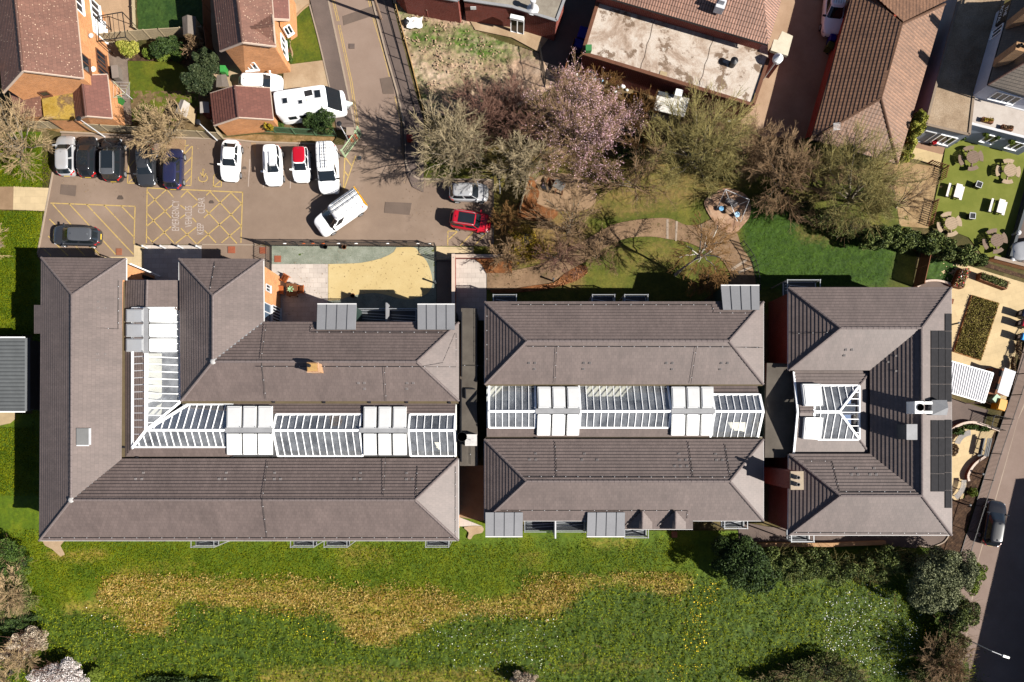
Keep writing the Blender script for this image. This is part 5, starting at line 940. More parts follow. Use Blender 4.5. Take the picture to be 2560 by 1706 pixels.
def ladder(label, t_, x0, x1, y, z, wd=.38, mat=ladm, group=None, step=.27):
    M_ = Matrix.Translation(t_.location) @ Matrix.Rotation(t_.rotation_euler.z, 4, 'Z'); g = thing('ladder', label, 'ladder', t_.location, group)
    f = lambda *p: M_ @ Vector(p); a = MB(); b = MB()
    for s_ in (-1, 1): MB().bar(f(x0, y + s_ * wd / 2, z), f(x1, y + s_ * wd / 2, z), .035, .06).build('stile', mat, g)
    for i in range(int((x1 - x0) / step)): b.bar(f(x0 + (i + .5) * step, y - wd / 2, z), f(x0 + (i + .5) * step, y + wd / 2, z), .025, .025)
    b.build('rung', mat, g); return g
vehicle('parked_car', 'silver hatchback at the end of the row beside the grass, next to two black cars', 'car', t1('B0', 600, 215), (-.02, -1), 3.75, 1.68, 1.45, p_silver, group=row)
vehicle('parked_car', 'black hatchback parked tight between the silver hatchback and the black off-roader', 'car', t1('B0', 798, 225), (.01, -1), 3.8, 1.72, 1.45, p_black, group=row, sunroof=True)
vehicle('parked_car', 'tall black off-roader with roof rails and a glass sunroof', 'car', t1('B0', 1030, 255), (.0, -1), 4.0, 1.85, 1.7, p_black, 'suv', rails_=True, sunroof=True, group=row, roof=p_mid)
vehicle('parked_car', 'dark grey car half hidden by a bare tree, bonnet facing the yard', 'car', t1('B0', 1328, 310), (.04, 1), 3.7, 1.66, 1.4, p_grey, group=row)
vehicle('parked_car', 'navy blue hatchback under bare twigs beside the yellow hatched strip', 'car', t1('B0', 1580, 335), (.03, -1), 3.8, 1.7, 1.5, p_navy, group=row)
vehicle('parked_car', 'white coupe with a dark windscreen, alone beside the wheelchair bay', 'car', t1('B0', 2102, 262), (-.06, 1), 3.8, 1.74, 1.35, p_white, 'coupe', group=row)
vo, q = vehicle('parked_car', 'white hatchback carrying a long pale box on its roof', 'car', t1('B1', 153, 305), (.05, 1), 3.75, 1.7, 1.5, p_white, 'mini', group=row)
c = vo.location; bx = MB(); r_ = vo.rotation_euler.z
for yy_, l_, w2 in ((-.3, 1.9, .16), (.25, 1.3, .5)):
    d_ = Vector((math.cos(r_), math.sin(r_), 0)); n_ = Vector((-d_.y, d_.x, 0)); a_ = c + n_ * yy_ - d_ * (.9); bx.bar(a_ + Vector((0, 0, 1.6)), a_ + d_ * l_ + Vector((0, 0, 1.6)), w2, .12)
bx.solo('roof_box', LGREY, 'long pale box and panel lying on the roof of the white hatchback', 'box')
vehicle('parked_car', 'small white car with a bright red roof', 'car', t1('B1', 412, 298), (.03, 1), 3.25, 1.6, 1.46, p_white, 'mini', roof=p_red, group=row)
v1_, q = vehicle('parked_van', 'white van parked straight in the bay beside the green gate', 'van', t1('B1', 652, 330), (.05, 1), 4.45, 1.85, 1.9, p_white, 'van', group='white vans with roof racks', zc=1.0)
roofrack(v1_, q[0] + .1, q[1] - .1, q[2], q[3]); ladder('steel ladder on the roof rack of the straight-parked white van', v1_, q[0] + .1, q[1] - .05, .0, q[3] + .2)
v2_, q = vehicle('parked_van', 'white van standing at an angle across the yard with an amber rear bar', 'van', t1('B1', 762, 742), (-385, 268), 5.0, 1.95, 2.0, p_white, 'van', group='white vans with roof racks', zc=1.0)
roofrack(v2_, q[0] + .05, q[1] - .1, q[2], q[3], 6); ladder('long ladder on the angled white van, beside the shorter one', v2_, q[0] - .1, q[1] + .3, -.12, q[3] + .2); ladder('narrow ladder on the outer edge of the angled white van rack', v2_, q[0], q[1] - .5, -.58, q[3] + .2, .22)
MB().hexa([(-2.52, -.85, .9), (-2.42, -.85, .9), (-2.42, .85, .9), (-2.52, .85, .9)], [(-2.5, -.85, 1.95), (-2.36, -.85, 1.98), (-2.36, .85, 1.98), (-2.5, .85, 1.95)]).build('amber_rear_panel', M('amber_panel', pc(250, 180, 20), .5, .1), v2_)
vehicle('parked_car', 'silver car on its own below the kerbed bed, bonnet towards the fence', 'car', t1('B1', 1940, 552), (1, .02), 3.6, 1.65, 1.5, p_silver, 'hatch', group='cars by the black fence')
vehicle('parked_car', 'bright red car with black glass roof and silver rails', 'car', t1('B1', 1955, 815), (350, 55), 3.8, 1.75, 1.6, p_red, 'suv', rails_=True, sunroof=True, group='cars by the black fence')
vehicle('parked_car', 'black estate car parked across the yellow hatching', 'car', t1('B0', 695, 948), (-1, -.03), 4.45, 1.8, 1.5, p_grey, 'hatch', roof=p_mid, sunroof=False)
vehicle('parked_car', 'dark grey car parked on the street kerb beside the long railing', 'car', t1('D3', 2060, 1200), (55, -330), 4.2, 1.78, 1.45, p_black, 'hatch', roof=p_black)
v3_, q = vehicle('parked_van', 'white van with ribbed roof rack in the driveway beside the long tiled roof', 'van', t1('A3', 595, 90), (-.1, 1), 4.8, 1.8, 1.75, p_white, 'pickup', group=None)
rb_ = MB()
for i in range(5): rb_.bar((q[0] + .2, -.45 + i * .22, q[3] + .03), (q[1] - .2, -.45 + i * .22, q[3] + .03), .05, .04)
rb_.build('roof_rib', LGREY, v3_)
vehicle('parked_car', 'white car tucked behind the tiled garage next to the caravan', 'car', t1('A1', 45, 760), (1, .03), 4.0, 1.7, 1.45, p_white, 'hatch')
vehicle('parked_car', 'silver car behind the low wall of the public house garden', 'car', (2588, 625), (-1, .1), 4.2, 1.78, 1.5, p_silver, 'hatch')
# caravan
cp_ = P(t1('A1', 440, 905), 2.5); cv = thing('caravan', 'white touring caravan with roof hatches, parked between garage and round bush', 'caravan', (0, 0, 0)); hl, hw_ = 2.75, 1.08; K = 40; rows = []
cw = M('caravan_white', (.8, .8, .8), .4, .05)
for zz, s_ in ((.45, .98), (.6, 1), (1.1, 1), (1.15, 1), (2.3, .995), (2.46, .985), (2.52, .95), (2.54, .6)):
    x, y = half_ring(-hl * s_, (3.3 if zz < 1.12 else 3.02 - (zz - 1.15) * .82) * s_, hw_ * s_, 13, K); rows.append([(a, b, zz) for a, b in zip(x, y)])
rows.append([(a[0], 0, 2.54) for a in rows[-1]]); mb = MB()
for q in loft(rows): mb.face(q)
weld(mb).build('body', cw, cv, smooth=True)
for x, y, sx, sy, m_ in ((-1.7, .05, .4, .45, carglass), (-.35, -.25, .32, .3, carglass), (1.25, .25, .5, .65, carglass)):
    f = MB(); f.box(x, y, 2.5, sx + .14, sy + .14, .09); f = f.build('roof_hatch', LGREY, cv); MB().box(x, y, 2.55, sx, sy, .07).build('pane', m_, f)
MB().box(.45, .45, 2.52, .7, .5, .05, .08).build('solar_panel', solar_m, cv); MB().lathe(.3, -.15, [(.16, 2.52), (.15, 2.6), (.05, 2.62)], 12).build('roof_cap', CREAM, cv)
fw_ = MB()
for y0, y1 in ((-.95, -.29), (-.28, .28), (.29, .95)): fw_.hexa([(2.6, y0, 1.2), (3.0, y0, 1.2), (3.0, y1, 1.2), (2.6, y1, 1.2)], [(1.7, y0, 2.5), (2.1, y0, 2.36), (2.1, y1, 2.36), (1.7, y1, 2.5)])
fw_.build('front_window', carglass, cv)
for x0, x1 in ((-1.8, -1.1), (-.8, -.2), (.3, 1.0), (1.2, 1.9)): MB().box((x0 + x1) / 2, -hw_ - .005, 1.35, x1 - x0, .05, .5).build('side_window', carglass, cv)
MB().box(-.2, -hw_ - .01, 1.05, 4.6, .04, .06).build('trim_stripe', LGREY, cv)
for s_ in (-1, 1): MB().tube([(-.3, s_ * .95 - .1, .32), (-.3, s_ * .95 + .1, .32)], .32, 14).build('wheel', RUBBER, cv); MB().bar((2.5, s_ * .8, .5), (3.8, s_ * .06, .5), .09, .1).build('hitch_arm', STEEL, cv)
MB().hexa([(3.1, -.3, .45), (3.8, -.12, .45), (3.8, .12, .45), (3.1, .3, .45)], [(3.1, -.25, .75), (3.9, -.06, .62), (3.9, .06, .62), (3.1, .25, .75)]).build('hitch_cover', M('pale_green_cover', (.5, .58, .5), .6, .1), cv); MB().tube([(3.4, -.3, 0), (3.4, -.3, .75)], .04, 6).build('jockey_wheel', STEEL, cv)
cv.location = (cp_.x, cp_.y, 0); cv.rotation_euler.z = R(8)
# ---------------------------------------------------------------- trees, shrubs, flowers
def seg_mesh(name, seg, n, mat, parent):
    seg = np.array(seg, dtype=np.float64); p0, p1, r0, r1 = seg[:, 0:3], seg[:, 3:6], seg[:, 6], seg[:, 7]
    d = p1 - p0; d /= np.maximum(1e-9, np.linalg.norm(d, axis=1))[:, None]; a = np.where(np.abs(d[:, 2:3]) > .9, np.array([[1., 0, 0]]), np.array([[0, 0, 1.]]))
    u = np.cross(d, a); u /= np.linalg.norm(u, axis=1)[:, None]; v = np.cross(d, u); N = len(seg); V = np.empty((N, 2 * n, 3))
    for k in range(n):
        c, s = math.cos(2 * math.pi * k / n), math.sin(2 * math.pi * k / n); o = u * c + v * s
        V[:, k] = p0 + o * r0[:, None]; V[:, n + k] = p1 + o * r1[:, None]
    b = np.arange(N)[:, None] * 2 * n; Q = np.concatenate([b + np.array([[k, (k + 1) % n, n + (k + 1) % n, n + k]]) for k in range(n)])
    return np_mesh(name, V.reshape(-1, 3), Q, mat, parent, smooth=n > 4)
def cards(name, pts, size, rng, mat, parent, flat=0.0, aspect=.6):
    N = len(pts); a = rng.normal(size=(N, 3)); a[:, 2] *= (1 - flat); a /= np.linalg.norm(a, axis=1)[:, None]; b = rng.normal(size=(N, 3)); b = np.cross(a, b); b /= np.linalg.norm(b, axis=1)[:, None]
    s = size * rng.uniform(.6, 1.35, N)[:, None]; a = a * s; b = b * s * aspect; V = np.stack([pts - a, pts + b * .9, pts + a, pts - b * .9], 1).reshape(-1, 3)
    return np_mesh(name, V, np.arange(4 * N).reshape(N, 4), mat, parent)
def tree(name, label, cat, base, top, height, cr, seed, bark, twig, nl=11, dens=1.0, trunk_r=.16, th=.28, group=None, tips=None, tipsize=.05, tipn=1, twr=.016, flatness=.75, low=.35, droop=0.0):
    """bare tree: base = photo pixel of the foot, top = pixel of the middle of the crown"""
    rng = np.random.default_rng(seed); b = np.array(P(base, 0)); c = np.array(P(top, height * .72)); T = thing(name, label, cat, tuple(b), group); thick, thin, ends = [], [], []
    lean = c[:2] - b[:2]; hk = height * th; lf_ = .55 if th < .5 else .95; tp = [b + np.array([lean[0] * f * lf_, lean[1] * f * lf_, hk * f]) + np.append(rng.normal(size=2) * .06 * f * height / 6, 0) for f in (0, .35, .7, 1)]
    for i in range(3): thick.append([*tp[i], *tp[i + 1], trunk_r * (1 - .15 * i) * (1.25 if i == 0 else 1), trunk_r * (.85 - .15 * i)])
    for l in range(nl):
        az = 2 * math.pi * (l + rng.uniform(-.35, .35)) / nl; rr = cr * rng.uniform(.45, .82) if l % 4 else cr * .22; st = tp[2] + (tp[3] - tp[2]) * rng.uniform(0, 1); zt = height * (1 - .5 * (rr / cr) ** 2 * rng.uniform(.5, 1.1)) * rng.uniform(.85, 1)
        en = np.array([c[0] + rr * math.cos(az), c[1] + rr * math.sin(az), zt]); mid = (st + en) / 2 + np.array([0, 0, .1 * height]) + rng.normal(size=3) * .04 * height; k = 6
        pt = [(1 - u) ** 2 * st + 2 * u * (1 - u) * mid + u * u * en + rng.normal(size=3) * .016 * cr * (0 < u) for u in np.linspace(0, 1, k + 1)]; r = trunk_r * rng.uniform(.32, .5)
        for i in range(k): thick.append([*pt[i], *pt[i + 1], r * (1 - i / k) + twr * 1.3, r * (1 - (i + 1) / k) + twr * 1.3])
        nb = int(9 * dens)
        for j in range(nb):
            u = low + (1 - low) * (j + rng.uniform(0, 1)) / nb; f = u * k; i = min(k - 1, int(f)); s0 = pt[i] + (pt[i + 1] - pt[i]) * (f - i); tg = pt[i + 1] - pt[i]; tg /= np.linalg.norm(tg)
            dr = tg * .95 + rng.normal(size=3) * .42; dr[2] = dr[2] * flatness + .12; dr /= np.linalg.norm(dr); ln = cr * rng.uniform(.36, .62) * (1.1 - .45 * u); q = [s0]
            for m in range(3): dr = dr + rng.normal(size=3) * .09 + np.array([0, 0, .05 - droop]); dr /= np.linalg.norm(dr); q.append(q[-1] + dr * ln / 3)
            for m in range(3): thin.append([*q[m], *q[m + 1], twr * (1.5 - .2 * m), twr * (1.3 - .2 * m)])
            for m in range(int(8 * dens)):
                f2 = rng.uniform(.15, 1) * 3; i2 = min(2, int(f2)); s1 = q[i2] + (q[i2 + 1] - q[i2]) * (f2 - i2); d2 = dr * .95 + rng.normal(size=3) * .4; d2[2] -= droop * 1.5; d2 /= np.linalg.norm(d2); l2 = ln * rng.uniform(.35, .7); e1 = s1 + d2 * l2 * .55; d3 = d2 + rng.normal(size=3) * .16; d3[2] -= droop * 1.5; e2 = e1 + d3 / np.linalg.norm(d3) * l2 * .5
                thin.append([*s1, *e1, twr * .85, twr * .75]); thin.append([*e1, *e2, twr * .75, twr * .5]); ends += [e1, e2]
                for _ in range(2): d4 = d2 + rng.normal(size=3) * .33; d4[2] -= droop * 1.5; e3 = e1 + d4 / np.linalg.norm(d4) * l2 * .4; thin.append([*e1, *e3, twr * .6, twr * .45]); ends.append(e3)
    seg_mesh('trunk', thick, 6, bark, T); seg_mesh('crown', thin, 3, twig, T)
    if tips is not None:
        e = np.array(ends)
        if 'pink' in label: e = e[rng.uniform(size=len(e)) < np.clip(.6 + .5 * (e[:, 0] - c[0]) / cr + .25 * (e[:, 1] - c[1]) / cr, .15, 1)]
        e = np.repeat(e, tipn, 0) + rng.normal(size=(len(e) * tipn, 3)) * .09; cards('blossom' if 'blossom' in name or 'blossom' in label else 'buds', e, tipsize, rng, tips, T)
    return T
def blob(lumps, n, rng, shell=(.72, 1.03), zmin=.03):
    """points near the surface of a union of ellipsoids (x,y,z,rx,ry,rz)"""
    w_ = np.array([l[3] * l[4] + l[3] * l[5] for l in lumps]); out = []; cnt = (w_ / w_.sum() * n * 2.0).astype(int) + 8
    for l, k in zip(lumps, cnt):
        d = rng.normal(size=(k, 3)); d[:, 2] = np.abs(d[:, 2]) * .9 + rng.normal(size=k) * .25; d /= np.linalg.norm(d, axis=1)[:, None]; lob = .86 + .2 * vnoise(d[:, 0] * 2.6 + l[0] * 3 + 50, d[:, 1] * 2.6 + d[:, 2] * 2.1 + 50, 4); p = d * (rng.uniform(*shell, k) * lob)[:, None] * np.array(l[3:6]) + np.array(l[0:3]); keep = p[:, 2] > zmin
        for m in lumps:
            if m is not l: keep &= (((p - np.array(m[0:3])) / np.array(m[3:6])) ** 2).sum(1) > .5
        out.append(p[keep])
    return np.concatenate(out)
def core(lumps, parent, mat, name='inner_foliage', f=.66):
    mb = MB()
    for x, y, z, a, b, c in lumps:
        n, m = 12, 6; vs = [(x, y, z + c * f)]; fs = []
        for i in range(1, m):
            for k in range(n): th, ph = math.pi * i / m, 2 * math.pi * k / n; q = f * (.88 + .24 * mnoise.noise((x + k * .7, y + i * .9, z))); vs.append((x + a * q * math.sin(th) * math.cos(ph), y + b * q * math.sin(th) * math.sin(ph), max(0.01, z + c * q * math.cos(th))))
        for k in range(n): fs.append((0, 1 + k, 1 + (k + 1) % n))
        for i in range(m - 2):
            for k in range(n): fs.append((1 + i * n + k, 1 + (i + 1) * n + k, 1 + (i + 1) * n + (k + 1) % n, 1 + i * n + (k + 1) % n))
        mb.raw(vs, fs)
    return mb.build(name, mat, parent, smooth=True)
def sublumps(L, rng):
    out = [(x, y, z, a * .82, b * .82, c * .82) for x, y, z, a, b, c in L]
    for x, y, z, a, b, c in L:
        for _ in range(int(6 + 5 * min(2, a))):
            d = rng.normal(size=3); d[2] = abs(d[2]) * .8 - .15; d /= np.linalg.norm(d); k = rng.uniform(.2, .42); u = rng.uniform(.62, .95); out.append((x + d[0] * a * u, y + d[1] * b * u, z + d[2] * c * u, a * k, b * k, c * k))
    return out
def bush(name, label, cat, lumps_px, leaf, n, size, seed, group=None, stem=True, corem=None, twigs=None, aspect=.6, flat=.2):
    """lumps_px: (photo pixel x, y, centre height, radius x, radius y, radius z)"""
    rng = np.random.default_rng(seed); L = [(*P((a, b), z)[:2], z, rx, ry, rz) for a, b, z, rx, ry, rz in lumps_px]; L0 = L; L = sublumps(L, rng); cx, cy = sum(l[0] for l in L) / len(L), sum(l[1] for l in L) / len(L)
    T = thing(name, label, cat, (cx, cy, 0), group); pts = blob(L, n, rng); cards('foliage', pts, size, rng, leaf, T, flat, aspect)
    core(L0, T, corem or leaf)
    if twigs:
        sg_ = []
        for l in L0:
            for _ in range(twigs[1]):
                d = rng.normal(size=3); d[2] = abs(d[2]) + .3; d /= np.linalg.norm(d); a = np.array(l[:3]) * np.array([1, 1, .4]); e = np.array(l[:3]) + d * np.array(l[3:6]) * rng.uniform(.8, 1.25); m = (a + e) / 2 + rng.normal(size=3) * .12; sg_ += [[*a, *m, .02, .015], [*m, *e, .015, .008]]
                for _ in range(3): e2 = e + rng.normal(size=3) * .3; sg_.append([*m, *e2, .011, .006])
        seg_mesh('twigs', sg_, 3, twigs[0], T)
    elif stem: MB().tube([(cx, cy, 0), (cx, cy, max(.3, L[0][2]))], .06, 6, 0, .03).build('stem', DTIMBER, T)
    return T
bk_grey = M('grey_bark', (.16, .135, .1), .85, .3, 2, 20); bk_dark = M('dark_bark', (.05, .04, .032), .85, .3, 2, 20); bk_birch = M('birch_bark', (.35, .32, .27), .8, .3, 1.5, 6, spots=((.03, .025, .02), 5, .6))
tw_tan = M('tan_twigs', pc(228, 196, 148), .85, .3, 1, 6); tw_pale = M('pale_twigs', pc(212, 192, 152), .85, .35, 1, 6); tw_red = M('reddish_twigs', pc(164, 122, 104), .85, .35, 1, 6); tw_olive = M('olive_twigs', pc(186, 170, 104), .85, .35, .8, 6); tw_brown = M('brown_twigs', pc(186, 152, 114), .85, .35, 1, 6); tw_gold = M('golden_brown_twigs', pc(160, 118, 66), .85, .3, 1, 6)
lf_dark = LEAF('dark_evergreen_leaf', (.01, .022, .006), (.052, .082, .02)); lf_mid = LEAF('mid_green_leaf', (.018, .04, .006), (.07, .11, .02)); lf_olive = LEAF('olive_leaf', (.03, .04, .01), (.12, .135, .036)); lf_grey = LEAF('grey_green_leaf', (.045, .055, .022), (.21, .22, .115), .6, 1.2, .15); lf_yel = LEAF('yellow_green_leaf', (.1, .12, .01), (.36, .33, .07)); lf_gold = LEAF('golden_leaf', (.14, .1, .008), (.34, .24, .02)); lf_conif = LEAF('conifer_leaf', (.012, .022, .008), (.05, .062, .026)); lf_lime = LEAF('lime_leaf', (.06, .09, .008), (.16, .2, .03)); lf_ivy = LEAF('ivy_leaf', (.02, .034, .007), (.125, .15, .04), .6, 1.0, .15)
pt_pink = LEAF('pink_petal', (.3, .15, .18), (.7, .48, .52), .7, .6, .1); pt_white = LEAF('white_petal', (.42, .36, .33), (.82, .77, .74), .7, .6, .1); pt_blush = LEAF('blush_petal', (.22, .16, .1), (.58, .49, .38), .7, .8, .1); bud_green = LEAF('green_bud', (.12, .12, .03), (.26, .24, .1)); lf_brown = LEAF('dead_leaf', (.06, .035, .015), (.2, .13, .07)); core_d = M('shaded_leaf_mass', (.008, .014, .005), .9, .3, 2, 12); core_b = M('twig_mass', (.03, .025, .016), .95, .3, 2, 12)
tree('bare_tree', 'bare tan-twigged tree on the grass beside the silver hatchback', 'tree', (45, 392), (22, 330), 6.5, 3.9, 1, bk_grey, tw_tan, 18, 1.1, .16, .2, 'bare trees')
tree('bare_tree', 'bare tree whose twigs hang over the parked grey and navy cars', 'tree', (420, 352), (400, 328), 4.6, 2.9, 2, bk_grey, tw_tan, 18, 1.1, .11, .16, 'bare trees')
tree('bare_tree', 'pale bare tree on the dark grass inside the kerb bend, twigs spread like a fan', 'tree', (1145, 385), (1132, 362), 7.0, 3.8, 3, bk_grey, tw_pale, 24, 1.15, .17, .14, 'bare trees')
tree('bare_tree', 'bare grey tree at the edge of the leaf bed, next to the pale fan-shaped tree', 'tree', (1312, 428), (1302, 412), 6.8, 2.9, 4, bk_dark, tw_pale, 18, 1.15, .15, .2, 'bare trees')
tree('bare_tree', 'reddish bare tree at the foot of the waste ground', 'tree', (1222, 325), (1212, 285), 5.4, 3.5, 5, bk_dark, tw_red, 14, 1.2, .13, .16, 'bare trees')
tree('bare_tree', 'grey-brown bare tree arching over the small play structure', 'tree', (1425, 580), (1420, 552), 6.2, 3.6, 6, bk_grey, tw_brown, 13, 1.05, .15, .22, 'bare trees')
tree('bare_tree', 'reddish bare tree between pink blossom tree and grey tree', 'tree', (1330, 345), (1325, 318), 5.6, 3.0, 31, bk_dark, tw_red, 12, 1.1, .12, .16, 'bare trees')
tree('blossom_tree', 'pink blossom tree beside the flat-roofed workshop yard', 'tree', (1440, 370), (1446, 320), 6.2, 5.2, 7, bk_dark, tw_brown, 20, 1.35, .16, .2, None, pt_pink, .043, 3)
tree('budding_tree', 'wide olive budding tree in front of the workshop yard', 'tree', (1738, 418), (1755, 366), 6.6, 5.0, 8, bk_grey, tw_olive, 17, 1.35, .18, .2, None, bud_green, .035, 1)
tree('bare_tree', 'brown bare tree by the dark hedge, left of the big olive tree', 'tree', (1955, 480), (1962, 436), 5.6, 3.9, 9, bk_dark, tw_brown, 14, 1.25, .14, .2, 'bare trees')
tree('budding_tree', 'largest olive-brown tree, spreading beside the public house garden', 'tree', (2120, 505), (2155, 470), 6.2, 4.6, 10, bk_grey, tw_olive, 17, 1.4, .17, .18, None, bud_green, .035, 1)
tree('bare_tree', 'low spray of bare brown stems over the pale soil yard', 'tree', (2240, 520), (2278, 488), 3.2, 2.9, 11, bk_grey, tw_brown, 12, .9, .08, .1, 'bare trees', twr=.012)
tree('birch_tree', 'leaning birch with white trunk and long shadow on the lawn', 'tree', (1688, 688), (1762, 622), 8.6, 2.9, 12, bk_birch, tw_gold, 11, 1.0, .13, .62, None, low=.4, droop=.12)
tree('bare_tree', 'golden-brown shrubby tree hanging low over the north eaves', 'tree', (1770, 712), (1772, 704), 4.4, 2.0, 13, bk_dark, tw_gold, 12, 1.2, .06, .15, None, droop=.1)
tree('bare_tree', 'bare shrub of fine red-brown twigs beside the yellow bush', 'shrub', (1500, 640), (1500, 632), 3.2, 2.3, 14, bk_dark, tw_brown, 11, 1.0, .06, .1, 'bare shrubs', twr=.012)
tree('bare_tree', 'brown shrub by the black fence opposite the red car', 'shrub', (1262, 560), (1268, 548), 3.0, 1.7, 15, bk_dark, tw_gold, 11, 1.1, .06, .1, 'bare shrubs', bud_green if False else None)
tree('bare_tree', 'brown shrub where the black fence meets the pale ramp', 'shrub', (1265, 650), (1268, 640), 2.8, 2.0, 16, bk_dark, tw_brown, 12, 1.1, .06, .1, 'bare shrubs')
tree('bare_tree', 'small twiggy brown shrub behind the clipped garden bushes', 'shrub', (480, 118), (484, 112), 2.4, 1.3, 17, bk_dark, tw_brown, 9, .9, .05, .1, 'bare shrubs')
tree('bare_tree', 'dark bare shrub at the corner of the street verge', 'shrub', (2352, 1668), (2362, 1660), 3.2, 2.8, 18, bk_dark, tw_brown, 13, 1.1, .07, .12, None)
tree('bare_tree', 'bare twigs at the bottom left corner behind the white blossom', 'shrub', (20, 1690), (10, 1690), 3.0, 2.0, 19, bk_dark, tw_tan, 9, .9, .06, .12, None)
tree('bare_tree', 'bare brown scrub beside the brick alley and the rubble', 'shrub', (1780, 285), (1780, 280), 2.6, 2.4, 20, bk_dark, tw_brown, 11, 1.0, .05, .1, None)
tree('bare_tree', 'low brown scrub under the workshop wall, left of the white shed', 'shrub', (1500, 225), (1505, 222), 2.2, 2.8, 21, bk_dark, tw_gold, 12, 1.0, .05, .1, None)
tree('bare_tree', 'bare grey scrub by the far west lawn edge', 'shrub', (-10, 610), (-14, 605), 3.5, 2.0, 22, bk_grey, tw_tan, 9, .9, .06, .12, None)
tree('bare_tree', 'brown bare tree overlapping the lower edge of the waste ground', 'tree', (1275, 300), (1268, 262), 5.0, 2.9, 23, bk_dark, tw_red, 12, 1.1, .1, .16, 'bare trees')
tree('bare_tree', 'pale bare tree between the pink blossom and the olive tree', 'tree', (1592, 330), (1592, 300), 4.8, 2.8, 24, bk_grey, tw_gold, 12, 1.1, .1, .16, 'bare trees')
tree('bare_tree', 'brown bare tree at the foot of the tan driveway', 'tree', (1865, 395), (1872, 372), 5.0, 3.0, 25, bk_dark, tw_brown, 13, 1.15, .1, .16, 'bare trees')
tree('bare_tree', 'low olive-brown tree beside the dark hedge under the long roof', 'tree', (2040, 455), (2046, 430), 4.8, 3.2, 26, bk_dark, tw_olive, 13, 1.15, .1, .16, 'bare trees')
tree('bare_tree', 'wide brown bare tree over the lawn above the garden path', 'tree', (1590, 470), (1590, 440), 5.2, 3.6, 27, bk_grey, tw_brown, 12, .9, .1, .18, 'bare trees')
tree('bare_tree', 'reddish bare shrub at the start of the garden path', 'shrub', (1400, 650), (1400, 640), 3.2, 2.6, 28, bk_dark, tw_red, 11, 1.0, .06, .1, 'bare shrubs', twr=.012)
tree('bare_tree', 'tan scrub at the bottom left, above the blush blossom', 'shrub', (25, 1480), (15, 1480), 2.2, 2.3, 29, bk_dark, tw_tan, 12, 1.0, .05, .1, 'bare shrubs')
tree('bare_tree', 'tan bare scrub under the blush blossom bush', 'shrub', (55, 1640), (50, 1640), 2.6, 2.2, 30, bk_dark, tw_tan, 11, .9, .05, .1, 'bare shrubs')
# evergreen and leafy shrubs
bush('conifer', 'dark clipped conifer behind the garage, larger lower one', 'tree', [(503, 208, 2.2, 1.25, 1.35, 2.2), (510, 195, 1.6, 1.0, 1.0, 1.5)], lf_conif, 6500, .1, 40, 'garden conifers', corem=core_d)
bush('conifer', 'dark conifer nearest the orange gable wall', 'tree', [(526, 162, 2.1, .95, 1.0, 2.1)], lf_conif, 4200, .09, 41, 'garden conifers', corem=core_d)
bush('shrub', 'bright yellow variegated bush by the timber fence', 'shrub', [(323, 125, .9, .95, .85, .9)], lf_yel, 2600, .07, 42, 'clipped garden shrubs')
bush('shrub', 'dark green shrub next to the yellow bush', 'shrub', [(398, 125, .9, 1.1, .9, .9), (430, 118, .8, 1.0, .8, .8)], lf_dark, 3600, .07, 43, 'clipped garden shrubs', corem=core_d)
bush('shrub', 'lime and gold low shrub in the garden bed', 'shrub', [(372, 133, .5, .7, .6, .5), (410, 143, .4, .8, .5, .4)], lf_lime, 2200, .06, 44, 'clipped garden shrubs')
bush('shrub', 'grey-leaved bush at the end of the garden bed', 'shrub', [(448, 138, .6, .8, .6, .6)], lf_mid, 1500, .06, 45, 'clipped garden shrubs')
bush('round_bush', 'round dark evergreen bush beside the caravan', 'shrub', [(803, 303, 1.2, 1.35, 1.25, 1.25)], lf_dark, 5200, .065, 46, None, corem=core_d)
bush('shrub', 'small golden conifer behind the green railing', 'shrub', [(676, 318, .9, .4, .42, .95)], lf_gold, 1300, .05, 47)
bush('shrub', 'small green shrub beside the golden conifer', 'shrub', [(700, 316, .4, .45, .4, .4)], lf_mid, 700, .05, 48)
bush('shrub', 'low bushes along the bay window of the right-hand house', 'shrub', [(712, 88, .4, .5, .7, .4), (716, 108, .35, .4, .6, .35), (722, 145, .35, .4, .6, .35)], lf_mid, 1800, .06, 49)
bush('climbing_plant', 'yellow-green climber covering the end of the long tiled roof', 'climber', [(2292, 300, 2.5, .55, .8, 1.4), (2280, 330, 2.2, .7, .9, 1.5), (2268, 362, 1.8, .7, .9, 1.4), (2255, 392, 1.2, .8, .8, 1.1)], lf_yel, 5200, .075, 50, corem=core_d)
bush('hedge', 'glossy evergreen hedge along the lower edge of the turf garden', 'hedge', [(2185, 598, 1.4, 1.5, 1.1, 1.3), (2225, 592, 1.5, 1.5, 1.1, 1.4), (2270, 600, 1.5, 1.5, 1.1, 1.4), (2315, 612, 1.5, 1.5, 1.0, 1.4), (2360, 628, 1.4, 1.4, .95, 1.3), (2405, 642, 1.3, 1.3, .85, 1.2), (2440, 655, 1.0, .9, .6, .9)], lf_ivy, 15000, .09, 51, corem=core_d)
bush('shrub', 'dark shrub mass under the brown trees at the lawn edge', 'shrub', [(1930, 505, .9, 1.8, .9, .9), (1985, 512, 1.0, 1.8, .9, 1.0), (2060, 545, 1.1, 1.9, 1.0, 1.0), (2120, 572, 1.1, 1.8, 1.0, 1.0)], lf_olive, 7500, .08, 52, corem=core_b, twigs=(tw_brown, 60))
bush('shrub', 'olive shrub growing against the end of the long tiled roof', 'shrub', [(2040, 368, 1.6, 1.4, .9, 1.4), (2095, 382, 1.9, 1.7, 1.0, 1.6), (2150, 400, 1.8, 1.6, 1.0, 1.5)], lf_olive, 7500, .07, 53, corem=core_b, twigs=(tw_olive, 60))
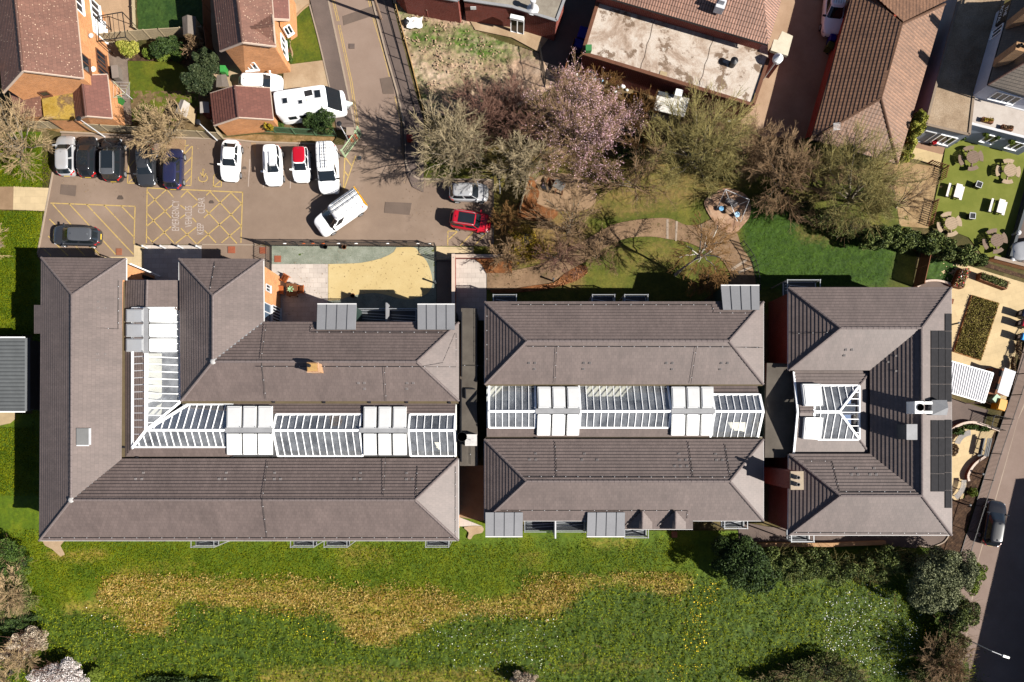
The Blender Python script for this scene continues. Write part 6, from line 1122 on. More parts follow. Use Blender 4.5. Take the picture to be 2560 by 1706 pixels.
bush('shrub', 'yellow-flowered bush at the bend of the garden path', 'shrub', [(1312, 600, 1.1, 1.5, 1.4, 1.0), (1338, 628, .9, 1.2, 1.1, .9), (1290, 632, .8, 1.0, 1.0, .8)], lf_gold, 4600, .06, 54, corem=core_b, twigs=(tw_gold, 70))
bush('ivy_mound', 'very dark rounded evergreen above the daffodils', 'tree', [(1850, 1395, 2.4, 2.7, 2.3, 2.4), (1880, 1425, 1.6, 2.4, 1.7, 1.7)], lf_dark, 14000, .085, 55, corem=core_d)
bush('hedge', 'dark overgrown hedge along the low stone wall', 'hedge', [(1930, 1408, 1.3, 1.9, 1.6, 1.4), (1985, 1412, 1.4, 1.8, 1.7, 1.4), (2040, 1412, 1.4, 1.8, 1.6, 1.4), (2095, 1418, 1.3, 1.7, 1.5, 1.3), (2150, 1418, 1.3, 1.6, 1.3, 1.3), (2215, 1400, 1.4, 1.7, 1.2, 1.4), (2262, 1400, 1.4, 1.6, 1.2, 1.4), (2190, 1432, 1.1, 1.3, 1.0, 1.1)], lf_ivy, 22000, .085, 56, corem=core_d, twigs=(tw_olive, 40))
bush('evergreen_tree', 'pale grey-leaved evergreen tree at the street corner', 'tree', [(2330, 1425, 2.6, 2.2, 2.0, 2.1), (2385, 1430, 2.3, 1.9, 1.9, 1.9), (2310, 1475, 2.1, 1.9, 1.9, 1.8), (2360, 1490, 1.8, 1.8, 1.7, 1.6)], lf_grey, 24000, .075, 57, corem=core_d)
bush('evergreen_tree', 'dark grey-green bush below the pale evergreen', 'tree', [(2395, 1525, 1.7, 1.5, 1.7, 1.6), (2370, 1560, 1.3, 1.3, 1.3, 1.2)], lf_ivy, 8000, .08, 58, corem=core_d, twigs=(tw_brown, 60))
bush('shrub', 'bright lime shrub leaning over the street kerb', 'shrub', [(2435, 1430, 1.6, .8, 1.2, 1.2), (2428, 1465, 1.2, .7, .9, 1.0)], lf_lime, 3000, .06, 59)
bush('shrub', 'tangled dark scrub at the lower right beside the street', 'shrub', [(2380, 1610, 1.0, 1.5, 1.4, 1.0), (2345, 1640, 1.0, 1.6, 1.2, 1.0), (2375, 1685, 1.0, 1.7, 1.2, 1.0), (2310, 1690, .8, 1.5, 1.0, .8)], lf_olive, 8000, .07, 60, corem=core_d, twigs=(tw_brown, 120))
bush('shrub', 'dark low scrub along the bottom edge, right of the daffodils', 'shrub', [(2000, 1680, .9, 2.2, 1.1, .9), (2060, 1670, 1.0, 2.2, 1.2, 1.0), (2110, 1690, 1.0, 2.0, 1.2, 1.0), (1930, 1700, .8, 1.8, .8, .8)], lf_olive, 9000, .07, 61, corem=core_d, twigs=(tw_tan, 60))
bush('shrub', 'dark bramble clump by the lower left lawn edge', 'shrub', [(20, 1375, 1.0, 1.6, 1.2, 1.0), (50, 1410, .8, 1.1, 1.0, .8), (0, 1430, .9, 1.3, 1.2, .9)], lf_mid, 5200, .075, 62, corem=core_d, twigs=(tw_brown, 30))
bush('shrub', 'tan and lime scrub at the left edge of the meadow', 'shrub', [(30, 1470, .8, 1.6, 1.2, .8), (55, 1500, .6, 1.2, 1.3, .6), (10, 1520, .7, 1.4, 1.2, .7)], lf_olive, 5600, .07, 63, corem=core_b, twigs=(tw_tan, 70))
bush('shrub', 'dark green bush between tan scrub and blush blossom', 'shrub', [(40, 1560, .8, 1.5, .7, .8), (70, 1545, .5, .8, .6, .5)], lf_dark, 2800, .07, 64, corem=core_d)
bush('blossom_bush', 'blush-coloured blossom bush at the lower left', 'shrub', [(70, 1605, 1.3, 1.6, 1.2, 1.2), (40, 1630, 1.1, 1.3, 1.1, 1.0), (95, 1600, 1.2, 1.1, 1.0, 1.1)], pt_blush, 7500, .055, 65, 'blossom bushes', corem=core_b, twigs=(tw_red, 60))
bush('blossom_bush', 'white blossom bush in the bottom left corner', 'shrub', [(165, 1680, 1.4, 1.5, 1.1, 1.2), (120, 1690, 1.2, 1.4, 1.0, 1.1), (190, 1700, 1.2, 1.2, .8, 1.0)], pt_white, 8500, .055, 66, 'blossom bushes', corem=core_b, twigs=(tw_red, 50))
bush('blossom_bush', 'pale blossom bush at the middle of the bottom edge', 'shrub', [(1312, 1700, .9, 1.3, .9, .9)], pt_blush, 3000, .055, 67, 'blossom bushes', corem=core_b, twigs=(tw_red, 40))
bush('shrub', 'lime shrub beside the white blossom bush', 'shrub', [(235, 1690, .6, .8, .8, .6)], lf_lime, 1500, .06, 68)
bush('shrub', 'low green scrub on the bottom edge, left half', 'shrub', [(420, 1708, .6, 2.2, .7, .6), (520, 1712, .5, 1.8, .6, .5)], lf_dark, 2600, .07, 69, corem=core_d)
bush('shrub', 'dark evergreen corner bush beyond the olive tree', 'shrub', [(1590, 355, 1.2, 1.1, .9, 1.2), (1570, 385, .8, 1.0, .7, .8)], lf_dark, 2600, .07, 70, corem=core_d)
# meadow flowers: nobody could count them
def flowers(name, label, regions, mat, seed, size):
    rng = np.random.default_rng(seed); out = []
    for poly, n in regions:
        xs, ys = [p[0] for p in poly], [p[1] for p in poly]; x = rng.uniform(min(xs), max(xs), n * 3); y = rng.uniform(min(ys), max(ys), n * 3); k = inpoly(x, y, poly) & (fbm(x / 22, y / 22, 3, seed) > rng.uniform(.2, .6, n * 3)); x, y = x[k][:n], y[k][:n]
        out.append(np.stack([(x - NX) / S, (NY - y) / S, rng.uniform(.2, .32, len(x))], -1))
    p = np.concatenate(out); o = cards(name, p, size, rng, mat, None, .0, .9); return tag(o, label, 'flowers', kind='stuff')
fl_w = M('daisy_white', (.85, .85, .82), .7, .03); fl_y = M('daffodil_yellow', (.75, .5, .02), .7, .1)
flowers('wild_flowers', 'white flowers scattered in the long meadow grass', [(t('E1', 1500, 950, 1700, 920, 2334, 930, 2334, 1560, 1700, 1400, 1450, 1150), 160), (t('E2', 0, 970, 420, 980, 450, 1200, 620, 1320, 250, 1568, 0, 1568), 130), (t('E3', 500, 800, 900, 670, 1100, 760, 1400, 950, 1350, 1200, 1250, 1500, 950, 1500, 700, 1300, 480, 1280), 900), (t('E0', 700, 700, 1900, 900, 1300, 1400, 900, 1300), 40)], fl_w, 5, .041)
flowers('daffodils', 'yellow daffodils in a drift below the dark evergreen', [(t('E2', 1680, 580, 1900, 680, 1850, 820, 1720, 900, 1780, 1000, 1760, 1300, 1560, 1250, 1560, 990, 1640, 880, 1640, 680), 200), (t('E2', 1420, 1400, 1740, 1390, 1650, 1568, 1400, 1560), 60), (t('E1', 60, 890, 350, 880, 720, 1180, 420, 1150), 46), (t('E0', 2100, 900, 2334, 900, 2334, 960, 2100, 950), 12), (t('E3', 1400, 1050, 1500, 1060, 1440, 1250, 1390, 1220), 20)], fl_y, 6, .06)
# grass blades standing over the mown and the long grass: nobody could count them
def blades(name, label, poly, n, size, mat, seed, z=(.05, .2), thr=None, exc=(), hard=()):
    rng = np.random.default_rng(seed); xs, ys = [p[0] for p in poly], [p[1] for p in poly]; x = rng.uniform(min(xs), max(xs), n); y = rng.uniform(min(ys), max(ys), n); k = inpoly(x + rng.normal(size=n) * 13 + 60 * (fbm(x / 30, y / 30, 3, 61) - .5), y + rng.normal(size=n) * 13 + 60 * (fbm(x / 30, y / 30, 3, 62) - .5), poly)
    if thr: k &= fbm(x / 55, y / 11, 4, 77) > rng.normal(thr, .07, n)
    for e in hard: k &= ~inpoly(x, y, e)
    for e in exc: k &= ~(inpoly(x, y, e) & (rng.uniform(size=n) > .25))
    x, y = x[k], y[k]; p = np.stack([(x - NX) / S, (NY - y) / S, rng.uniform(*z, len(x)) + .1 * fbm(x / 12, y / 12, 2, 5)], -1); o = cards(name, p, size, rng, mat, None, .6, .3); return tag(o, label, 'grass', kind='stuff')
lf_gr = LEAF('grass_blade', pc(60, 86, 4), pc(174, 182, 42), .75, .4, .05); lf_park = LEAF('park_blade', pc(62, 100, 6), pc(112, 148, 18), .7, .6, .1); lf_mow = LEAF('mown_blade', pc(62, 90, 2), pc(150, 154, 18), .75, .4, .05); lf_dry = LEAF('straw_blade', pc(180, 138, 52), pc(252, 220, 136), .8, .6, .05)
HARD = [t('D3', 1740, 0, 1640, 1300, 1500, 1420, -200, 1340, -200, 0), t('D0', 390, 1350, 600, 1350, 560, 1400, 600, 1480, 560, 1500, 480, 1430, 420, 1400), t('D1', 1852, 1140, 2090, 1225, 2060, 1300, 1960, 1340, 1852, 1225), t('D2', 2060, 1180, 2334, 1180, 2334, 1400, 2060, 1380), st]
blades('long_grass', 'long rough grass blades of the meadow', longp, 150000, .1, lf_gr, 101, (.06, .22), .3, exc=[band])
blades('lawn_grass', 'dark green grass blades of the park lawn', t('B2', 2050, 720, 2334, 640) + t('B3', 0, 640, 600, 840, 1150, 1060, 1060, 1400, 0, 1440) + t('B2', 2240, 1440, 2200, 1200, 2080, 960), 30000, .04, lf_park, 105, (.02, .06))
blades('mown_grass', 'short grass blades of the mown lawn along the building', t('D0', -400, 1250, 2334, 1370) + t('D2', 0, 1380, 1700, 1380) + t('E2', 1650, 600, 900, 600, 0, 760) + t('E1', 1900, 800, 0, 650) + t('E0', 1000, 600, 540, 900, -300, 900), 90000, .075, lf_mow, 104, (.03, .1), hard=HARD)
blades('dry_grass', 'straw-coloured dead grass of the yellow band', band, 70000, .1, lf_dry, 102, (.06, .16), .43)
blades('green_shoots', 'green blades coming through the yellow band', band, 30000, .1, lf_mow, 103, (.06, .16))
blades('mown_grass', 'short grass blades of the lawn west of the car park', [(-40, 330), (100, 340), (128, 420), (96, 640), (100, 690), (96, 1240), (-40, 1240)], 60000, .07, lf_mow, 106, (.05, .13), hard=[t('B0', -300, 495, 470, 515, 410, 725, -300, 715), t('C0', -400, 790, 300, 790, 300, 1640, -400, 1640), t('B0', 470, 375, 345, 1140, 345, 1500, 900, 1500, 900, 300)])
def scraps(label, poly, n, size, mat, seed, z=.03):
    rng = np.random.default_rng(seed); xs, ys = [p[0] for p in poly], [p[1] for p in poly]; x = rng.uniform(min(xs), max(xs), n); y = rng.uniform(min(ys), max(ys), n); k = inpoly(x, y, poly) & (fbm(x / 25, y / 25, 3, seed) > rng.uniform(.3, .65, n)); o = cards('fallen_leaves', np.stack([(x[k] - NX) / S, (NY - y[k]) / S, np.full(k.sum(), z)], -1), size, rng, mat, None, .0, .7); return tag(o, label, 'leaves', kind='stuff')
lf_dead = LEAF('curled_dead_leaf', pc(110, 80, 50), pc(205, 175, 135), .8, 1, .05)
scraps('dead leaves blown along the car park edges and road', t('B1', 750, 100, 1360, -600, 1380, 300, 1500, 440, 2160, 440, 2160, 1040, 1500, 1040, 1300, 500, 800, 300), 1500, .045, lf_dead, 201); scraps('dead leaves in the courtyard garden', t('B1', 150, 1045, 1640, 1055, 1640, 1560, 150, 1700), 900, .045, lf_dead, 202, .09); scraps('leaf scraps on the parking bays by the fence', t('B0', 480, 380, 560, 20, 2330, 70, 2330, 600, 470, 600), 900, .045, lf_dead, 203); scraps('dead leaves on the garden path', path_p, 3000, .05, lf_dead, 204, .16)
# ---------------------------------------------------------------- houses and other buildings
tile_brown = ROOF('brown_tiles_lichen', pc(158, 112, 94, .92), .3, .3, .1, (pc(240, 205, 175), 4.5, .12), .2, .6)
tile_red = ROOF('red_brown_tiles', pc(150, 96, 82, .92), .3, .3, .1, (pc(220, 185, 155), 2.2, .03), .15, .6)
tile_pub = ROOF('old_grey_tiles', pc(120, 106, 92), .2, .25, .14, None, .3, .55); tile_long = ROOF('long_roof_tiles', pc(168, 125, 96), .3, .32, .14, None, .2, .5, rib=.3, ribd=.72)
tile_work = ROOF('profiled_brown_tiles', pc(196, 146, 122), .21, .38, .1, None, .2, .42, rib=.23)
fascia = M('cream_fascia', pc(240, 215, 195), .6, .06); roughcast = M('pale_blue_render', (.42, .44, .5), .85, .12, .7, 14); blue_r = M('grey_blue_render', (.24, .27, .32), .85, .15, .7, 14)
def gable(parent, R0, R1, EL0, EL1, ER0, ER1, tiles, wall, ends=(0, 1), ov=.3, gauge=.3, wallz=None, barge=True, walls=True):
    """gabled roof with walls: ridge R0-R1, left and right eaves, world points"""
    mb = MB(); tile_roof(mb, [EL0, EL1, R1, R0], gauge); tile_roof(mb, [ER1, ER0, R0, R1], gauge); rf = mb.build('roof', tiles, parent); cb = MB(); caps(cb, R0, R1, .11); cb.build('ridge_tiles', tiles, rf)
    for a, b in ((EL0, EL1), (ER0, ER1)): MB().bar(a + Vector((0, 0, -.06)), b + Vector((0, 0, -.06)), .1, .1).build('gutter', fascia if barge else BLACK, rf)
    if walls:
        q = [EL0, ER0, ER1, EL1]; f = inset([p[:2] for p in q], ov)
        if (Vector(f[0]) - Vector(EL0[:2])).length > 2 * ov + .5: pass
        near = lambda p: min(f, key=lambda v: (v - Vector(p[:2])).length); a, b, c, d = near(EL0), near(ER0), near(ER1), near(EL1); z = EL0.z - .03; w_ = MB()
        ra, rb_ = R0.lerp(R1, ov / (R1 - R0).length), R1.lerp(R0, ov / (R1 - R0).length); rz = R0.z - .12
        for p, q_ in ((b, c), (d, a)): w_.face([(*p, 0), (*q_, 0), (*q_, z), (*p, z)])
        w_.face([(*a, 0), (*b, 0), (*b, z), (ra.x, ra.y, rz), (*a, z)]); w_.face([(*c, 0), (*d, 0), (*d, z), (rb_.x, rb_.y, rz), (*c, z)]); w_.build('wall', wall, parent)
        if barge:
            for A_, Rr, B_ in ((EL0, R0, ER0), (EL1, R1, ER1)):
                for s_ in (A_, B_): MB().bar(s_ + Vector((0, 0, -.05)), Rr + Vector((0, 0, -.05)), .06, .18).build('bargeboard', fascia, rf)
        return f
    return None
X = Vector
# house at the upper left ------------------------------------------------------
h1 = thing('brick_house', 'orange brick house with lichen-speckled brown roof at the upper left', 'house', tuple(P(t1('A0', 350, 500), 0)))
R0, R1 = P(t1('A0', 118, -250), 7.4), P(t1('A0', 207, 648), 7.4); E0, E1 = P(t1('A0', 660, -250), 5.0), P(t1('A0', 757, 716), 5.0); L0, L1 = X((2 * R0.x - E0.x, 2 * R0.y - E0.y, 5)), X((2 * R1.x - E1.x, 2 * R1.y - E1.y, 5))
f = gable(h1, R0, R1, L0, L1, E0, E1, tile_brown, obrick); near = lambda p: min(f, key=lambda v: (v - Vector(p[:2])).length)
we0, we1 = near(E0), near(E1); wl1 = near(L1); brownf = M('brown_window_frame', (.1, .04, .02), .6, .15)
def onwall(a, b, px, z):                              # where the ray through a photo pixel at height z meets wall line a-b
    p = P(px, z); d = (Vector(b) - Vector(a)).normalized(); return Vector(a) + d * (Vector(p[:2]) - Vector(a)).dot(d)
def wwin(parent, a, b, ptop, pbot, z0, z1, **k):
    p, q = onwall(a, b, ptop, (z0 + z1) / 2), onwall(a, b, pbot, (z0 + z1) / 2); return window(parent, q if k.pop('flip', False) else p, p if False else q, z0, z1, **k) if not k.get('rev') else None
window(h1, onwall(we0, we1, t1('A0', 830, 200), 1.6), onwall(we0, we1, t1('A0', 800, 20), 1.6), .9, 2.2, bars=2); window(h1, onwall(we0, we1, t1('A0', 840, 350), 1.2), onwall(we0, we1, t1('A0', 830, 215), 1.2), .15, 2.15, bars=1, gmat=WHITE)
window(h1, onwall(we0, we1, t1('A0', 715, 110), 4), onwall(we0, we1, t1('A0', 690, -30), 4), 3.5, 4.6, bars=1); window(h1, onwall(we0, we1, t1('A0', 865, 610), 1.6), onwall(we0, we1, t1('A0', 840, 470), 1.6), .7, 2.1, fmat=brownf, bars=2); window(h1, onwall(we0, we1, t1('A0', 855, 690), 1.6), onwall(we0, we1, t1('A0', 835, 600), 1.6), .4, 2.1, fmat=brownf, bars=1); window(h1, onwall(we0, we1, t1('A0', 765, 650), 4), onwall(we0, we1, t1('A0', 745, 510), 4), 3.4, 4.5, fmat=brownf, bars=1)
window(h1, onwall(wl1, we1, t1('A0', 345, 750), 3.4), onwall(wl1, we1, t1('A0', 425, 750), 3.4), 3.0, 3.7, fmat=brownf, bars=0)
for px, z, r in ((t1('A0', 780, 335), 3.0, .22), (t1('A0', 803, 640), 3.2, .24)):
    p = onwall(we0, we1, px, z); d_ = MB(); d_.bar((p.x, p.y, z), (p.x + .3, p.y, z + .1), .04, .04); d_.lathe(p.x + .3, p.y, [(.02, z), (r * .7, z + .04), (r, z + .12), (r * .97, z + .13), (.05, z + .05)], 14); d_.build('satellite_dish', LGREY if r < .23 else panel_w, h1)
q = PP(t('A0', 90, 805, 365, 812), 3.3) + PP(t('A0', 385, 1065, 128, 1065), 2.4); mb = MB(); tile_roof(mb, q, .3); mb.build('lean_to_roof', tile_brown, h1); MB().prism(inset([p[:2] for p in q], .15), 0, 2.35).build('lean_to_wall', obrick, h1)
fr_ = [P(p, 2.7)[:2] for p in t('A0', 370, 815, 655, 792, 678, 1088, 402, 1085)]; MB().prism(fr_, 2.45, 2.7).build('flat_roof', GROUND('mossy_felt', [(.3, pc(176, 140, 50)), (.45, pc(206, 172, 84)), (.52, pc(140, 112, 78)), (.7, pc(185, 160, 120))], .5, 12, .02, .4, spots=[(pc(235, 215, 180), 7, .66, .04)]), h1); MB().prism(inset(fr_, .1), 0, 2.44).build('extension_wall', obrick, h1)
ga1 = thing('garage', 'small tiled garage joined to the mossy flat roof by the car park fence', 'garage', tuple(P(t1('A0', 850, 900), 0)))
f = gable(ga1, P(t1('A0', 742, 690), 3.7), P(t1('A0', 785, 1060), 3.7), P(t1('A0', 640, 745), 2.5), P(t1('A0', 682, 1095), 2.5), P(t1('A0', 975, 680), 2.5), P(t1('A0', 1020, 1080), 2.5), tile_red, obrick, ov=.15)
# second house -------------------------------------------------------------------
h2 = thing('brick_house', 'orange brick house with front gable facing the curved lawn', 'house', tuple(P(t1('A0', 2250, 200), 0)))
R0, R1 = P(t1('A0', 2135, -250), 6.7), P(t1('A0', 2212, 388), 6.7); L0, L1 = P(t1('A0', 1920, -250), 4.9), P(t1('A0', 2005, 468), 4.9); E0, E1 = P(t1('A1', 125, -250), 4.9), P(t1('A1', 178, 425), 4.9)
f = gable(h2, R0, R1, L0, L1, E0, E1, tile_brown, obrick); a_, b_ = min(f, key=lambda v: (v - Vector(L1[:2])).length), min(f, key=lambda v: (v - Vector(E1[:2])).length); c_ = min(f, key=lambda v: (v - Vector(E0[:2])).length)
window(h2, onwall(a_, b_, t1('A0', 2215, 580), 1.7), onwall(a_, b_, t1('A1', 0, 565), 1.7), 1.1, 2.3, bars=2)
gr0, gr1 = P(t1('A1', -60, 255), 6.1), P(t1('A1', 158, 232), 6.1); gable(h2, gr0, gr1, P(t1('A1', -40, 425), 4.75), P(t1('A1', 176, 420), 4.75), P(t1('A1', -60, 110), 4.75), P(t1('A1', 146, 120), 4.75), tile_brown, obrick, ov=.2)
window(h2, onwall(b_, c_, t1('A1', 215, 500), 1.8), onwall(b_, c_, t1('A1', 200, 330), 1.8), .9, 2.2, bars=2)
q = PP(t('A1', 152, -150, 292, -150), 0); qq = [P(t1('A1', 148, -150), 3.9), P(t1('A1', 160, 178), 3.9), P(t1('A1', 305, 185), 2.7), P(t1('A1', 290, -150), 2.7)]; mb = MB(); tile_roof(mb, [qq[3], qq[2], qq[1], qq[0]], .3); mb.build('porch_roof', tile_red, h2); fo = [p[:2] for p in qq]; MB().prism(inset(fo, .12), 0, 2.6).build('porch_wall', obrick, h2); MB().bar(qq[2], qq[1], .08, .2).build('bargeboard', fascia, h2); MB().bar(qq[2], qq[3], .1, .1).build('gutter', fascia, h2)
ins_ = inset(fo, .12); s0 = min(ins_, key=lambda v: (v - Vector(qq[1][:2])).length); s1 = min(ins_, key=lambda v: (v - Vector(qq[2][:2])).length); window(h2, s0.lerp(s1, .15), s0.lerp(s1, .85), .9, 2.1, bars=1)
ga2 = thing('garage', 'brown tiled garage with orange brick gable beside the white caravan', 'garage', tuple(P(t1('A0', 2200, 950), 0)))
f = gable(ga2, P(t1('A0', 2140, 783), 3.7), P(t1('A0', 2172, 1072), 3.7), P(t1('A0', 1918, 852), 2.5), P(t1('A0', 1950, 1147), 2.5), P(t1('A1', 125, 803), 2.5), P(t1('A1', 156, 1093), 2.5), tile_red, obrick, ov=.15)
# brick buildings north of the waste ground ------------------------------------------
def block(name, label, cat, roofpx, z, wall, roofm, par=.0, parm=None, inset_=.0):
    q = [P(p, z)[:2] for p in roofpx]; T = thing(name, label, cat, (sum(p[0] for p in q) / len(q), sum(p[1] for p in q) / len(q), 0)); MB().prism(inset(q, inset_ + .001), 0, z - .12).build('wall', wall, T); MB().prism(q, z - .12, z).build('roof', roofm, T)
    if par:
        for a, b in zip(q, q[1:] + q[:1]): MB().bar((*a, z + par / 2), (*b, z + par / 2), .22, par).build('parapet', parm or wall, T)
    return T
felt_g = GROUND('grey_roof_felt', [(.3, pc(150, 138, 124)), (.5, pc(178, 168, 152)), (.7, pc(195, 186, 170))], .5, 12, .005, .15)
bb1 = block('brick_building', 'red brick building with a white downpipe above the rubble', 'building', t('A1', 1220, -200, 1330, -80, 1840, 12, 1890, -200), 3.4, rbrick, tile_brown and felt_g, .12, LEAD)
c = P(t1('A1', 1848, 110), 1.5); MB().box(c.x + .06, c.y + .05, 0, .1, .1, 3.5).build('downpipe', WHITE, bb1)
bb2 = block('brick_building', 'red brick building with pale flat roof and roller door', 'building', t('A1', 1885, -150, 1895, 2, 2334, 65) + t('A2', 405, 192, 480, -10, 500, -150), 3.2, rbrick, felt_g, .1, LEAD)
q = [P(p, 3.2)[:2] for p in t('A1', 1895, 2) + t('A2', 405, 192)]; a_, b_ = q
p0, p1 = onwall(a_, b_, t1('A2', -5, 180), 1.5), onwall(a_, b_, t1('A2', 112, 215), 1.5); window(bb2, p0, p1, .1, 2.5, bars=1, sill=False); d = (p1 - p0).normalized(); n_ = Vector((d.y, -d.x)); MB().bar((*(p0 + n_ * .2), 2.65), (*(p1 + n_ * .2), 2.65), .35, .28).build('shutter_box', panel_w, bb2)
s_ = onwall(a_, b_, t1('A1', 1990, 15), 2.6); MB().box(s_.x, s_.y - .04, 2.2, .5, .05, .4).build('wall_plate', LGREY, bb2)
c = P(t1('A2', 190, 60), 3.6); mb = MB(); mb.lathe(c.x, c.y, [(.55, 3.2), (.2, 3.45), (.18, 3.5), (.18, 4.3), (.26, 4.35), (.24, 4.55), (.02, 4.6)], 12); mb.build('flue', LGREY, bb2)
# workshop with flat concrete roof and the big profiled roof behind ---------------------
wk = block('workshop', 'brick workshop with stained pale concrete flat roof', 'building', t('A2', 800, -30, 642, 490, 2195, 962, 2334, 540, 2334, 410, 930, -30), 3.4, rbrick, GROUND('stained_concrete_roof', [(.3, pc(140, 116, 98)), (.42, pc(200, 176, 156)), (.52, pc(236, 220, 204)), (.75, pc(248, 238, 228))], .24, 14, .005, .22, .9, 8, .75, spots=[(pc(150, 126, 106), .5, .53, .05), (pc(238, 226, 212), .9, .62, .05), (pc(110, 90, 72), 5, .68, .05)], dist=.6), 0)
q = [P(p, 3.4)[:2] for p in t('A2', 800, -30, 642, 490, 2195, 962, 2334, 540)]
for a, b in zip(q, q[1:]): MB().bar((*a, 3.47), (*b, 3.47), .3, .14).build('parapet', M('mossy_brick_coping', pc(128, 84, 62), .9, .3, 3, 14), wk)
jm = MB()
for x0, y0, x1, y1 in ((1320, 110, 1170, 640), (1840, 330, 1705, 790)):
    jn = [P(t('A2', x0 + (x1 - x0) * i / 9 + 6 * math.sin(i * 2.1), y0 + (y1 - y0) * i / 9)[0], 3.4) for i in range(10)]; jo = MB()
    for a, b in zip(jn, jn[1:]): jo.bar(a + X((0, 0, .006)), b + X((0, 0, .006)), .05, .02)
    jo.build('roof_joint', M('bitumen_joint', pc(105, 88, 75), .8, .2), wk)
for px, pz, r, m_ in ((t1('A2', 2030, 550), 3.4, .28, BLACK),): c = P(px, 4.2); MB().lathe(c.x, c.y, [(.3, 3.4), (.3, 4.1), (.34, 4.15), (.02, 4.3)], 12).build('roof_vent', BLACK, wk)
big = thing('workshop', 'workshop range under the large profiled brown tile roof', 'building', tuple(P(t1('A2', 1700, 0), 0)))
q = [P(p, 5.2) for p in t('A2', 770, -50, 2334, 408)]; dv = (q[1] - q[0]); up = X((-dv.y, dv.x, 0)).normalized(); r0, r1 = q[0] + up * 6 + X((0, 0, 2.4)), q[1] + up * 6 + X((0, 0, 2.4)); hp = P(t1('A3', 275, 0), 5.2)
mb = MB(); tile_roof(mb, [q[0], q[1], r1 - dv.normalized() * 3.5, r0], .38, .04); e2 = q[1] + dv.normalized() * .4; tile_roof(mb, [q[1], q[1] + up * 12, r1 - dv.normalized() * 3.5 + up * 0], .38, .04); bg_ = mb.build('roof', tile_work, big); MB().bar(q[0] - X((0, 0, .06)), q[1] - X((0, 0, .06)), .12, .12).build('gutter', BLACK, bg_)
f = [q[0] + up * .45, q[1] + up * .45 - dv.normalized() * .3, q[1] + up * 11 - dv.normalized() * .3, q[0] + up * 11]; MB().prism([p[:2] for p in f], 0, 5.1).build('wall', rbrick, big)
c = P(t1('A2', 1905, 40), 6.6); mb = MB(); mb.box(c.x, c.y, 5.9, .75, .75, .8, R(-17)); mb.box(c.x, c.y + .15, 6.7, .5, .5, .5, R(-17)); mb.build('roof_cowl', LGREY, big)
pb = [P(p, 4.2)[:2] for p in t('A3', 130, 285, 228, 330, 180, 510, 25, 460, 55, 360, 90, 365)]; MB().prism(pb, 0, 4.2).build('stair_tower', CREAM, big) if False else MB().prism(pb, 3.9, 4.2).build('flat_canopy', M('dusty_white_roof', pc(245, 232, 205), .8, .12, 2, 10), big); MB().prism(inset(pb, .12), 0, 3.88).build('stair_wall', rbrick, big)
c = P(t1('A3', 102, 518), 4.6); MB().lathe(c.x, c.y, [(.42, 4.1), (.44, 4.4), (.02, 4.85)], 14).solo('flue_cowl', panel_w, 'white conical cowl standing beside the pale stair roof', 'roof vent'); MB().tube([(c.x, c.y, 0), (c.x, c.y, 4.12)], .1, 8).solo('flue_pipe', STEEL, 'upright steel pipe carrying the white conical cowl', 'pipe')
# long hipped roof
lg = thing('brick_building', 'long single-storey building under a hipped tan and brown tile roof', 'building', tuple(P(t1('A3', 1000, 600), 0)))
ez, rz = 3.0, 5.1; a, b, c, d = P(t1('A3', 765, -10), ez), P(t1('A3', 395, 1272), ez), P(t1('A3', 1180, 1495), ez), P(t1('A3', 1612, 40), ez); r0, r1 = P(t1('A3', 1217, 225), rz), P(t1('A3', 1028, 897), rz)
tp_ = P(t1('A3', 960, -10), 4.3); top0 = P(t1('A3', 800, -140), ez); top1 = P(t1('A3', 1640, -60), ez)
mb = MB(); tile_roof(mb, [b, top0, P(t1('A3', 900, -60), 3.9), r0, r1], .32, .05); tile_roof(mb, [d, c, r1, r0], .32, .04); tile_roof(mb, [b, c, r1], .32, .045); tile_roof(mb, [top1, d, r0, P(t1('A3', 900, -60), 3.9), top0], .32, .045); rf = mb.build('roof', tile_long, lg)
for p, q in ((r0, r1), (b, r1), (c, r1), (d, r0), (P(t1('A3', 900, -60), 3.9), r0)): cb = MB(); caps(cb, p, q, .12); cb.build('ridge_tiles', M('hip_tiles', pc(110, 78, 58), .8, .2, 3, 14), rf)
for p, q in ((b, top0), (b, c), (c, d)): MB().bar(p - X((0, 0, .06)), q - X((0, 0, .06)), .1, .1).build('gutter', BLACK, rf)
ft = inset([p[:2] for p in (top0, b, c, d)], .35); MB().prism(ft, 0, ez - .1).build('wall', BRICK('deep_red_brick', pc(190, 75, 50)), lg)
c_ = P(t1('A3', 600, 1180), 4.6); an = MB(); an.tube([(c_.x, c_.y, 3.6), (c_.x, c_.y, 5.2)], .02, 4)
for i in range(6): an.bar((c_.x - .3, c_.y - .3 + i * .11, 5.15), (c_.x + .3, c_.y - .25 + i * .11, 5.15), .025, .025)
an.build('aerial', panel_w, lg)
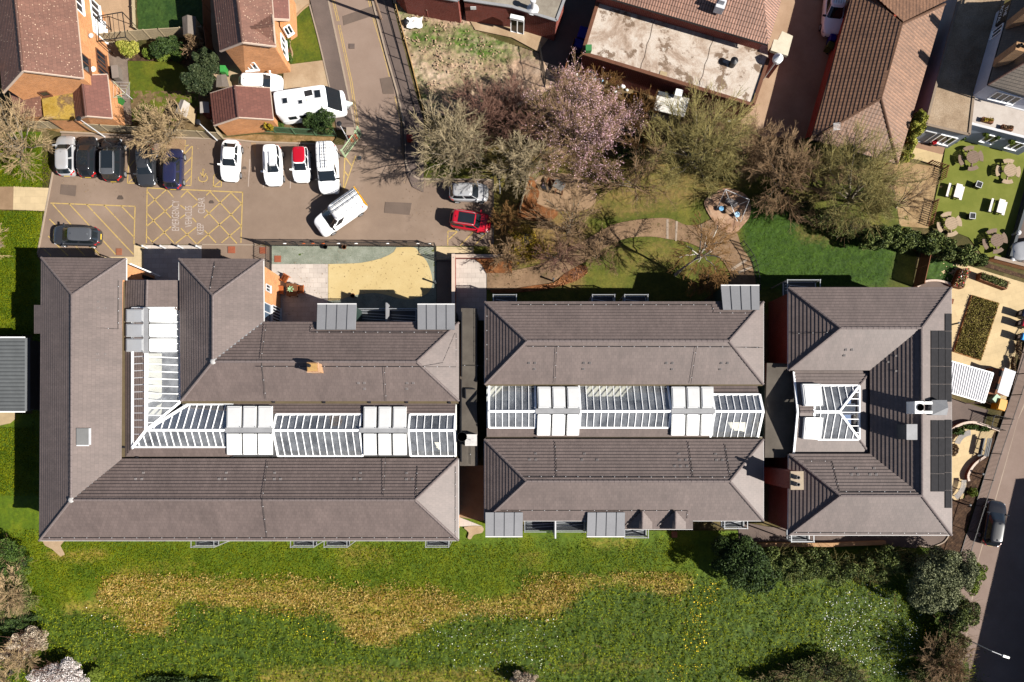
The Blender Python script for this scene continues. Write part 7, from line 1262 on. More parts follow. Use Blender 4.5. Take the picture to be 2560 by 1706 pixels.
# public house with its flat-roofed wings
pub = thing('public_house', 'pale rendered public house with slate roof and dark name board', 'building', tuple(P(t1('A3', 2200, 400), 0)))
we, wz = 5.4, 3.0; w0, w1, w2 = P(t1('A3', 2245, -60), we), P(t1('A3', 2008, 772), we), P(t1('A3', 2420, 905), we); rr0, rr1 = P(t1('A3', 2560, -60), 7.6), P(t1('A3', 2390, 540), 7.6); w3 = P(t1('A3', 2900, -60), we)
mb = MB(); tile_roof(mb, [w1, w0, rr0, rr1], .25); tile_roof(mb, [w1, w2, P(t1('A3', 2760, 960), we), rr1], .25); tile_roof(mb, [P(t1('A3', 2760, 960), we), w3, rr0, rr1], .25); rf = mb.build('roof', tile_pub, pub); cb = MB(); caps(cb, w1, rr1, .09); cb.build('ridge_tiles', M('lead_hip', pc(120, 90, 80), .6, .2), rf)
for p, q in ((w0, w1), (w1, w2)): MB().bar(p - X((0, 0, .06)), q - X((0, 0, .06)), .12, .1).build('gutter', BLACK, rf)
ft = inset([p[:2] for p in (w0, w1, P(t1('A3', 2760, 960), we), w3)], .22); MB().prism(ft, 0, we - .1).build('wall', roughcast, pub)
nn_ = lambda p: min(ft, key=lambda v: (v - Vector(p[:2])).length); pa, pb_, pc_ = nn_(w0), nn_(w1), nn_(P(t1('A3', 2760, 960), we))
sg0, sg1 = onwall(pa, pb_, t1('A3', 2195, 15), 4.7), onwall(pa, pb_, t1('A3', 2140, 205), 4.7); dd = (sg1 - sg0).normalized(); nv = Vector((dd.y, -dd.x)); nv = nv if nv.x < 0 else -nv
sb = MB(); s0 = sg0 + nv * .3; s1 = sg1 + nv * .3; sb.hexa([(*sg0, 4.0), (*sg1, 4.0), (*s1, 4.0), (*s0, 4.0)], [(*sg0, 5.08), (*sg1, 5.08), (*(sg1 + nv * .06), 5.08), (*(sg0 + nv * .06), 5.08)]); sgn = sb.build('name_board', BLACK, pub)
ang = math.atan2(dd.y, dd.x); o_ = org[pub.name]; zax = Vector((nv.x, nv.y, .222)).normalized(); xax = Vector((dd.x, dd.y, 0)); yax = zax.cross(xax)
if yax.z < 0: xax = -xax; yax = zax.cross(xax)
rot = Matrix((xax, yax, zax)).transposed().to_euler()
L_ = (sg1 - sg0).length; wmat = M('white_sign_letters', (.8, .8, .8), .5, .02); mid = (sg0 + sg1) / 2

for tx, zz, w_ in (('THE', 4.62, .52), ('ROYAL', 4.14, .86)):
    st0 = mid - Vector((xax.x, xax.y)) * (L_ * w_ / 2) + nv * (.32 - (zz - 4.0) * .222)
    o2 = word(tx, Vector((*st0, zz)) - o_, .42, tuple(rot), wmat, 'sign_lettering', parent=sgn); o2.scale.x = L_ * w_ / max(.1, .42 * .66 * len(tx)); o2.scale.y = .95
window(pub, onwall(pa, pb_, t1('A3', 2165, 260), 4.2), onwall(pa, pb_, t1('A3', 2125, 330), 4.2), 3.5, 4.7, bars=1); window(pub, onwall(pb_, pc_, t1('A3', 2060, 850), 4.0), onwall(pb_, pc_, t1('A3', 2280, 920), 4.0), 3.4, 4.5, bars=3)
for px in ((2300, 420), (2420, 60)):
    q = [P(p, 8.2)[:2] for p in t('A3', px[0] - 30, px[1] - 40, px[0] + 60, px[1] - 20, px[0] + 45, px[1] + 55, px[0] - 45, px[1] + 35)]; c = MB().prism(q, 5.6, 8.2).build('chimney', BRICK('tan_brick', pc(205, 160, 115)), pub)
    for k in (0, 1): m_ = (Vector(q[0]) + Vector(q[2])) / 2 + Vector((.22 * (k * 2 - 1), 0)); MB().lathe(m_.x, m_.y, [(.13, 8.2), (.12, 8.55), (.09, 8.55), (.09, 8.3)], 10).build('chimney_pot', BLACK, c)
wing_r = GROUND('gravelled_flat_roof', [(.3, pc(150, 125, 100)), (.5, pc(185, 160, 132)), (.7, pc(205, 182, 155))], .5, 9, .02, .35, spots=[(pc(225, 205, 180), 6, .66, .04)])
wg_ = block('pub_wing', 'flat-roofed wing with gravelled roof between the tiled roof and the public house', 'building', t('A3', 1775, -150, 2190, -150, 1892, 850, 1872, 872, 1832, 1230, 1438, 1135), 3.0, blue_r, wing_r, .08, M('dusty_parapet', pc(165, 145, 125), .85, .2, 2, 12))
q = [P(p, 3)[:2] for p in t('A3', 1438, 1135, 1832, 1230)]; q = [Vector(v) + Vector((0, -.01)) for v in q]; window(wg_, onwall(*q, t1('A3', 1540, 1235), 1.4), onwall(*q, t1('A3', 1690, 1265), 1.4), .7, 2.1, bars=2); window(wg_, onwall(*q, t1('A3', 1400, 1200), 1.4), onwall(*q, t1('A3', 1500, 1220), 1.4), .1, 2.1, bars=0, gmat=blue_r, fmat=LGREY, sill=False)
wt_ = block('pub_wing', 'white flat-roofed terrace wing with two planter troughs on its roof', 'building', t('A3', 1875, 880, 2500, 1050, 2500, 1300, 2334, 1252, 1838, 1125), 2.9, blue_r, GROUND('pale_roof_membrane', [(.3, pc(205, 192, 182)), (.5, pc(224, 212, 202)), (.7, pc(236, 226, 218))], .6, 12, .003, .08), .06, LGREY)
q = [P(p, 2.9)[:2] for p in t('A3', 1838, 1125, 2334, 1252)]; q = [Vector(v) + Vector((0, -.01)) for v in q]; window(wt_, onwall(*q, t1('A3', 1985, 1210), 1.4), onwall(*q, t1('A3', 2090, 1235), 1.4), .8, 2.0, bars=1); window(wt_, onwall(*q, t1('A3', 2220, 1260), 1.4), onwall(*q, t1('A3', 2320, 1285), 1.4), .8, 2.0, bars=1)
# big house out of frame whose shadow falls over the street
h3 = thing('brick_house', 'tall brick house across the street', 'house', tuple(P((2800, 1500), 0)))
ed = Vector(P((2424.5, 1706), 0) - P((2542, 1202), 0)).normalized(); oc = P((2724, 1266), 0); pr = X((-ed.y, ed.x, 0)); pr = pr if pr.x > 0 else -pr; z6 = X((0, 0, 6)); z8 = X((0, 0, 8.4))
gable(h3, oc + pr * 4 + z8, oc + pr * 4 + ed * 34 + z8, oc + z6, oc + ed * 34 + z6, oc + pr * 8 + z6, oc + pr * 8 + ed * 34 + z6, tile_red, rbrick)
# cabin at the west edge
cb_ = thing('cabin', 'grey ribbed metal cabin beside the west wall of the building', 'cabin', tuple(P(t1('C0', 0, 1150), 0)))
q = [P(p, 2.9) for p in t('C0', -500, 822, 226, 822, 226, 1490, -500, 1490)]; MB().hexa([p - X((0, 0, .15)) for p in q], q).build('roof', RIBS('ribbed_grey_metal', (.1, .105, .105), .33, R(90), .03, .55, .5, .2), cb_); e_w = [q[1], P(t1('C0', 274, 822), 2.6), P(t1('C0', 274, 1488), 2.6), q[2]]; mb = MB(); mb.hexa([p - X((0, 0, .12)) for p in e_w], e_w); mb.build('roof_edge', DGREY, cb_); MB().prism(inset([p[:2] for p in (q[0], e_w[1], e_w[2], q[3])], .15), 0, 2.45).build('wall', DGREY, cb_); MB().bar(q[0] + X((0, .05, 0)), q[1] + X((0, .05, 0)), .1, .12).build('gutter', WHITE, cb_); MB().bar(q[3] - X((0, .05, 0)), q[2] - X((0, .05, 0)), .1, .12).build('gutter', WHITE, cb_)
MB().prism([p[:2] for p in PP(t('C0', -100, 1495, 130, 1500, 130, 1560, 80, 1600, -100, 1640), .2)], 0, .25).solo('timber_deck', TIMBER, 'small timber deck at the end of the grey metal cabin', 'deck')
# ---------------------------------------------------------------- fences, walls, gates
def fence(name, label, cat, pts, kind='pickets', h=1.1, z=0.0, mat=None, group=None, **k):
    w_ = [P(p, 0) for p in pts]; T = thing(name, label, cat, tuple(w_[0]), group)
    if kind == 'pickets': rails(T, w_, h, z, mat=mat, **k)
    else:
        bd = MB(); n = 0
        for p, q in zip(w_, w_[1:]):
            L = (q - p).length; m = max(1, round(L / k.get('bay', 1.8))); d = (q - p).normalized()
            for i in range(m + 1):
                c = p.lerp(q, i / m); MB().box(c.x, c.y, z, .1, .1, h + .08, math.atan2(d.y, d.x)).build('post', mat or TIMBER, T)
            for i in range(int(L / .15)): c = p + d * (i + .5) * .15; bd.box(c.x, c.y, z + .03, .135, .03, h - .05 + .02 * math.sin(i * 7.3), math.atan2(d.y, d.x))
            bd.bar(p + X((0, 0, z + h)), q + X((0, 0, z + h)), .06, .05)
        bd.build('board_panel', mat or TIMBER, T)
    return T
green = M('green_railing_paint', (.07, .13, .07), .5, .15); tanw = M('silvered_fence', pc(205, 185, 150), .85, .25, 1.2, 18)
fence('railing', 'black railing along the front of the courtyard garden', 'railing', t('B1', 35, 1025, 140, 1040, 1640, 1052), h=1.5, post=2.4, gap=.16)
fence('railing', 'black railing closing the west end of the courtyard garden', 'railing', t('B1', 140, 1045, 140, 1490), h=1.5, gap=.16)
fence('railing', 'black railing and gate closing the east end of the courtyard garden', 'railing', t('B1', 1642, 1055, 1642, 1180, 1812, 1182), h=1.5, gap=.16)
fence('railing', 'black fence beside the silver and red cars', 'railing', t('B1', 2165, 440, 2165, 1050), h=1.7, gap=.14, post=2.0)
fence('railing', 'green metal railing along the verge above the white vans', 'railing', t('A1', -280, 1180, 0, 1195, 360, 1225, 735, 1245), h=1.3, mat=green, gap=.11, pr=.045, rail_r=.03, r=.014)
fence('gate', 'open pale green gate leaf at the car park entrance', 'gate', t('A1', 960, 1230, 940, 1265, 815, 1435), h=1.6, mat=M('pale_green_gate', (.28, .36, .22), .5, .15), gap=.16, post=5, rail_r=.035, pr=.06)
fence('gate', 'tall black gate leaf standing open against the kerb side', 'gate', t('A1', 1350, 1165, 1358, 1460), h=2.2, gap=.14, post=3, rail_r=.03, pr=.05)
fence('timber_fence', 'silvered timber fence behind the parked cars', 'fence', t('A0', 300, 1170, 640, 1180, 1000, 1205, 1500, 1235, 2045, 1275), 'boards', 1.5, mat=tanw)
fence('timber_fence', 'short timber fence return beside the green railing', 'fence', t('A0', 2045, 1275, 1990, 1165), 'boards', 1.4, mat=tanw)
fence('timber_fence', 'pale panel fence between the two upper back gardens', 'fence', t('A0', 845, 410, 1250, 370, 1520, 350, 1900, 330), 'boards', 1.5, mat=tanw)
fence('timber_fence', 'tall dark fence beside the gabled house', 'fence', t('A0', 1915, -100, 1930, 330, 1960, 560), 'boards', 1.7, mat=DTIMBER)
fence('timber_fence', 'pale garden fence beside the tan patio', 'fence', t('A0', 1225, -100, 1240, 270, 1350, 345), 'boards', .5, mat=tanw)
fence('timber_fence', 'dark panel fence between the lawn and the narrow planter strip', 'fence', t('B3', 1395, 1080, 1320, 1415), 'boards', 1.8, mat=DTIMBER)
fence('railing', 'thin tan rail fence between the footway and the waste ground', 'railing', t('A1', 1235, -100, 1430, 620, 1548, 1085), 'pickets', 1.0, mat=M('rusty_rail', pc(215, 175, 110), .7, .2), gap=2.2, post=2.4, rail_r=.03)
fence('railing', 'black guard rail along the footway edge', 'railing', t('A1', 1150, -60, 1260, 340, 1440, 960), h=1.0, gap=2.4, post=2.2, rail_r=.022)
fence('railing', 'long street railing beside the bench terrace', 'railing', t('C3', 2480, 700, 2334, 960) + t('D3', 2210, 30, 2030, 560, 1740, 1500), h=1.4, gap=.12, post=2.5)
fence('railing', 'curved black handrail at the bend of the garden path', 'railing', smooth_line(t('B2', 2080, 1020, 2170, 1150, 2215, 1290, 2230, 1460), 3), h=1.0, z=.05, gap=.3, post=1.5)
fence('timber_fence', 'dark slatted fence between the pale soil yard and the turf', 'fence', t('B3', 1450, 290, 1600, 335, 1575, 440), 'pickets', .8, mat=DTIMBER, gap=.2, r=.03, names=('rail', 'slat', 'post'))
fence('timber_fence', 'low slatted fence at the lower end of the pale soil yard', 'fence', t('B3', 1510, 640, 1455, 860), 'pickets', .8, mat=DTIMBER, gap=.2, r=.03, names=('rail', 'slat', 'post'))
fence('railing', 'black slatted rail between alley and waste ground', 'railing', t('A2', 245, 490, 300, 800), h=1.8, gap=.12); fence('timber_fence', 'brick-coloured boundary fence beside the alley', 'fence', t('A2', 555, 430, 450, 770), 'boards', 1.4, mat=DTIMBER)
fence('timber_fence', 'dark fence across the foot of the driveway', 'fence', t('B3', -10, 75, 310, 165), 'boards', 1.0, mat=DTIMBER)
fence('timber_fence', 'yellow-edged timber edge board between fence shrubs and leaf bed', 'fence', t('B2', 165, 390, 70, 740), 'boards', 1.7, mat=tanw)
fence('railing', 'railing with notice panel at the bin yard entrance', 'railing', t('D3', 1985, 215, 2140, 250), h=1.4, gap=.13); fence('railing', 'short gate railing below the bin yard', 'railing', t('D3', 1985, 220, 1960, 310, 2080, 350), h=1.2, gap=.13)
def wall(label, pts, h, wd, mat, cap=None):
    w_ = [P(p, 0) for p in pts]; T = thing('garden_wall', label, 'wall', tuple(w_[0]), None); mb = MB(); cpb = MB()
    for a, b in zip(w_, w_[1:]): mb.bar(a + X((0, 0, h / 2)), b + X((0, 0, h / 2)), wd, h); cpb.bar(a + X((0, 0, h + .03)), b + X((0, 0, h + .03)), wd + .06, .06)
    mb.build('wall', mat, T); cpb.build('coping', cap or stone_k, T)
wall('tall brick wall with pale coping between the dark passage and the ramp', t('B1', 1812, 1720, 1812, 1150), 1.5, .25, rbrick, fascia); wall('low brick wall with pale coping along the head of the ramp', t('B1', 1822, 1150, 2200, 1150, 2330, 1150), .7, .25, rbrick, fascia); wall('orange brick boundary wall beside the turf garden', t('B3', 2000, 1165, 2560, 1310), .9, .22, obrick); wall('rendered low wall along the edge of the turf garden', t('B3', 2420, 330, 2170, 1150), .6, .2, DGREY, DGREY)
wall('curved low brick wall of the bench terrace', smooth_line(t('D3', 1640, 350, 1720, 300, 1830, 277, 1960, 310, 2080, 352), 4), .45, .16, obrick, fascia); wall('curved low wall around the bark bed', smooth_line(t('D3', 1955, 585, 1860, 655, 1800, 750, 1805, 810), 4), .4, .14, rbrick, fascia); wall('stub of red brick garden wall in the waste ground', t('A1', 1360, 40, 1550, 80, 1582, 165), 1.2, .24, rbrick)
wall('curved low kerb wall beside the ramp', smooth_line(t('C3', 1345, 360, 1420, 312, 1520, 303, 1610, 322, 1650, 345), 4), .25, .12, obrick, fascia)
# ---------------------------------------------------------------- street furniture and garden objects
def lamp(label, base, h, double=False, arm=0.0, group='lamp posts'):
    b = P(base); T = thing('lamp_post', label, 'lamp post', tuple(b), group); MB().tube([(b.x, b.y, 0), (b.x, b.y, .9), (b.x, b.y, h)], [.07, .055, .035], 8).build('post', LGREY, T); hd = MB(); hd.lathe(b.x + arm, b.y, [(.05, h), (.2, h + .03), (.24, h + .1), (.2, h + .16), (.02, h + .2)], 14); hd.build('lantern', BLACK, T)
    if arm: MB().bar((b.x, b.y, h), (b.x + arm, b.y, h + .05), .06, .06).build('arm', LGREY, T)
lamp('lamp post at the fence behind the black cars', t1('A0', 955, 1250), 3.7); lamp('lamp post at the fence near the white coupe', t1('A0', 1980, 1283), 3.8)
lamp('lamp post by the pale green gate', t1('A1', 850, 1290), 3.6); lamp('lamp post behind the silver car by the black fence', t1('B1', 2225, 560), 3.9)
b = P(t1('E3', 1748, 1146)); T = thing('street_lamp', 'street lamp with pale head on a tall pole over the shaded street', 'street lamp', tuple(b)); MB().tube([(b.x, b.y, 0), (b.x, b.y, 4.3)], .06, 8, 0, .04).build('post', LGREY, T); MB().bar((b.x, b.y, 4.28), (b.x + .9, b.y - .35, 4.45), .06, .06).build('arm', LGREY, T); MB().hexa([(b.x + .75, b.y - .42, 4.38), (b.x + 1.3, b.y - .6, 4.4), (b.x + 1.36, b.y - .4, 4.4), (b.x + .8, b.y - .22, 4.38)], [(b.x + .75, b.y - .42, 4.52), (b.x + 1.3, b.y - .58, 4.5), (b.x + 1.36, b.y - .42, 4.5), (b.x + .8, b.y - .22, 4.52)]).build('lantern', panel_w, T)
b = P(t1('A1', 1142, 178)); T = thing('telegraph_pole', 'wooden telegraph pole on the footway throwing a long shadow across the road', 'pole', tuple(b)); polew = M('pole_wood', pc(165, 138, 116), .85, .2, 2, 20); MB().tube([(b.x, b.y, 0), (b.x, b.y, 7.5)], .14, 10, 0, .1).build('pole', polew, T); MB().bar((b.x - .6, b.y, 7.2), (b.x + .6, b.y, 7.2), .1, .1).build('crossarm', polew, T)
b = P(t1('A0', 290, 838)); MB().tube([(b.x, b.y, 0), (b.x, b.y, 6.8)], .13, 10, 0, .1).solo('telegraph_pole', DTIMBER, 'dark wooden pole in front of the house gable window', 'pole')
def bollard(px, label, h=.95, group='bollards', m=LGREY, z=0): b = P(px); MB().lathe(b.x, b.y, [(.08, z), (.075, h - .12), (.1, h - .1), (.1, h - .02), (.03, h)], 10).solo('bollard', m, label, 'bollard', group)
for i, (x, lb) in enumerate(((1345, 'bollard at the forecourt end nearest the yellow hatching'), (1508, 'forecourt bollard second from the hatched bay'), (1668, 'forecourt bollard second from the brown footway'), (1830, 'bollard at the forecourt end nearest the brown footway'))): bollard(t1('B0', x, 1063), lb)
for px, lb in ((t1('B1', 1640, 1383), 'slim post light beside the rounded end of the buff path'), (t1('B2', 372, 1362), 'dark post light on the leaf bed'), (t1('D3', 1890, 742), 'post light in the bark bed by the curved wall'), (t1('D3', 1775, 1020), 'post light in the bark bed below the curved bench'), (t1('C3', 1672, 700), 'stub post beside the paved garden wall')): bollard(px, lb, 1.1, 'garden post lights', DGREY)
def cover(px, w_, d_, m, label, rz=0.0, name='manhole_cover'): c = P(px); mb = MB(); mb.box(c.x, c.y, .0, w_, d_, .075, rz); mb.solo(name, m, label, 'manhole cover', 'manhole covers')
terra = M('rust_red_cover', pc(180, 100, 70), .8, .2, 4, 20); cover(t1('B0', 2113, 1077), .65, .62, terra, 'rust-red cover in the brown footway near the second wing'); cover(t1('B0', 1088, 1095), .5, .6, M('dull_red_cover', pc(175, 110, 80), .8, .2), 'dull red cover by the hatched bay corner'); cover(t1('B1', 65, 1083), .6, .58, terra, 'rust-red cover behind the courtyard railing end'); cover(t1('B1', 200, 1160), .6, .6, terra, 'rust-red cover in the green slate gravel'); cover(t1('D2', 1478, 1300), .55, .5, M('worn_red_cover', pc(170, 105, 70), .8, .2), 'worn red cover on the grass below the dormers') if False else None
c = P(t1('D2', 1478, 1300)); MB().box(c.x, c.y, 0, .52, .55, .16).solo('manhole_cover', M('worn_red_cover', pc(170, 105, 70), .8, .2), 'worn red cover on the grass below the two dormers', 'manhole cover', 'manhole covers')
cover(t1('B1', 945, 240), .32, .34, DGREY, 'dark drain grate in the car park near the gate'); cover(t1('A1', 875, 425), .5, .45, foot, 'square cover flush in the road')
def parasol_pot(px, z, r, m, label): pass
# courtyard garden furniture
def armchair(px, rz, label, m=RTIMBER, wd=.65):
    b = P(px, .4); T = thing('garden_chair', label, 'chair', (0, 0, 0), 'garden chairs on the terrace'); MB().box(.0, 0, .38, .55, wd, .06).build('seat', m, T); bk = MB(); 
    for i in range(6): y = -wd / 2 + (i + .5) * wd / 6; bk.hexa([(-.28, y - .03, .4), (-.24, y - .03, .4), (-.24, y + .03, .4), (-.28, y + .03, .4)], [(-.5, y - .03, 1.0), (-.46, y - .03, 1.0), (-.46, y + .03, 1.0), (-.5, y + .03, 1.0)])
    bk.bar((-.47, -wd / 2, .98), (-.47, wd / 2, .98), .06, .08); bk.build('backrest', m, T)
    for s_ in (-1, 1):
        MB().bar((-.32, s_ * wd / 2, .62), (.3, s_ * wd / 2, .62), .08, .04).build('armrest', m, T)
        for x in (-.25, .25): MB().box(x, s_ * wd / 2, 0, .06, .06, .6).build('leg', m, T)
    T.location = (b.x, b.y, 0.035); T.rotation_euler.z = rz
armchair(t1('B1', 265, 1335), R(150), 'orange wooden armchair turned away from the terrace table, nearest the railing'); armchair(t1('B1', 225, 1445), R(0), 'orange wooden armchair between the brick wall and the terrace table'); armchair(t1('B1', 405, 1440), R(180), 'dark-framed wooden armchair on the open side of the terrace table')
b = P(t1('B1', 325, 1440), .75); T = thing('garden_table', 'brown wooden terrace table with green umbrella base', 'table', (b.x, b.y, .035)); mb = MB()
for i in range(8): mb.box(b.x - .42 + i * .12, b.y, .75, .11, 1.15, .04)
mb.build('tabletop', M('brown_table_wood', pc(140, 92, 58), .6, .2, 3, 20), T)
for x in (-.35, .35):
    for y in (-.5, .5): MB().box(b.x + x, b.y + y, .04, .07, .07, .72).build('leg', DTIMBER, T)
c = P(t1('B1', 315, 1435), .85); lf_ = MB()
for k in range(7):
    a = k * .9; lf_.face([(c.x, c.y, .8), (c.x + .22 * math.cos(a) - .05 * math.sin(a), c.y + .22 * math.sin(a) + .05 * math.cos(a), .95), (c.x + .34 * math.cos(a), c.y + .34 * math.sin(a), .88), (c.x + .22 * math.cos(a) + .05 * math.sin(a), c.y + .22 * math.sin(a) - .05 * math.cos(a), .95)])
lf_.solo('pot_plant', M('pale_green_leaf', (.25, .45, .25), .6, .2), 'small green plant on the brown terrace table', 'plant')
for px, lb, m_ in ((t1('B1', 812, 1060), 'round planter pot with pale rim by the courtyard railing', DTIMBER), (t1('B1', 640, 1058), 'dark round pot by the courtyard railing', BLACK), (t1('B1', 890, 1500), 'brown planter pot at the edge of the buff path', DTIMBER)):
    b = P(px); T = thing('plant_pot', lb, 'plant pot', tuple(b)); MB().lathe(b.x, b.y, [(.12, .02), (.2, .35), (.22, .38), (.17, .38), (.15, .3), (.02, .28)], 14).build('pot', m_, T); MB().lathe(b.x, b.y, [(.15, .29), (.02, .34)], 10).build('soil', mulch, T)
for i, x in enumerate((300, 470, 552, 645, 780, 938, 1220, 1490, 1598)):
    b = P(t1('B1', x, 1045)); lb = ['white ring', 'orange figure', 'white ring', 'orange figure', 'white ring', 'white ring', 'white ring', 'white ring', 'white ring'][i] + ' hung on the courtyard railing, ' + ['first from the brick wing', 'nearest the brick wing', 'between the two orange figures', 'above the dark round pot', 'above the pale-rimmed pot', 'past the pots', 'before the buff path', 'past the buff path', 'by the end post'][i]
    mb = MB(); n = 12
    for k in range(n): a0, a1 = 2 * math.pi * k / n, 2 * math.pi * (k + 1) / n; mb.bar((b.x + .13 * math.cos(a0), b.y - .05 - .03 * math.sin(a0), 1.2 + .13 * math.sin(a0)), (b.x + .13 * math.cos(a1), b.y - .05 - .03 * math.sin(a1), 1.2 + .13 * math.sin(a1)), .05, .05)
    mb.solo('railing_ornament', M('orange_plastic', pc(240, 110, 40), .5, .1) if 'orange' in lb else WHITE, lb, 'ornament', 'ornaments on the courtyard railing')
# public house garden furniture
pale_w = M('bleached_timber', pc(204, 178, 148), .85, .22, 3, 25); grey_w = M('grey_oak', pc(152, 128, 110), .85, .2, 3, 25)
def round_set(px, label, m, rot=0.0):
    b = P(px, .7); T = thing('picnic_table', label, 'table', (0, 0, 0), 'round picnic tables on the turf'); mb = MB(); r = .6
    for i in range(8):
        y0, y1 = -r + i * r / 4 + .008, -r + (i + 1) * r / 4 - .008; xm = math.sqrt(max(0, r * r - max(abs(y0), abs(y1)) ** 2)); xn = math.sqrt(max(0, r * r - min(abs(y0), abs(y1)) ** 2)); pts = [(-xm, y0), (xm, y0), (xn, y1), (-xn, y1)] if abs(y1) < abs(y0) else [(-xn, y0), (xn, y0), (xm, y1), (-xm, y1)]; mb.prism(pts, .71, .75)
    mb.build('tabletop', m, T)
    for k in range(4):
        a = rot + k * math.pi / 2; arc = []
        for s_ in (.8, 1.16): arc.append([(s_ * math.cos(a + q), s_ * math.sin(a + q)) for q in np.linspace(-.48, .48, 7)])
        MB().prism(arc[0] + arc[1][::-1], .42, .46).build('seat', m, T); MB().bar((0, 0, .36), (.95 * math.cos(a), .95 * math.sin(a), .38), .09, .09).build('support_beam', m, T); MB().bar((.35 * math.cos(a), .35 * math.sin(a), .7), (.8 * math.cos(a), .8 * math.sin(a), 0), .08, .08).build('leg', m, T)
    T.location = (b.x, b.y, .03); T.rotation_euler.z = R(-17); return T
round_set(t1('B3', 1865, 232), 'round grey picnic table nearest the red planter and patio', grey_w, .5); round_set(t1('B3', 2205, 352), 'round bleached picnic table nearest the terrace wing', pale_w, .25); round_set(t1('B3', 1668, 836), 'round picnic table closest to the glossy hedge end', pale_w, .6); round_set(t1('B3', 2085, 990), 'round picnic table beside the low wall and the parked silver car', grey_w, .6)
def bench_table(px, label, rz):
    b = P(px, .6); T = thing('picnic_bench', label, 'picnic bench', (0, 0, 0), 'white picnic benches on the turf'); m = M('white_bench_top', (.55, .5, .47), .7, .06); MB().box(.08, 0, .7, .55, 1.25, .06).build('tabletop', m, T)
    for x in (-.62, .62): MB().box(x, 0, .42, .24, 1.25, .05).build('seat', m, T)
    for y in (-.5, .5): MB().bar((-.6, y, .38), (.6, y, .38), .06, .08).build('support_beam', BLACK, T); MB().bar((-.2, y, .7), (-.45, y, 0), .06, .06).build('leg', BLACK, T); MB().bar((.2, y, .7), (.45, y, 0), .06, .06).build('leg', BLACK, T)
    T.location = (b.x, b.y, .03); T.rotation_euler.z = rz
bench_table(t1('B3', 1715, 540), 'white picnic bench in line with the pale soil yard', R(-15)); bench_table(t1('B3', 2105, 680), 'white picnic bench nearest the low wall', R(-15))
for px, lb, rz in ((t1('B3', 1915, 485), 'square black planter box between the white benches, upper one', R(-20)), (t1('B3', 1855, 770), 'square black planter box beside the lower round table', R(-5))):
    b = P(px, .4); T = thing('planter_box', lb, 'planter', (b.x, b.y, .03), 'black planter boxes'); q = []; mb = MB(); mb.box(b.x, b.y, .04, .5, .5, .5, rz); mb.build('box', BLACK, T); rm_ = MB(); c, s_ = math.cos(rz), math.sin(rz); cn = [(b.x + (x * c - y * s_) * .26, b.y + (x * s_ + y * c) * .26) for x, y in ((-1, -1), (1, -1), (1, 1), (-1, 1))]
    for i in range(4): rm_.bar((*cn[i], .56), (*cn[(i + 1) % 4], .56), .05, .04)
    rm_.build('rim', LGREY, T)
for px, lb in ((t1('A3', 2000, 1100), 'flower trough on the terrace roof nearest the gravelled roof'), (t1('A3', 2180, 1168), 'flower trough on the terrace roof further along')):
    b = P(px, 3.1); T = thing('planter_trough', lb, 'planter', (b.x, b.y, 2.9), 'troughs on the terrace roof'); MB().box(b.x, b.y, 2.905, 1.0, .35, .3, R(-15)).build('trough', DTIMBER, T); rng = np.random.default_rng(int(px[0])); pts = np.array([b.x, b.y, 3.25]) + rng.uniform(-1, 1, (160, 3)) * np.array([.4, .15, .12]); cards('plants', pts, .07, rng, lf_gold if px[0] < 2480 else lf_brown, T)
for i, px in enumerate((t1('A3', 1705, 1280), t1('A3', 1775, 1255), t1('A3', 1985, 1222), t1('A3', 2092, 1245), t1('A3', 2222, 1288), t1('A3', 2185, 1340))):
    lb = ['leafy pot plant at the corner of the gravelled wing', 'leafy pot by the white ornaments of the gravelled wing', 'hanging basket left of the terrace wing window', 'hanging basket right of the terrace wing window', 'hanging basket beside the round pale table', 'dark leafy tub standing below the hanging baskets'][i]; z = .5 if i in (0, 1, 5) else 1.9
    b = P(px, z); T = thing('hanging_basket' if 2 <= i <= 4 else 'pot_plant', lb, 'plant', (b.x, b.y, 0 if z < 1 else z - .3), 'pots and baskets by the public house'); MB().lathe(b.x, b.y, [(.02, z - .35 if z > 1 else .03), (.2, z - .15), (.24, z)], 10).build('basket', BLACK, T); rng = np.random.default_rng(i + 90); pts = blob([(b.x, b.y, z, .33, .33, .28)], 260, rng); cards('leaves', pts, .06, rng, lf_mid if i % 2 else lf_lime, T)
    if 2 <= i <= 4: MB().bar((b.x, b.y, z), (b.x, b.y + .5, z + .7), .03, .03).build('bracket', BLACK, T)
b = P(t1('B3', 1505, 98), .5); T = thing('planter', 'red-topped planter on the brown paving by the public house wing', 'planter', (b.x, b.y, .03)); MB().lathe(b.x, b.y, [(.16, .03), (.22, .5), (.2, .5), (.18, .45), (.02, .44)], 12).build('pot', BLACK, T); rng = np.random.default_rng(3); cards('flowers', blob([(b.x, b.y, .65, .24, .24, .22)], 200, rng), .06, rng, M('red_flower', (.5, .01, .02), .6, .1), T); 
b = P(t1('B3', 2297, 85), .8); T = thing('side_table', 'small round pale table at the far end of the turf garden', 'table', (b.x, b.y, .03)); MB().lathe(b.x, b.y, [(.3, .72), (.3, .76), (.02, .765)], 16).build('tabletop', pale_w, T); MB().tube([(b.x, b.y, .03), (b.x, b.y, .72)], .04, 8).build('leg', BLACK, T)
for px, lb in ((t1('B3', 2225, 1170), 'round pale stone bollard by the boundary wall end'), (t1('B3', 2285, 918), 'pale lamp globe on the low garden wall')): b = P(px, .8); MB().lathe(b.x, b.y, [(.1, 0.03), (.12, .5), (.22, .7), (.24, .82), (.15, .95), (.02, 1.0)], 14).solo('wall_lamp', LGREY, lb, 'lamp', 'lamps along the low wall')
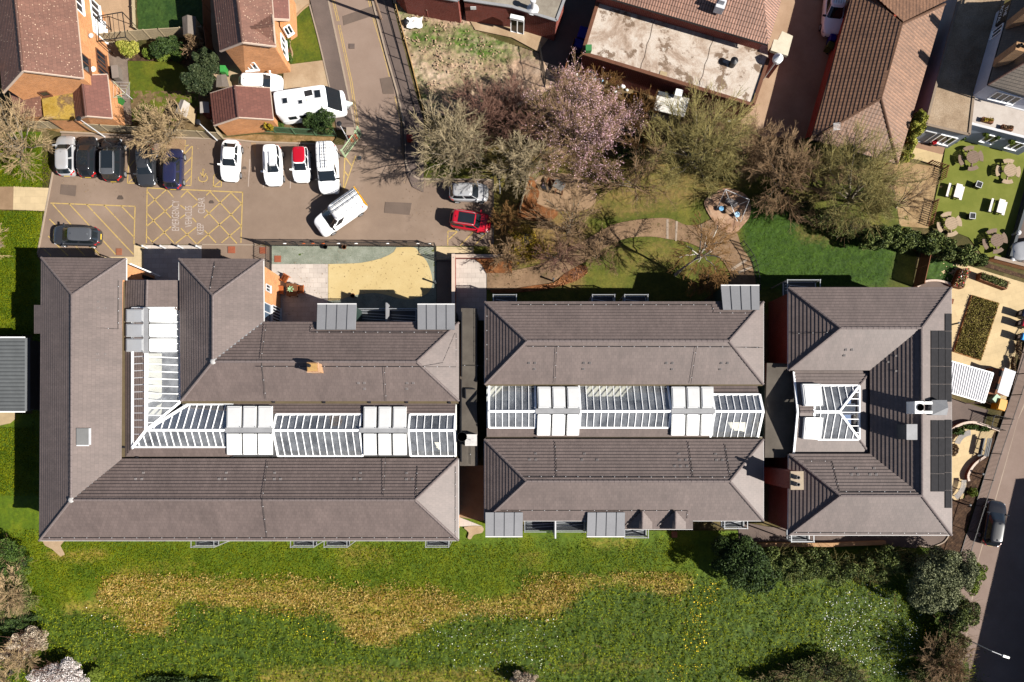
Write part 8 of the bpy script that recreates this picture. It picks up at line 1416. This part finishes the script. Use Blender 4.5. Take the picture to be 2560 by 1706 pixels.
# paved garden: raised beds, bike shelter, bins, benches
def raised(label, pts, h, leaf, n, size, seed, m=None, z=0.0, extra=None):
    q = [P(p, h)[:2] for p in pts]; T = thing('raised_bed', label, 'planter', (sum(p[0] for p in q) / 4, sum(p[1] for p in q) / 4, z), 'raised beds in the paved garden')
    for a, b in zip(q, q[1:] + q[:1]): MB().bar((*a, h / 2), (*b, h / 2), .08, h).build('side_board', m or DTIMBER, T)
    MB().prism(inset(q, .03), 0.02, h - .08).build('soil', mulch, T); rng = np.random.default_rng(seed); k = rng.uniform(0, 1, (n, 2)); Q = [np.array(v) for v in q]; pts3 = np.concatenate([(Q[0] * (1 - k[:, :1]) + Q[1] * k[:, :1]) * (1 - k[:, 1:]) + (Q[3] * (1 - k[:, :1]) + Q[2] * k[:, :1]) * k[:, 1:], (h + .05 + rng.uniform(-.1, .22, n) * (1 if h > .3 else .4))[:, None]], 1); cards('plants', pts3, size, rng, leaf, T, .5)
    if extra:
        for m_, cnt in extra: cards('flowers', pts3[rng.choice(n, cnt)] + np.array([0, 0, .12]), .08, rng, m_, T)
raised('tall timber bed with red and yellow flowers beside the lawn strip', t('C3', 1760, 195, 1830, 190, 1780, 365, 1690, 345), .6, lf_brown, 500, .07, 7, extra=((M('red_flower', (.5, .01, .02), .6, .1), 30), (pt_white, 25), (lf_yel, 45)))
raised('long timber bed of dark plants along the upper paved edge', t('C3', 1945, 225, 2195, 310, 2175, 375, 1935, 285), .6, lf_olive, 600, .07, 8); raised('large low bed of rough grass in the paved garden', t('C3', 1860, 432, 2105, 505, 1940, 1025, 1695, 945), .14, LEAF('rough_bed_grass', pc(96, 88, 30), pc(176, 160, 86), .8, 1.5, .1), 7000, .06, 9, M('bed_edging', pc(190, 130, 75), .85, .2))
c = P(t1('C3', 1695, 480), .4); MB().box(c.x, c.y, .0, .35, .45, .1, R(-15)).solo('drain_cover', DTIMBER, 'brown cover beside the white building edge in the paved garden', 'cover')
for px, lb, m_ in ((t1('C3', 2345, 690), 'red recycling bin in the row at the right edge', p_red), (t1('C3', 2340, 815), 'blue recycling bin nearest the garden fence', M('blue_bin', (.02, .25, .6), .4, .1)), (t1('C3', 2350, 600), 'dark blue recycling bin at the top of the row', p_navy)):
    b = P(px, .9); T = thing('recycling_bin', lb, 'bin', (0, 0, 0), 'recycling bins at the right edge'); MB().hexa([(-.3, -.28, .08), (.3, -.28, .08), (.3, .28, .08), (-.3, .28, .08)], [(-.36, -.32, 1.0), (.36, -.32, 1.0), (.36, .32, 1.0), (-.36, .32, 1.0)]).build('body', trim_b, T); MB().hexa([(-.38, -.33, 1.0), (.38, -.33, 1.0), (.38, .33, 1.0), (-.38, .33, 1.0)], [(-.3, -.3, 1.1), (.36, -.31, 1.07), (.36, .31, 1.07), (-.3, .3, 1.1)]).build('lid', m_, T); MB().box(-.37, 0, .55, .02, .3, .3).build('label_plate', LGREY, T); 
    for s_ in (-1, 1): MB().tube([(.25, s_ * .3 - .03, .1), (.25, s_ * .3 + .03, .1)], .1, 10).build('wheel', RUBBER, T)
    T.location = (b.x, b.y, .02); T.rotation_euler.z = R(-15)
sh = [P(p, 2.2) for p in t('C3', 1640, 1025, 2052, 1143, 1970, 1412, 1600, 1305)]; T = thing('bike_shelter', 'shelter with ribbed white corrugated roof beside the building', 'shelter', tuple(X((sh[0].x, sh[0].y, 0)))); mb = MB(); ns = 19
for i in range(ns):
    a, b, c, d = sh[0].lerp(sh[1], i / ns), sh[0].lerp(sh[1], (i + .55) / ns), sh[3].lerp(sh[2], (i + .55) / ns), sh[3].lerp(sh[2], i / ns); a2, d2 = sh[0].lerp(sh[1], (i + 1) / ns), sh[3].lerp(sh[2], (i + 1) / ns); u_ = X((0, 0, .04)); mb.face([a + u_, d + u_, c + u_, b + u_][::-1]); mb.face([b + u_, b - u_, c - u_, c + u_]); mb.face([b - u_, a2 - u_, d2 - u_, c - u_]); mb.face([a2 - u_, a2 + u_, d2 + u_, d2 - u_])
mb.build('roof', M('pale_corrugated_sheet', (.5, .5, .52), .5, .06), T); ed_ = MB()
for a, b in zip(sh, sh[1:] + sh[:1]): ed_.bar(a, b, .1, .12)
ed_.build('roof_edge', WHITE, T)
for p in sh: MB().tube([(p.x * .995, p.y, 0), (p.x * .995, p.y, 2.15)], .05, 8).build('post', LGREY, T)
st2 = [P(p, 1.7) for p in t('C3', 2160, 1092, 2262, 1130, 2190, 1358, 2092, 1318)]; T = thing('bin_store', 'brown timber store with pale lean-to roof behind the bike shelter', 'store', tuple(X((st2[0].x, st2[0].y, 0)))); MB().hexa([p - X((0, 0, .06)) for p in st2], st2).build('roof', M('pale_sheet_roof', (.42, .42, .44), .5, .08), T); MB().bar(st2[0].lerp(st2[3], .5), st2[1].lerp(st2[2], .5), .06, .05).build('roof_joint', WHITE, T); bx_ = [P(p, .9)[:2] for p in t('C3', 2045, 1095, 2200, 1110, 2150, 1345, 1995, 1330)]; MB().prism(bx_, 0, 1.0).build('timber_body', DTIMBER, T)
for px in ((2125, 1145), (2095, 1265)): c = P(t1('C3', *px), 1.02); MB().box(c.x, c.y, .98, .38, .55, .04, R(-15)).build('hatch', BLACK, T)
def wheelie(px, label, m, rz, sx=.75, sy=1.2, h=1.15):
    b = P(px, h * .9); T = thing('waste_bin', label, 'bin', (0, 0, 0), 'waste bins'); MB().hexa([(-sx * .42, -sy * .44, .12), (sx * .42, -sy * .44, .12), (sx * .42, sy * .44, .12), (-sx * .42, sy * .44, .12)], [(-sx / 2, -sy / 2, h - .12), (sx / 2, -sy / 2, h - .12), (sx / 2, sy / 2, h - .12), (-sx / 2, sy / 2, h - .12)]).build('body', m, T); MB().hexa([(-sx * .53, -sy * .52, h - .12), (sx * .53, -sy * .52, h - .12), (sx * .53, sy * .52, h - .12), (-sx * .53, sy * .52, h - .12)], [(-sx * .4, -sy * .46, h), (sx * .5, -sy * .5, h - .05), (sx * .5, sy * .5, h - .05), (-sx * .4, sy * .46, h)]).build('lid', m, T)
    for s_ in (-1, 1): MB().tube([(sx * .35, s_ * sy * .4 - .04, .1), (sx * .35, s_ * sy * .4 + .04, .1)], .1, 10).build('wheel', RUBBER, T)
    MB().bar((sx * .56, -sy * .35, h - .1), (sx * .56, sy * .35, h - .1), .04, .04).build('handle', m, T); T.location = (b.x, b.y, .02); T.rotation_euler.z = rz
ybin = M('yellow_bin_plastic', pc(250, 175, 15), .45, .1); gbin = M('green_bin_plastic', pc(80, 150, 90), .5, .15); bbin = M('blue_bin_plastic', pc(25, 25, 165), .45, .1)
wheelie(t1('C3', 2130, 1430), 'bright yellow waste bin in the bin yard by the street railing', ybin, R(-15), .75, 1.0); wheelie(t1('C3', 2075, 1370), 'pale green bin between yellow bin and timber store', M('pale_green_bin', pc(170, 205, 170), .5, .1), R(-40), .55, .7, 1.0)
wheelie(t1('A2', 645, 300), 'blue lidded bin against the workshop wall, the upper one', bbin, R(-17), .75, 1.05); wheelie(t1('A2', 605, 400), 'blue lidded bin against the workshop wall, the lower one', bbin, R(-17), .75, .75); wheelie(t1('A2', 700, 445), 'small green box bin at the corner of the workshop roof edge', gbin, R(-17), .45, .45, .6) if False else None
wheelie(t1('A3', 590, 345), 'blue bin with white label beside the driveway van', bbin, R(-10), .5, .6, 1.0); wheelie(t1('A3', 568, 415), 'olive bin below the blue driveway bin', M('olive_bin', pc(95, 110, 50), .5, .1), R(-25), .55, .6, 1.0)
wheelie(t1('A0', 1068, 905), 'dark green bin by the garage corner in the back garden', M('dark_green_bin', pc(60, 130, 60), .5, .2), R(-30), .6, .7, .9); wheelie(t1('A0', 2030, 630), 'bright green bin beside the gabled house', M('bright_green_bin', pc(75, 175, 85), .5, .2), R(0), .5, .6, 1.0)
cg = P(t1('A2', 698, 445), 3.8); MB().hexa([(cg.x - .2, cg.y - .25, 3.41), (cg.x + .2, cg.y - .25, 3.41), (cg.x + .2, cg.y + .2, 3.41), (cg.x - .2, cg.y + .2, 3.41)], [(cg.x - .26, cg.y - .28, 4.0), (cg.x + .26, cg.y - .28, 4.0), (cg.x + .26, cg.y + .25, 4.0), (cg.x - .26, cg.y + .25, 4.0)]).solo('plastic_tub', gbin, 'green plastic tub at the corner of the stained flat roof', 'tub')
def curved_bench(cx, cy, r0, r1, a0, a1, label, m):
    c = P(t1('D3', cx, cy), .45); T = thing('curved_bench', label, 'bench', (c.x, c.y, .035), 'curved slatted benches'); mb = MB(); n = 22
    for i in range(n): a, b = a0 + (a1 - a0) * (i + .1) / n, a0 + (a1 - a0) * (i + .85) / n; mb.prism([(c.x + r * math.cos(q), c.y + r * math.sin(q)) for r, q in ((r0, a), (r1, a), (r1, b), (r0, b))], .42, .47)
    mb.build('seat', m, T)
    for f_ in (.1, .5, .9): a = a0 + (a1 - a0) * f_; MB().bar((c.x + r0 * math.cos(a), c.y + r0 * math.sin(a), .4), (c.x + r1 * math.cos(a), c.y + r1 * math.sin(a), .4), .06, .06).build('support_beam', BLACK, T); MB().box(c.x + (r0 + r1) / 2 * math.cos(a), c.y + (r0 + r1) / 2 * math.sin(a), .035, .06, .06, .37).build('leg', BLACK, T)
curved_bench(1860, 510, 1.15, 1.65, R(95), R(165), 'grey curved slatted bench against the planting by the bin yard', M('grey_slats', pc(185, 178, 172), .7, .1)); curved_bench(1590, 810, 1.75, 2.2, R(-52), R(2), 'grey curved slatted bench facing the building', M('grey_slats', pc(185, 178, 172), .7, .1))
b = P(t1('D3', 1960, 505), .5); T = thing('picnic_bench', 'black slatted bench seat with backrest by the street railing', 'bench', (b.x, b.y, .035)); 
for dx, nm, z in ((-.12, 'seat', .45), (.22, 'backrest', .8)):
    mb = MB()
    for k in range(3): mb.box(b.x + dx + (k - 1) * .13, b.y, z + .03 * k * (nm == 'backrest'), .1, 1.7, .04, R(-12))
    mb.build(nm, DGREY, T)
for y in (-.7, .7): MB().box(b.x, b.y + y, .04, .5, .06, .4, R(-12)).build('leg', BLACK, T)
rngo = np.random.default_rng(77); q = P(t1('D3', 1690, 530), .2); T = thing('shrub', 'low brown octagonal planting bed beside the building edge', 'planter', (q.x, q.y, 0)); MB().lathe(q.x, q.y, [(.55, .04), (.55, .2), (.48, .22), (.02, .2)], 8).build('bed_edge', stone_k, T); cards('foliage', blob([(q.x, q.y, .2, .5, .6, .2)], 500, rngo), .06, rngo, lf_brown, T)
bush('shrub', 'low evergreen planting behind the curved grey bench', 'shrub', [(2392, 1078, .4, .7, .4, .4), (2425, 1068, .35, .8, .3, .35), (2460, 1072, .3, .7, .25, .3)], lf_mid, 1600, .06, 95); bush('shrub', 'sparse yellow-green tuft in the bark bed by the street', 'shrub', [(2430, 1232, .3, .45, .5, .3)], lf_lime, 500, .06, 96); bush('shrub', 'dark row of plants along the right garden fence', 'shrub', [(2545, 870, .3, .3, .9, .3), (2532, 910, .3, .3, .9, .3)], lf_brown, 900, .06, 97)
# back-garden objects
def shed(label, pts, h, z1, m, wallm=None, name='shed'):
    q = [P(p, h) for p in pts]; T = thing(name, label, 'shed', (sum(p.x for p in q) / 4, sum(p.y for p in q) / 4, 0)); mid0, mid1 = (q[0] + q[1]) / 2 + X((0, 0, z1)), (q[3] + q[2]) / 2 + X((0, 0, z1)); mb = MB(); mb.face([q[0], q[3], mid1, mid0]); mb.face([q[1], mid0, mid1, q[2]]); dn = X((0, 0, -.05)); mb.face([p + dn for p in (q[0], mid0, mid1, q[3])]); mb.face([p + dn for p in (q[1], q[2], mid1, mid0)]); mb.build('roof', m, T); w_ = inset([p[:2] for p in q], .06); MB().prism(w_, 0, h - .04).build('wall', wallm or TIMBER, T); g = MB(); g.face([q[0] + dn, q[1] + dn, mid0 + dn]); g.face([q[3] + dn, mid1 + dn, q[2] + dn]); g.build('gable_end', wallm or TIMBER, T)
sheet_w = M('pale_shed_felt', pc(205, 195, 185), .8, .2, 2, 12); sheet_g = M('grey_shed_felt', pc(140, 128, 118), .8, .15, 2, 12)
shed('white-roofed garden shed turned at an angle by the bare tree', t('A0', 1650, 905, 1730, 945, 1700, 1075, 1590, 1035), 1.7, .25, sheet_w); shed('grey-roofed shed on the dark green lawn', t('A0', 1660, 158, 1785, 152, 1780, 320, 1672, 320), 1.9, .3, sheet_g); shed('small pale store beside the brown tiled garage', t('A0', 1822, 930, 1900, 930, 1910, 1030, 1824, 1030), 1.4, .05, sheet_w, rbrick); shed('low grey-roofed store between conifer and garage', t('A0', 1975, 690, 2060, 680, 2090, 790, 1970, 795), 1.5, .06, sheet_g)
c = P(t1('A0', 1065, 670), .5); T = thing('garden_store', 'grey garden storage box on the grey patio', 'box', (c.x, c.y, 0)); MB().box(c.x, c.y, .02, .55, 1.1, .75, R(6)).build('body', sheet_g, T); MB().box(c.x, c.y, .77, .6, 1.15, .06, R(6)).build('lid', M('pale_grey_lid', pc(165, 150, 140), .7, .1), T)
b = P(t1('A0', 1205, 905)); T = thing('rotary_airer', 'rotary washing line with bare arms on the back lawn', 'airer', tuple(b)); MB().tube([(b.x, b.y, 0), (b.x, b.y, 1.7)], .03, 8).build('pole', LGREY, T)
for k in range(4): a = k * math.pi / 2 + .75; MB().bar((b.x, b.y, 1.2), (b.x + 1.05 * math.cos(a), b.y + 1.05 * math.sin(a), 1.75), .04, .04).build('arm', M('pale_green_tube', pc(205, 205, 160), .5, .1), T)
ln = MB()
for r in (.4, .7, 1.0):
    for k in range(4): a0, a1 = k * math.pi / 2 + .75, (k + 1) * math.pi / 2 + .75; ln.bar((b.x + r * math.cos(a0), b.y + r * math.sin(a0), 1.2 + .52 * r), (b.x + r * math.cos(a1), b.y + r * math.sin(a1), 1.2 + .52 * r), .012, .012)
ln.build('washing_line', LGREY, T)
pg = [P(p, 2.2) for p in t('A0', 890, 150, 1115, 112, 1145, 340, 900, 372)]; T = thing('pergola_frame', 'bare black pergola frame standing on the tan patio', 'pergola', tuple(X((pg[0].x, pg[0].y, 0)))); fr = MB()
for a, b in zip(pg, pg[1:] + pg[:1]): MB().bar(a, b, .06, .06).build('top_rail', BLACK, T)
for i in range(1, 5): MB().bar(pg[0].lerp(pg[1], i / 5), pg[3].lerp(pg[2], i / 5), .03, .03).build('rafter', BLACK, T)
for p in pg: MB().box(p.x, p.y, 0, .06, .06, 2.2).build('post', BLACK, T)
b = P(t1('A0', 910, 212), 1.0); T = thing('garden_table', 'octagonal pale garden table by the white patio doors', 'table', (b.x, b.y, .02)); MB().lathe(b.x, b.y, [(.45, .7), (.45, .75), (.02, .76)], 8).build('tabletop', panel_w, T); MB().tube([(b.x, b.y, .02), (b.x, b.y, .7)], .05, 8).build('leg', LGREY, T)
bx2 = P(t1('A1', 860, 1200), 1.6); T = thing('brick_pier', 'pale-capped red brick gate pier at the car park entrance', 'pier', (bx2.x, bx2.y, 0)); MB().box(bx2.x, bx2.y, 0, .55, .55, 1.6).build('pier', rbrick, T); MB().box(bx2.x, bx2.y, 1.6, .68, .68, .1).build('cap', stone_k, T)
c = P(t1('A1', 885, 1250), .8); MB().box(c.x, c.y, 0, .7, .12, 1.1, R(25)).solo('notice_board', M('orange_red_board', pc(210, 85, 45), .6, .1), 'orange-red notice board beside the brick gate pier', 'board'); c = P(t1('A1', 1398, 1250), .8); MB().box(c.x, c.y, .0, .5, .45, .85).solo('grit_bin', M('red_grit_bin', pc(160, 50, 40), .6, .15), 'red grit bin under the twigs at the kerb bend', 'bin')
# workshop yard clutter
ws = [P(p, 2.3) for p in t('A2', 1335, 830, 1618, 900, 1570, 1068, 1290, 1000)]; T = thing('shed', 'white flat-roofed shed behind the workshop', 'shed', tuple(X((ws[0].x, ws[0].y, 0)))); MB().hexa([p - X((0, 0, .1)) for p in ws], ws).build('roof', M('chalky_white_roof', pc(255, 250, 240), .7, .1, 3, 9), T); MB().prism(inset([p[:2] for p in ws], .1), 0, 2.18).build('wall', sheet_g, T); c = P(t1('A2', 1520, 850), 2.8); MB().box(c.x, c.y, 2.3, .62, .6, .6, R(-14)).build('roof_box', panel_w, T); c = P(t1('A2', 1395, 865), 2.4); MB().box(c.x, c.y, 2.3, 1.15, .35, .15, R(-14)).build('roof_tray', DGREY, T)
c = P(t1('A2', 745, 660), .5); T = thing('storage_tank', 'dark blue lidded tank against the workshop wall', 'tank', (c.x, c.y, 0)); MB().box(c.x, c.y, .02, .8, .65, .9, R(-17)).build('body', M('slate_blue_plastic', (.03, .05, .08), .5, .15), T); MB().box(c.x, c.y, .92, .86, .7, .07, R(-17)).build('lid', M('slate_blue_plastic', (.03, .05, .08), .5, .15), T)
c = P(t1('A2', 1130, 905), .3); T = thing('pallet', 'stack of dark pallets with yellow edge beside the white shed', 'pallet', (c.x, c.y, 0))
for k in range(4): MB().box(c.x - .45 + k * .3, c.y, .02, .22, 1.1, .3, R(-15)).build('board', DTIMBER if k else ybin, T)
c = P(t1('A2', 1380, 675), 3.45); MB().box(c.x, c.y, 3.41, .62, .42, .05, R(-17)).solo('board', TIMBER, 'tan board lying on the edge of the stained flat roof', 'board')
rng = np.random.default_rng(12); lit = [(585, 690), (610, 735), (640, 760), (715, 720), (750, 735), (820, 745), (850, 760), (960, 795), (1005, 800), (520, 720), (615, 855), (935, 840), (1045, 830), (1880, 1075), (1985, 1075), (1970, 1110), (1895, 1045)]
for i, p in enumerate(lit):
    c = P(t1('A2', *p)); mb = MB(); r = rng.uniform(.12, .24); mb.tube([(c.x - r, c.y, r * .6), (c.x - r * .5, c.y + .03, r * .9), (c.x + r * .4, c.y, r), (c.x + r, c.y - .02, r * .5)], [r * .3, r * .8, r * .9, r * .35], 7)
    mb.solo('rubbish_bag', [panel_w, M('pale_blue_bag', (.25, .42, .6), .6, .1), TIMBER, LGREY][i % 4], 'discarded ' + ['white', 'pale blue', 'tan', 'grey'][i % 4] + ' bag in the litter along the workshop wall', 'rubbish', 'litter behind the workshop', smooth=True)
c = P(t1('A1', 1445, 215), .2); rag = MB(); g_ = [[(c.x + (i - 3) * .24 + .05 * math.sin(j * 2), c.y + (j - 2) * .24 + .06 * math.cos(i * 2), .3 + .16 * mnoise.noise((i * .8, j * .9, 1))) for i in range(7)] for j in range(5)]
for j in range(4):
    for i in range(6): rag.face([g_[j][i], g_[j][i + 1], g_[j + 1][i + 1], g_[j + 1][i]])
rag.solo('tarpaulin', panel_w, 'crumpled white tarpaulin on the waste ground', 'tarpaulin', smooth=True); c = P(t1('A1', 1370, 200), .3); MB().lathe(c.x, c.y, [(.3, .0), (.34, .2), (.2, .42), (.03, .45)], 9).solo('rubbish_sack', BLACK, 'black rubbish sack beside the white tarpaulin', 'rubbish', smooth=True)
rub = np.random.default_rng(33); rb_ = []                              # broken brick over the waste ground: nobody could count it
poly = t('A1', 1420, 130, 1850, 170, 2000, 300, 2334, 560, 2334, 760, 1560, 900, 1440, 560, 1330, 250); xs = rub.uniform(970, 1330, 2600); ys = rub.uniform(20, 270, 2600); k = inpoly(xs, ys, poly) & (fbm(xs / 18, ys / 18, 3, 3) > .42); pts = np.stack([(xs[k] - NX) / S, (NY - ys[k]) / S, rub.uniform(.12, .3, k.sum())], -1); o = cards('rubble', pts, .09, rub, M('broken_brick', pc(215, 180, 150), .9, .3, 3, 5), None, .3, .8); tag(o, 'broken brick and stone over the waste ground', 'rubble', kind='stuff')
xs = rub.uniform(1290, 1500, 4200); ys = rub.uniform(640, 740, 4200); k = inpoly(xs, ys, t('B2', 60, 1460, 380, 1378, 640, 1215, 690, 1290, 560, 1380, 300, 1440)); pts = np.stack([(xs[k] - NX) / S, (NY - ys[k]) / S, rub.uniform(.13, .2, k.sum())], -1); o = cards('fallen_leaves', pts, .07, rub, LEAF('russet_leaf', (.09, .03, .01), (.3, .14, .06)), None, .2, .7); tag(o, 'russet fallen leaves beside the garden path', 'leaves', kind='stuff')
# park play things under the trees
T = thing('play_structure', 'small dark timber climbing frame with slatted ramp under the grey-brown tree', 'play equipment', tuple(P(t1('B2', 420, 490)))); 
def pbx(x, y, z, sx, sy, sz, rz, m, nm): c = P(t1('B2', x, y), z + sz); MB().box(c.x, c.y, z, sx, sy, sz, rz).build(nm, m, T)
pbx(430, 485, 1.0, 1.0, .75, .08, R(-30), M('grey_deck', (.12, .11, .1), .8, .2), 'platform'); pbx(315, 510, .1, .95, .42, .5, R(-25), BLACK, 'tunnel'); pbx(350, 450, .5, .7, .5, .06, R(-25), DTIMBER, 'ramp')
for x, y in ((400, 470), (470, 480), (400, 530), (460, 540)): pbx(x, y, .0, .12, .12, 1.1, 0, DTIMBER, 'post')
sw_ = [P(p, 2.1) for p in t('B2', 1945, 525, 2165, 620)]; T = thing('swing_frame', 'white metal swing frame on the buff gravel', 'swing', tuple(P(t1('B2', 2000, 680)))); MB().bar(sw_[0], sw_[1], .05, .05).build('top_bar', LGREY, T)
for a, b in ((sw_[0], t1('B2', 1860, 720)), (sw_[0], t1('B2', 2060, 830)), (sw_[1], t1('B2', 1990, 700)), (sw_[1], t1('B2', 2080, 830))): MB().bar(a, P(b), .04, .04).build('leg', LGREY, T)
for px, m_, lb, r in ((t1('B2', 1905, 700), M('blue_plastic', (.12, .28, .45), .5, .1), 'blue round spring seat on the buff gravel', .24), (t1('B2', 1980, 715), M('tan_disc', pc(175, 145, 120), .7, .1), 'tan round stepping table on the buff gravel', .38), (t1('B2', 2050, 755), M('pale_blue_plastic', (.25, .4, .55), .5, .1), 'pale blue spring rider on the buff gravel', .26)):
    c = P(px, .4); T = thing('spring_rider' if 'rider' in lb else 'play_stool', lb, 'play equipment', (c.x, c.y, .1), 'play seats on the gravel'); MB().lathe(c.x, c.y, [(r * .9, .4), (r, .46), (r * .8, .5), (.02, .48)], 16).build('seat', m_, T); MB().lathe(c.x, c.y, [(.1, .1), (.12, .2), (.09, .3), (.1, .4)], 10).build('base', BLACK, T)
c = P(t1('B2', 2000, 640), .4); MB().box(c.x, c.y, .1, 1.1, .5, .35, R(-28)).solo('play_trough', M('grey_trough', (.12, .11, .11), .7, .15), 'grey trough box under the white swing frame', 'play equipment')
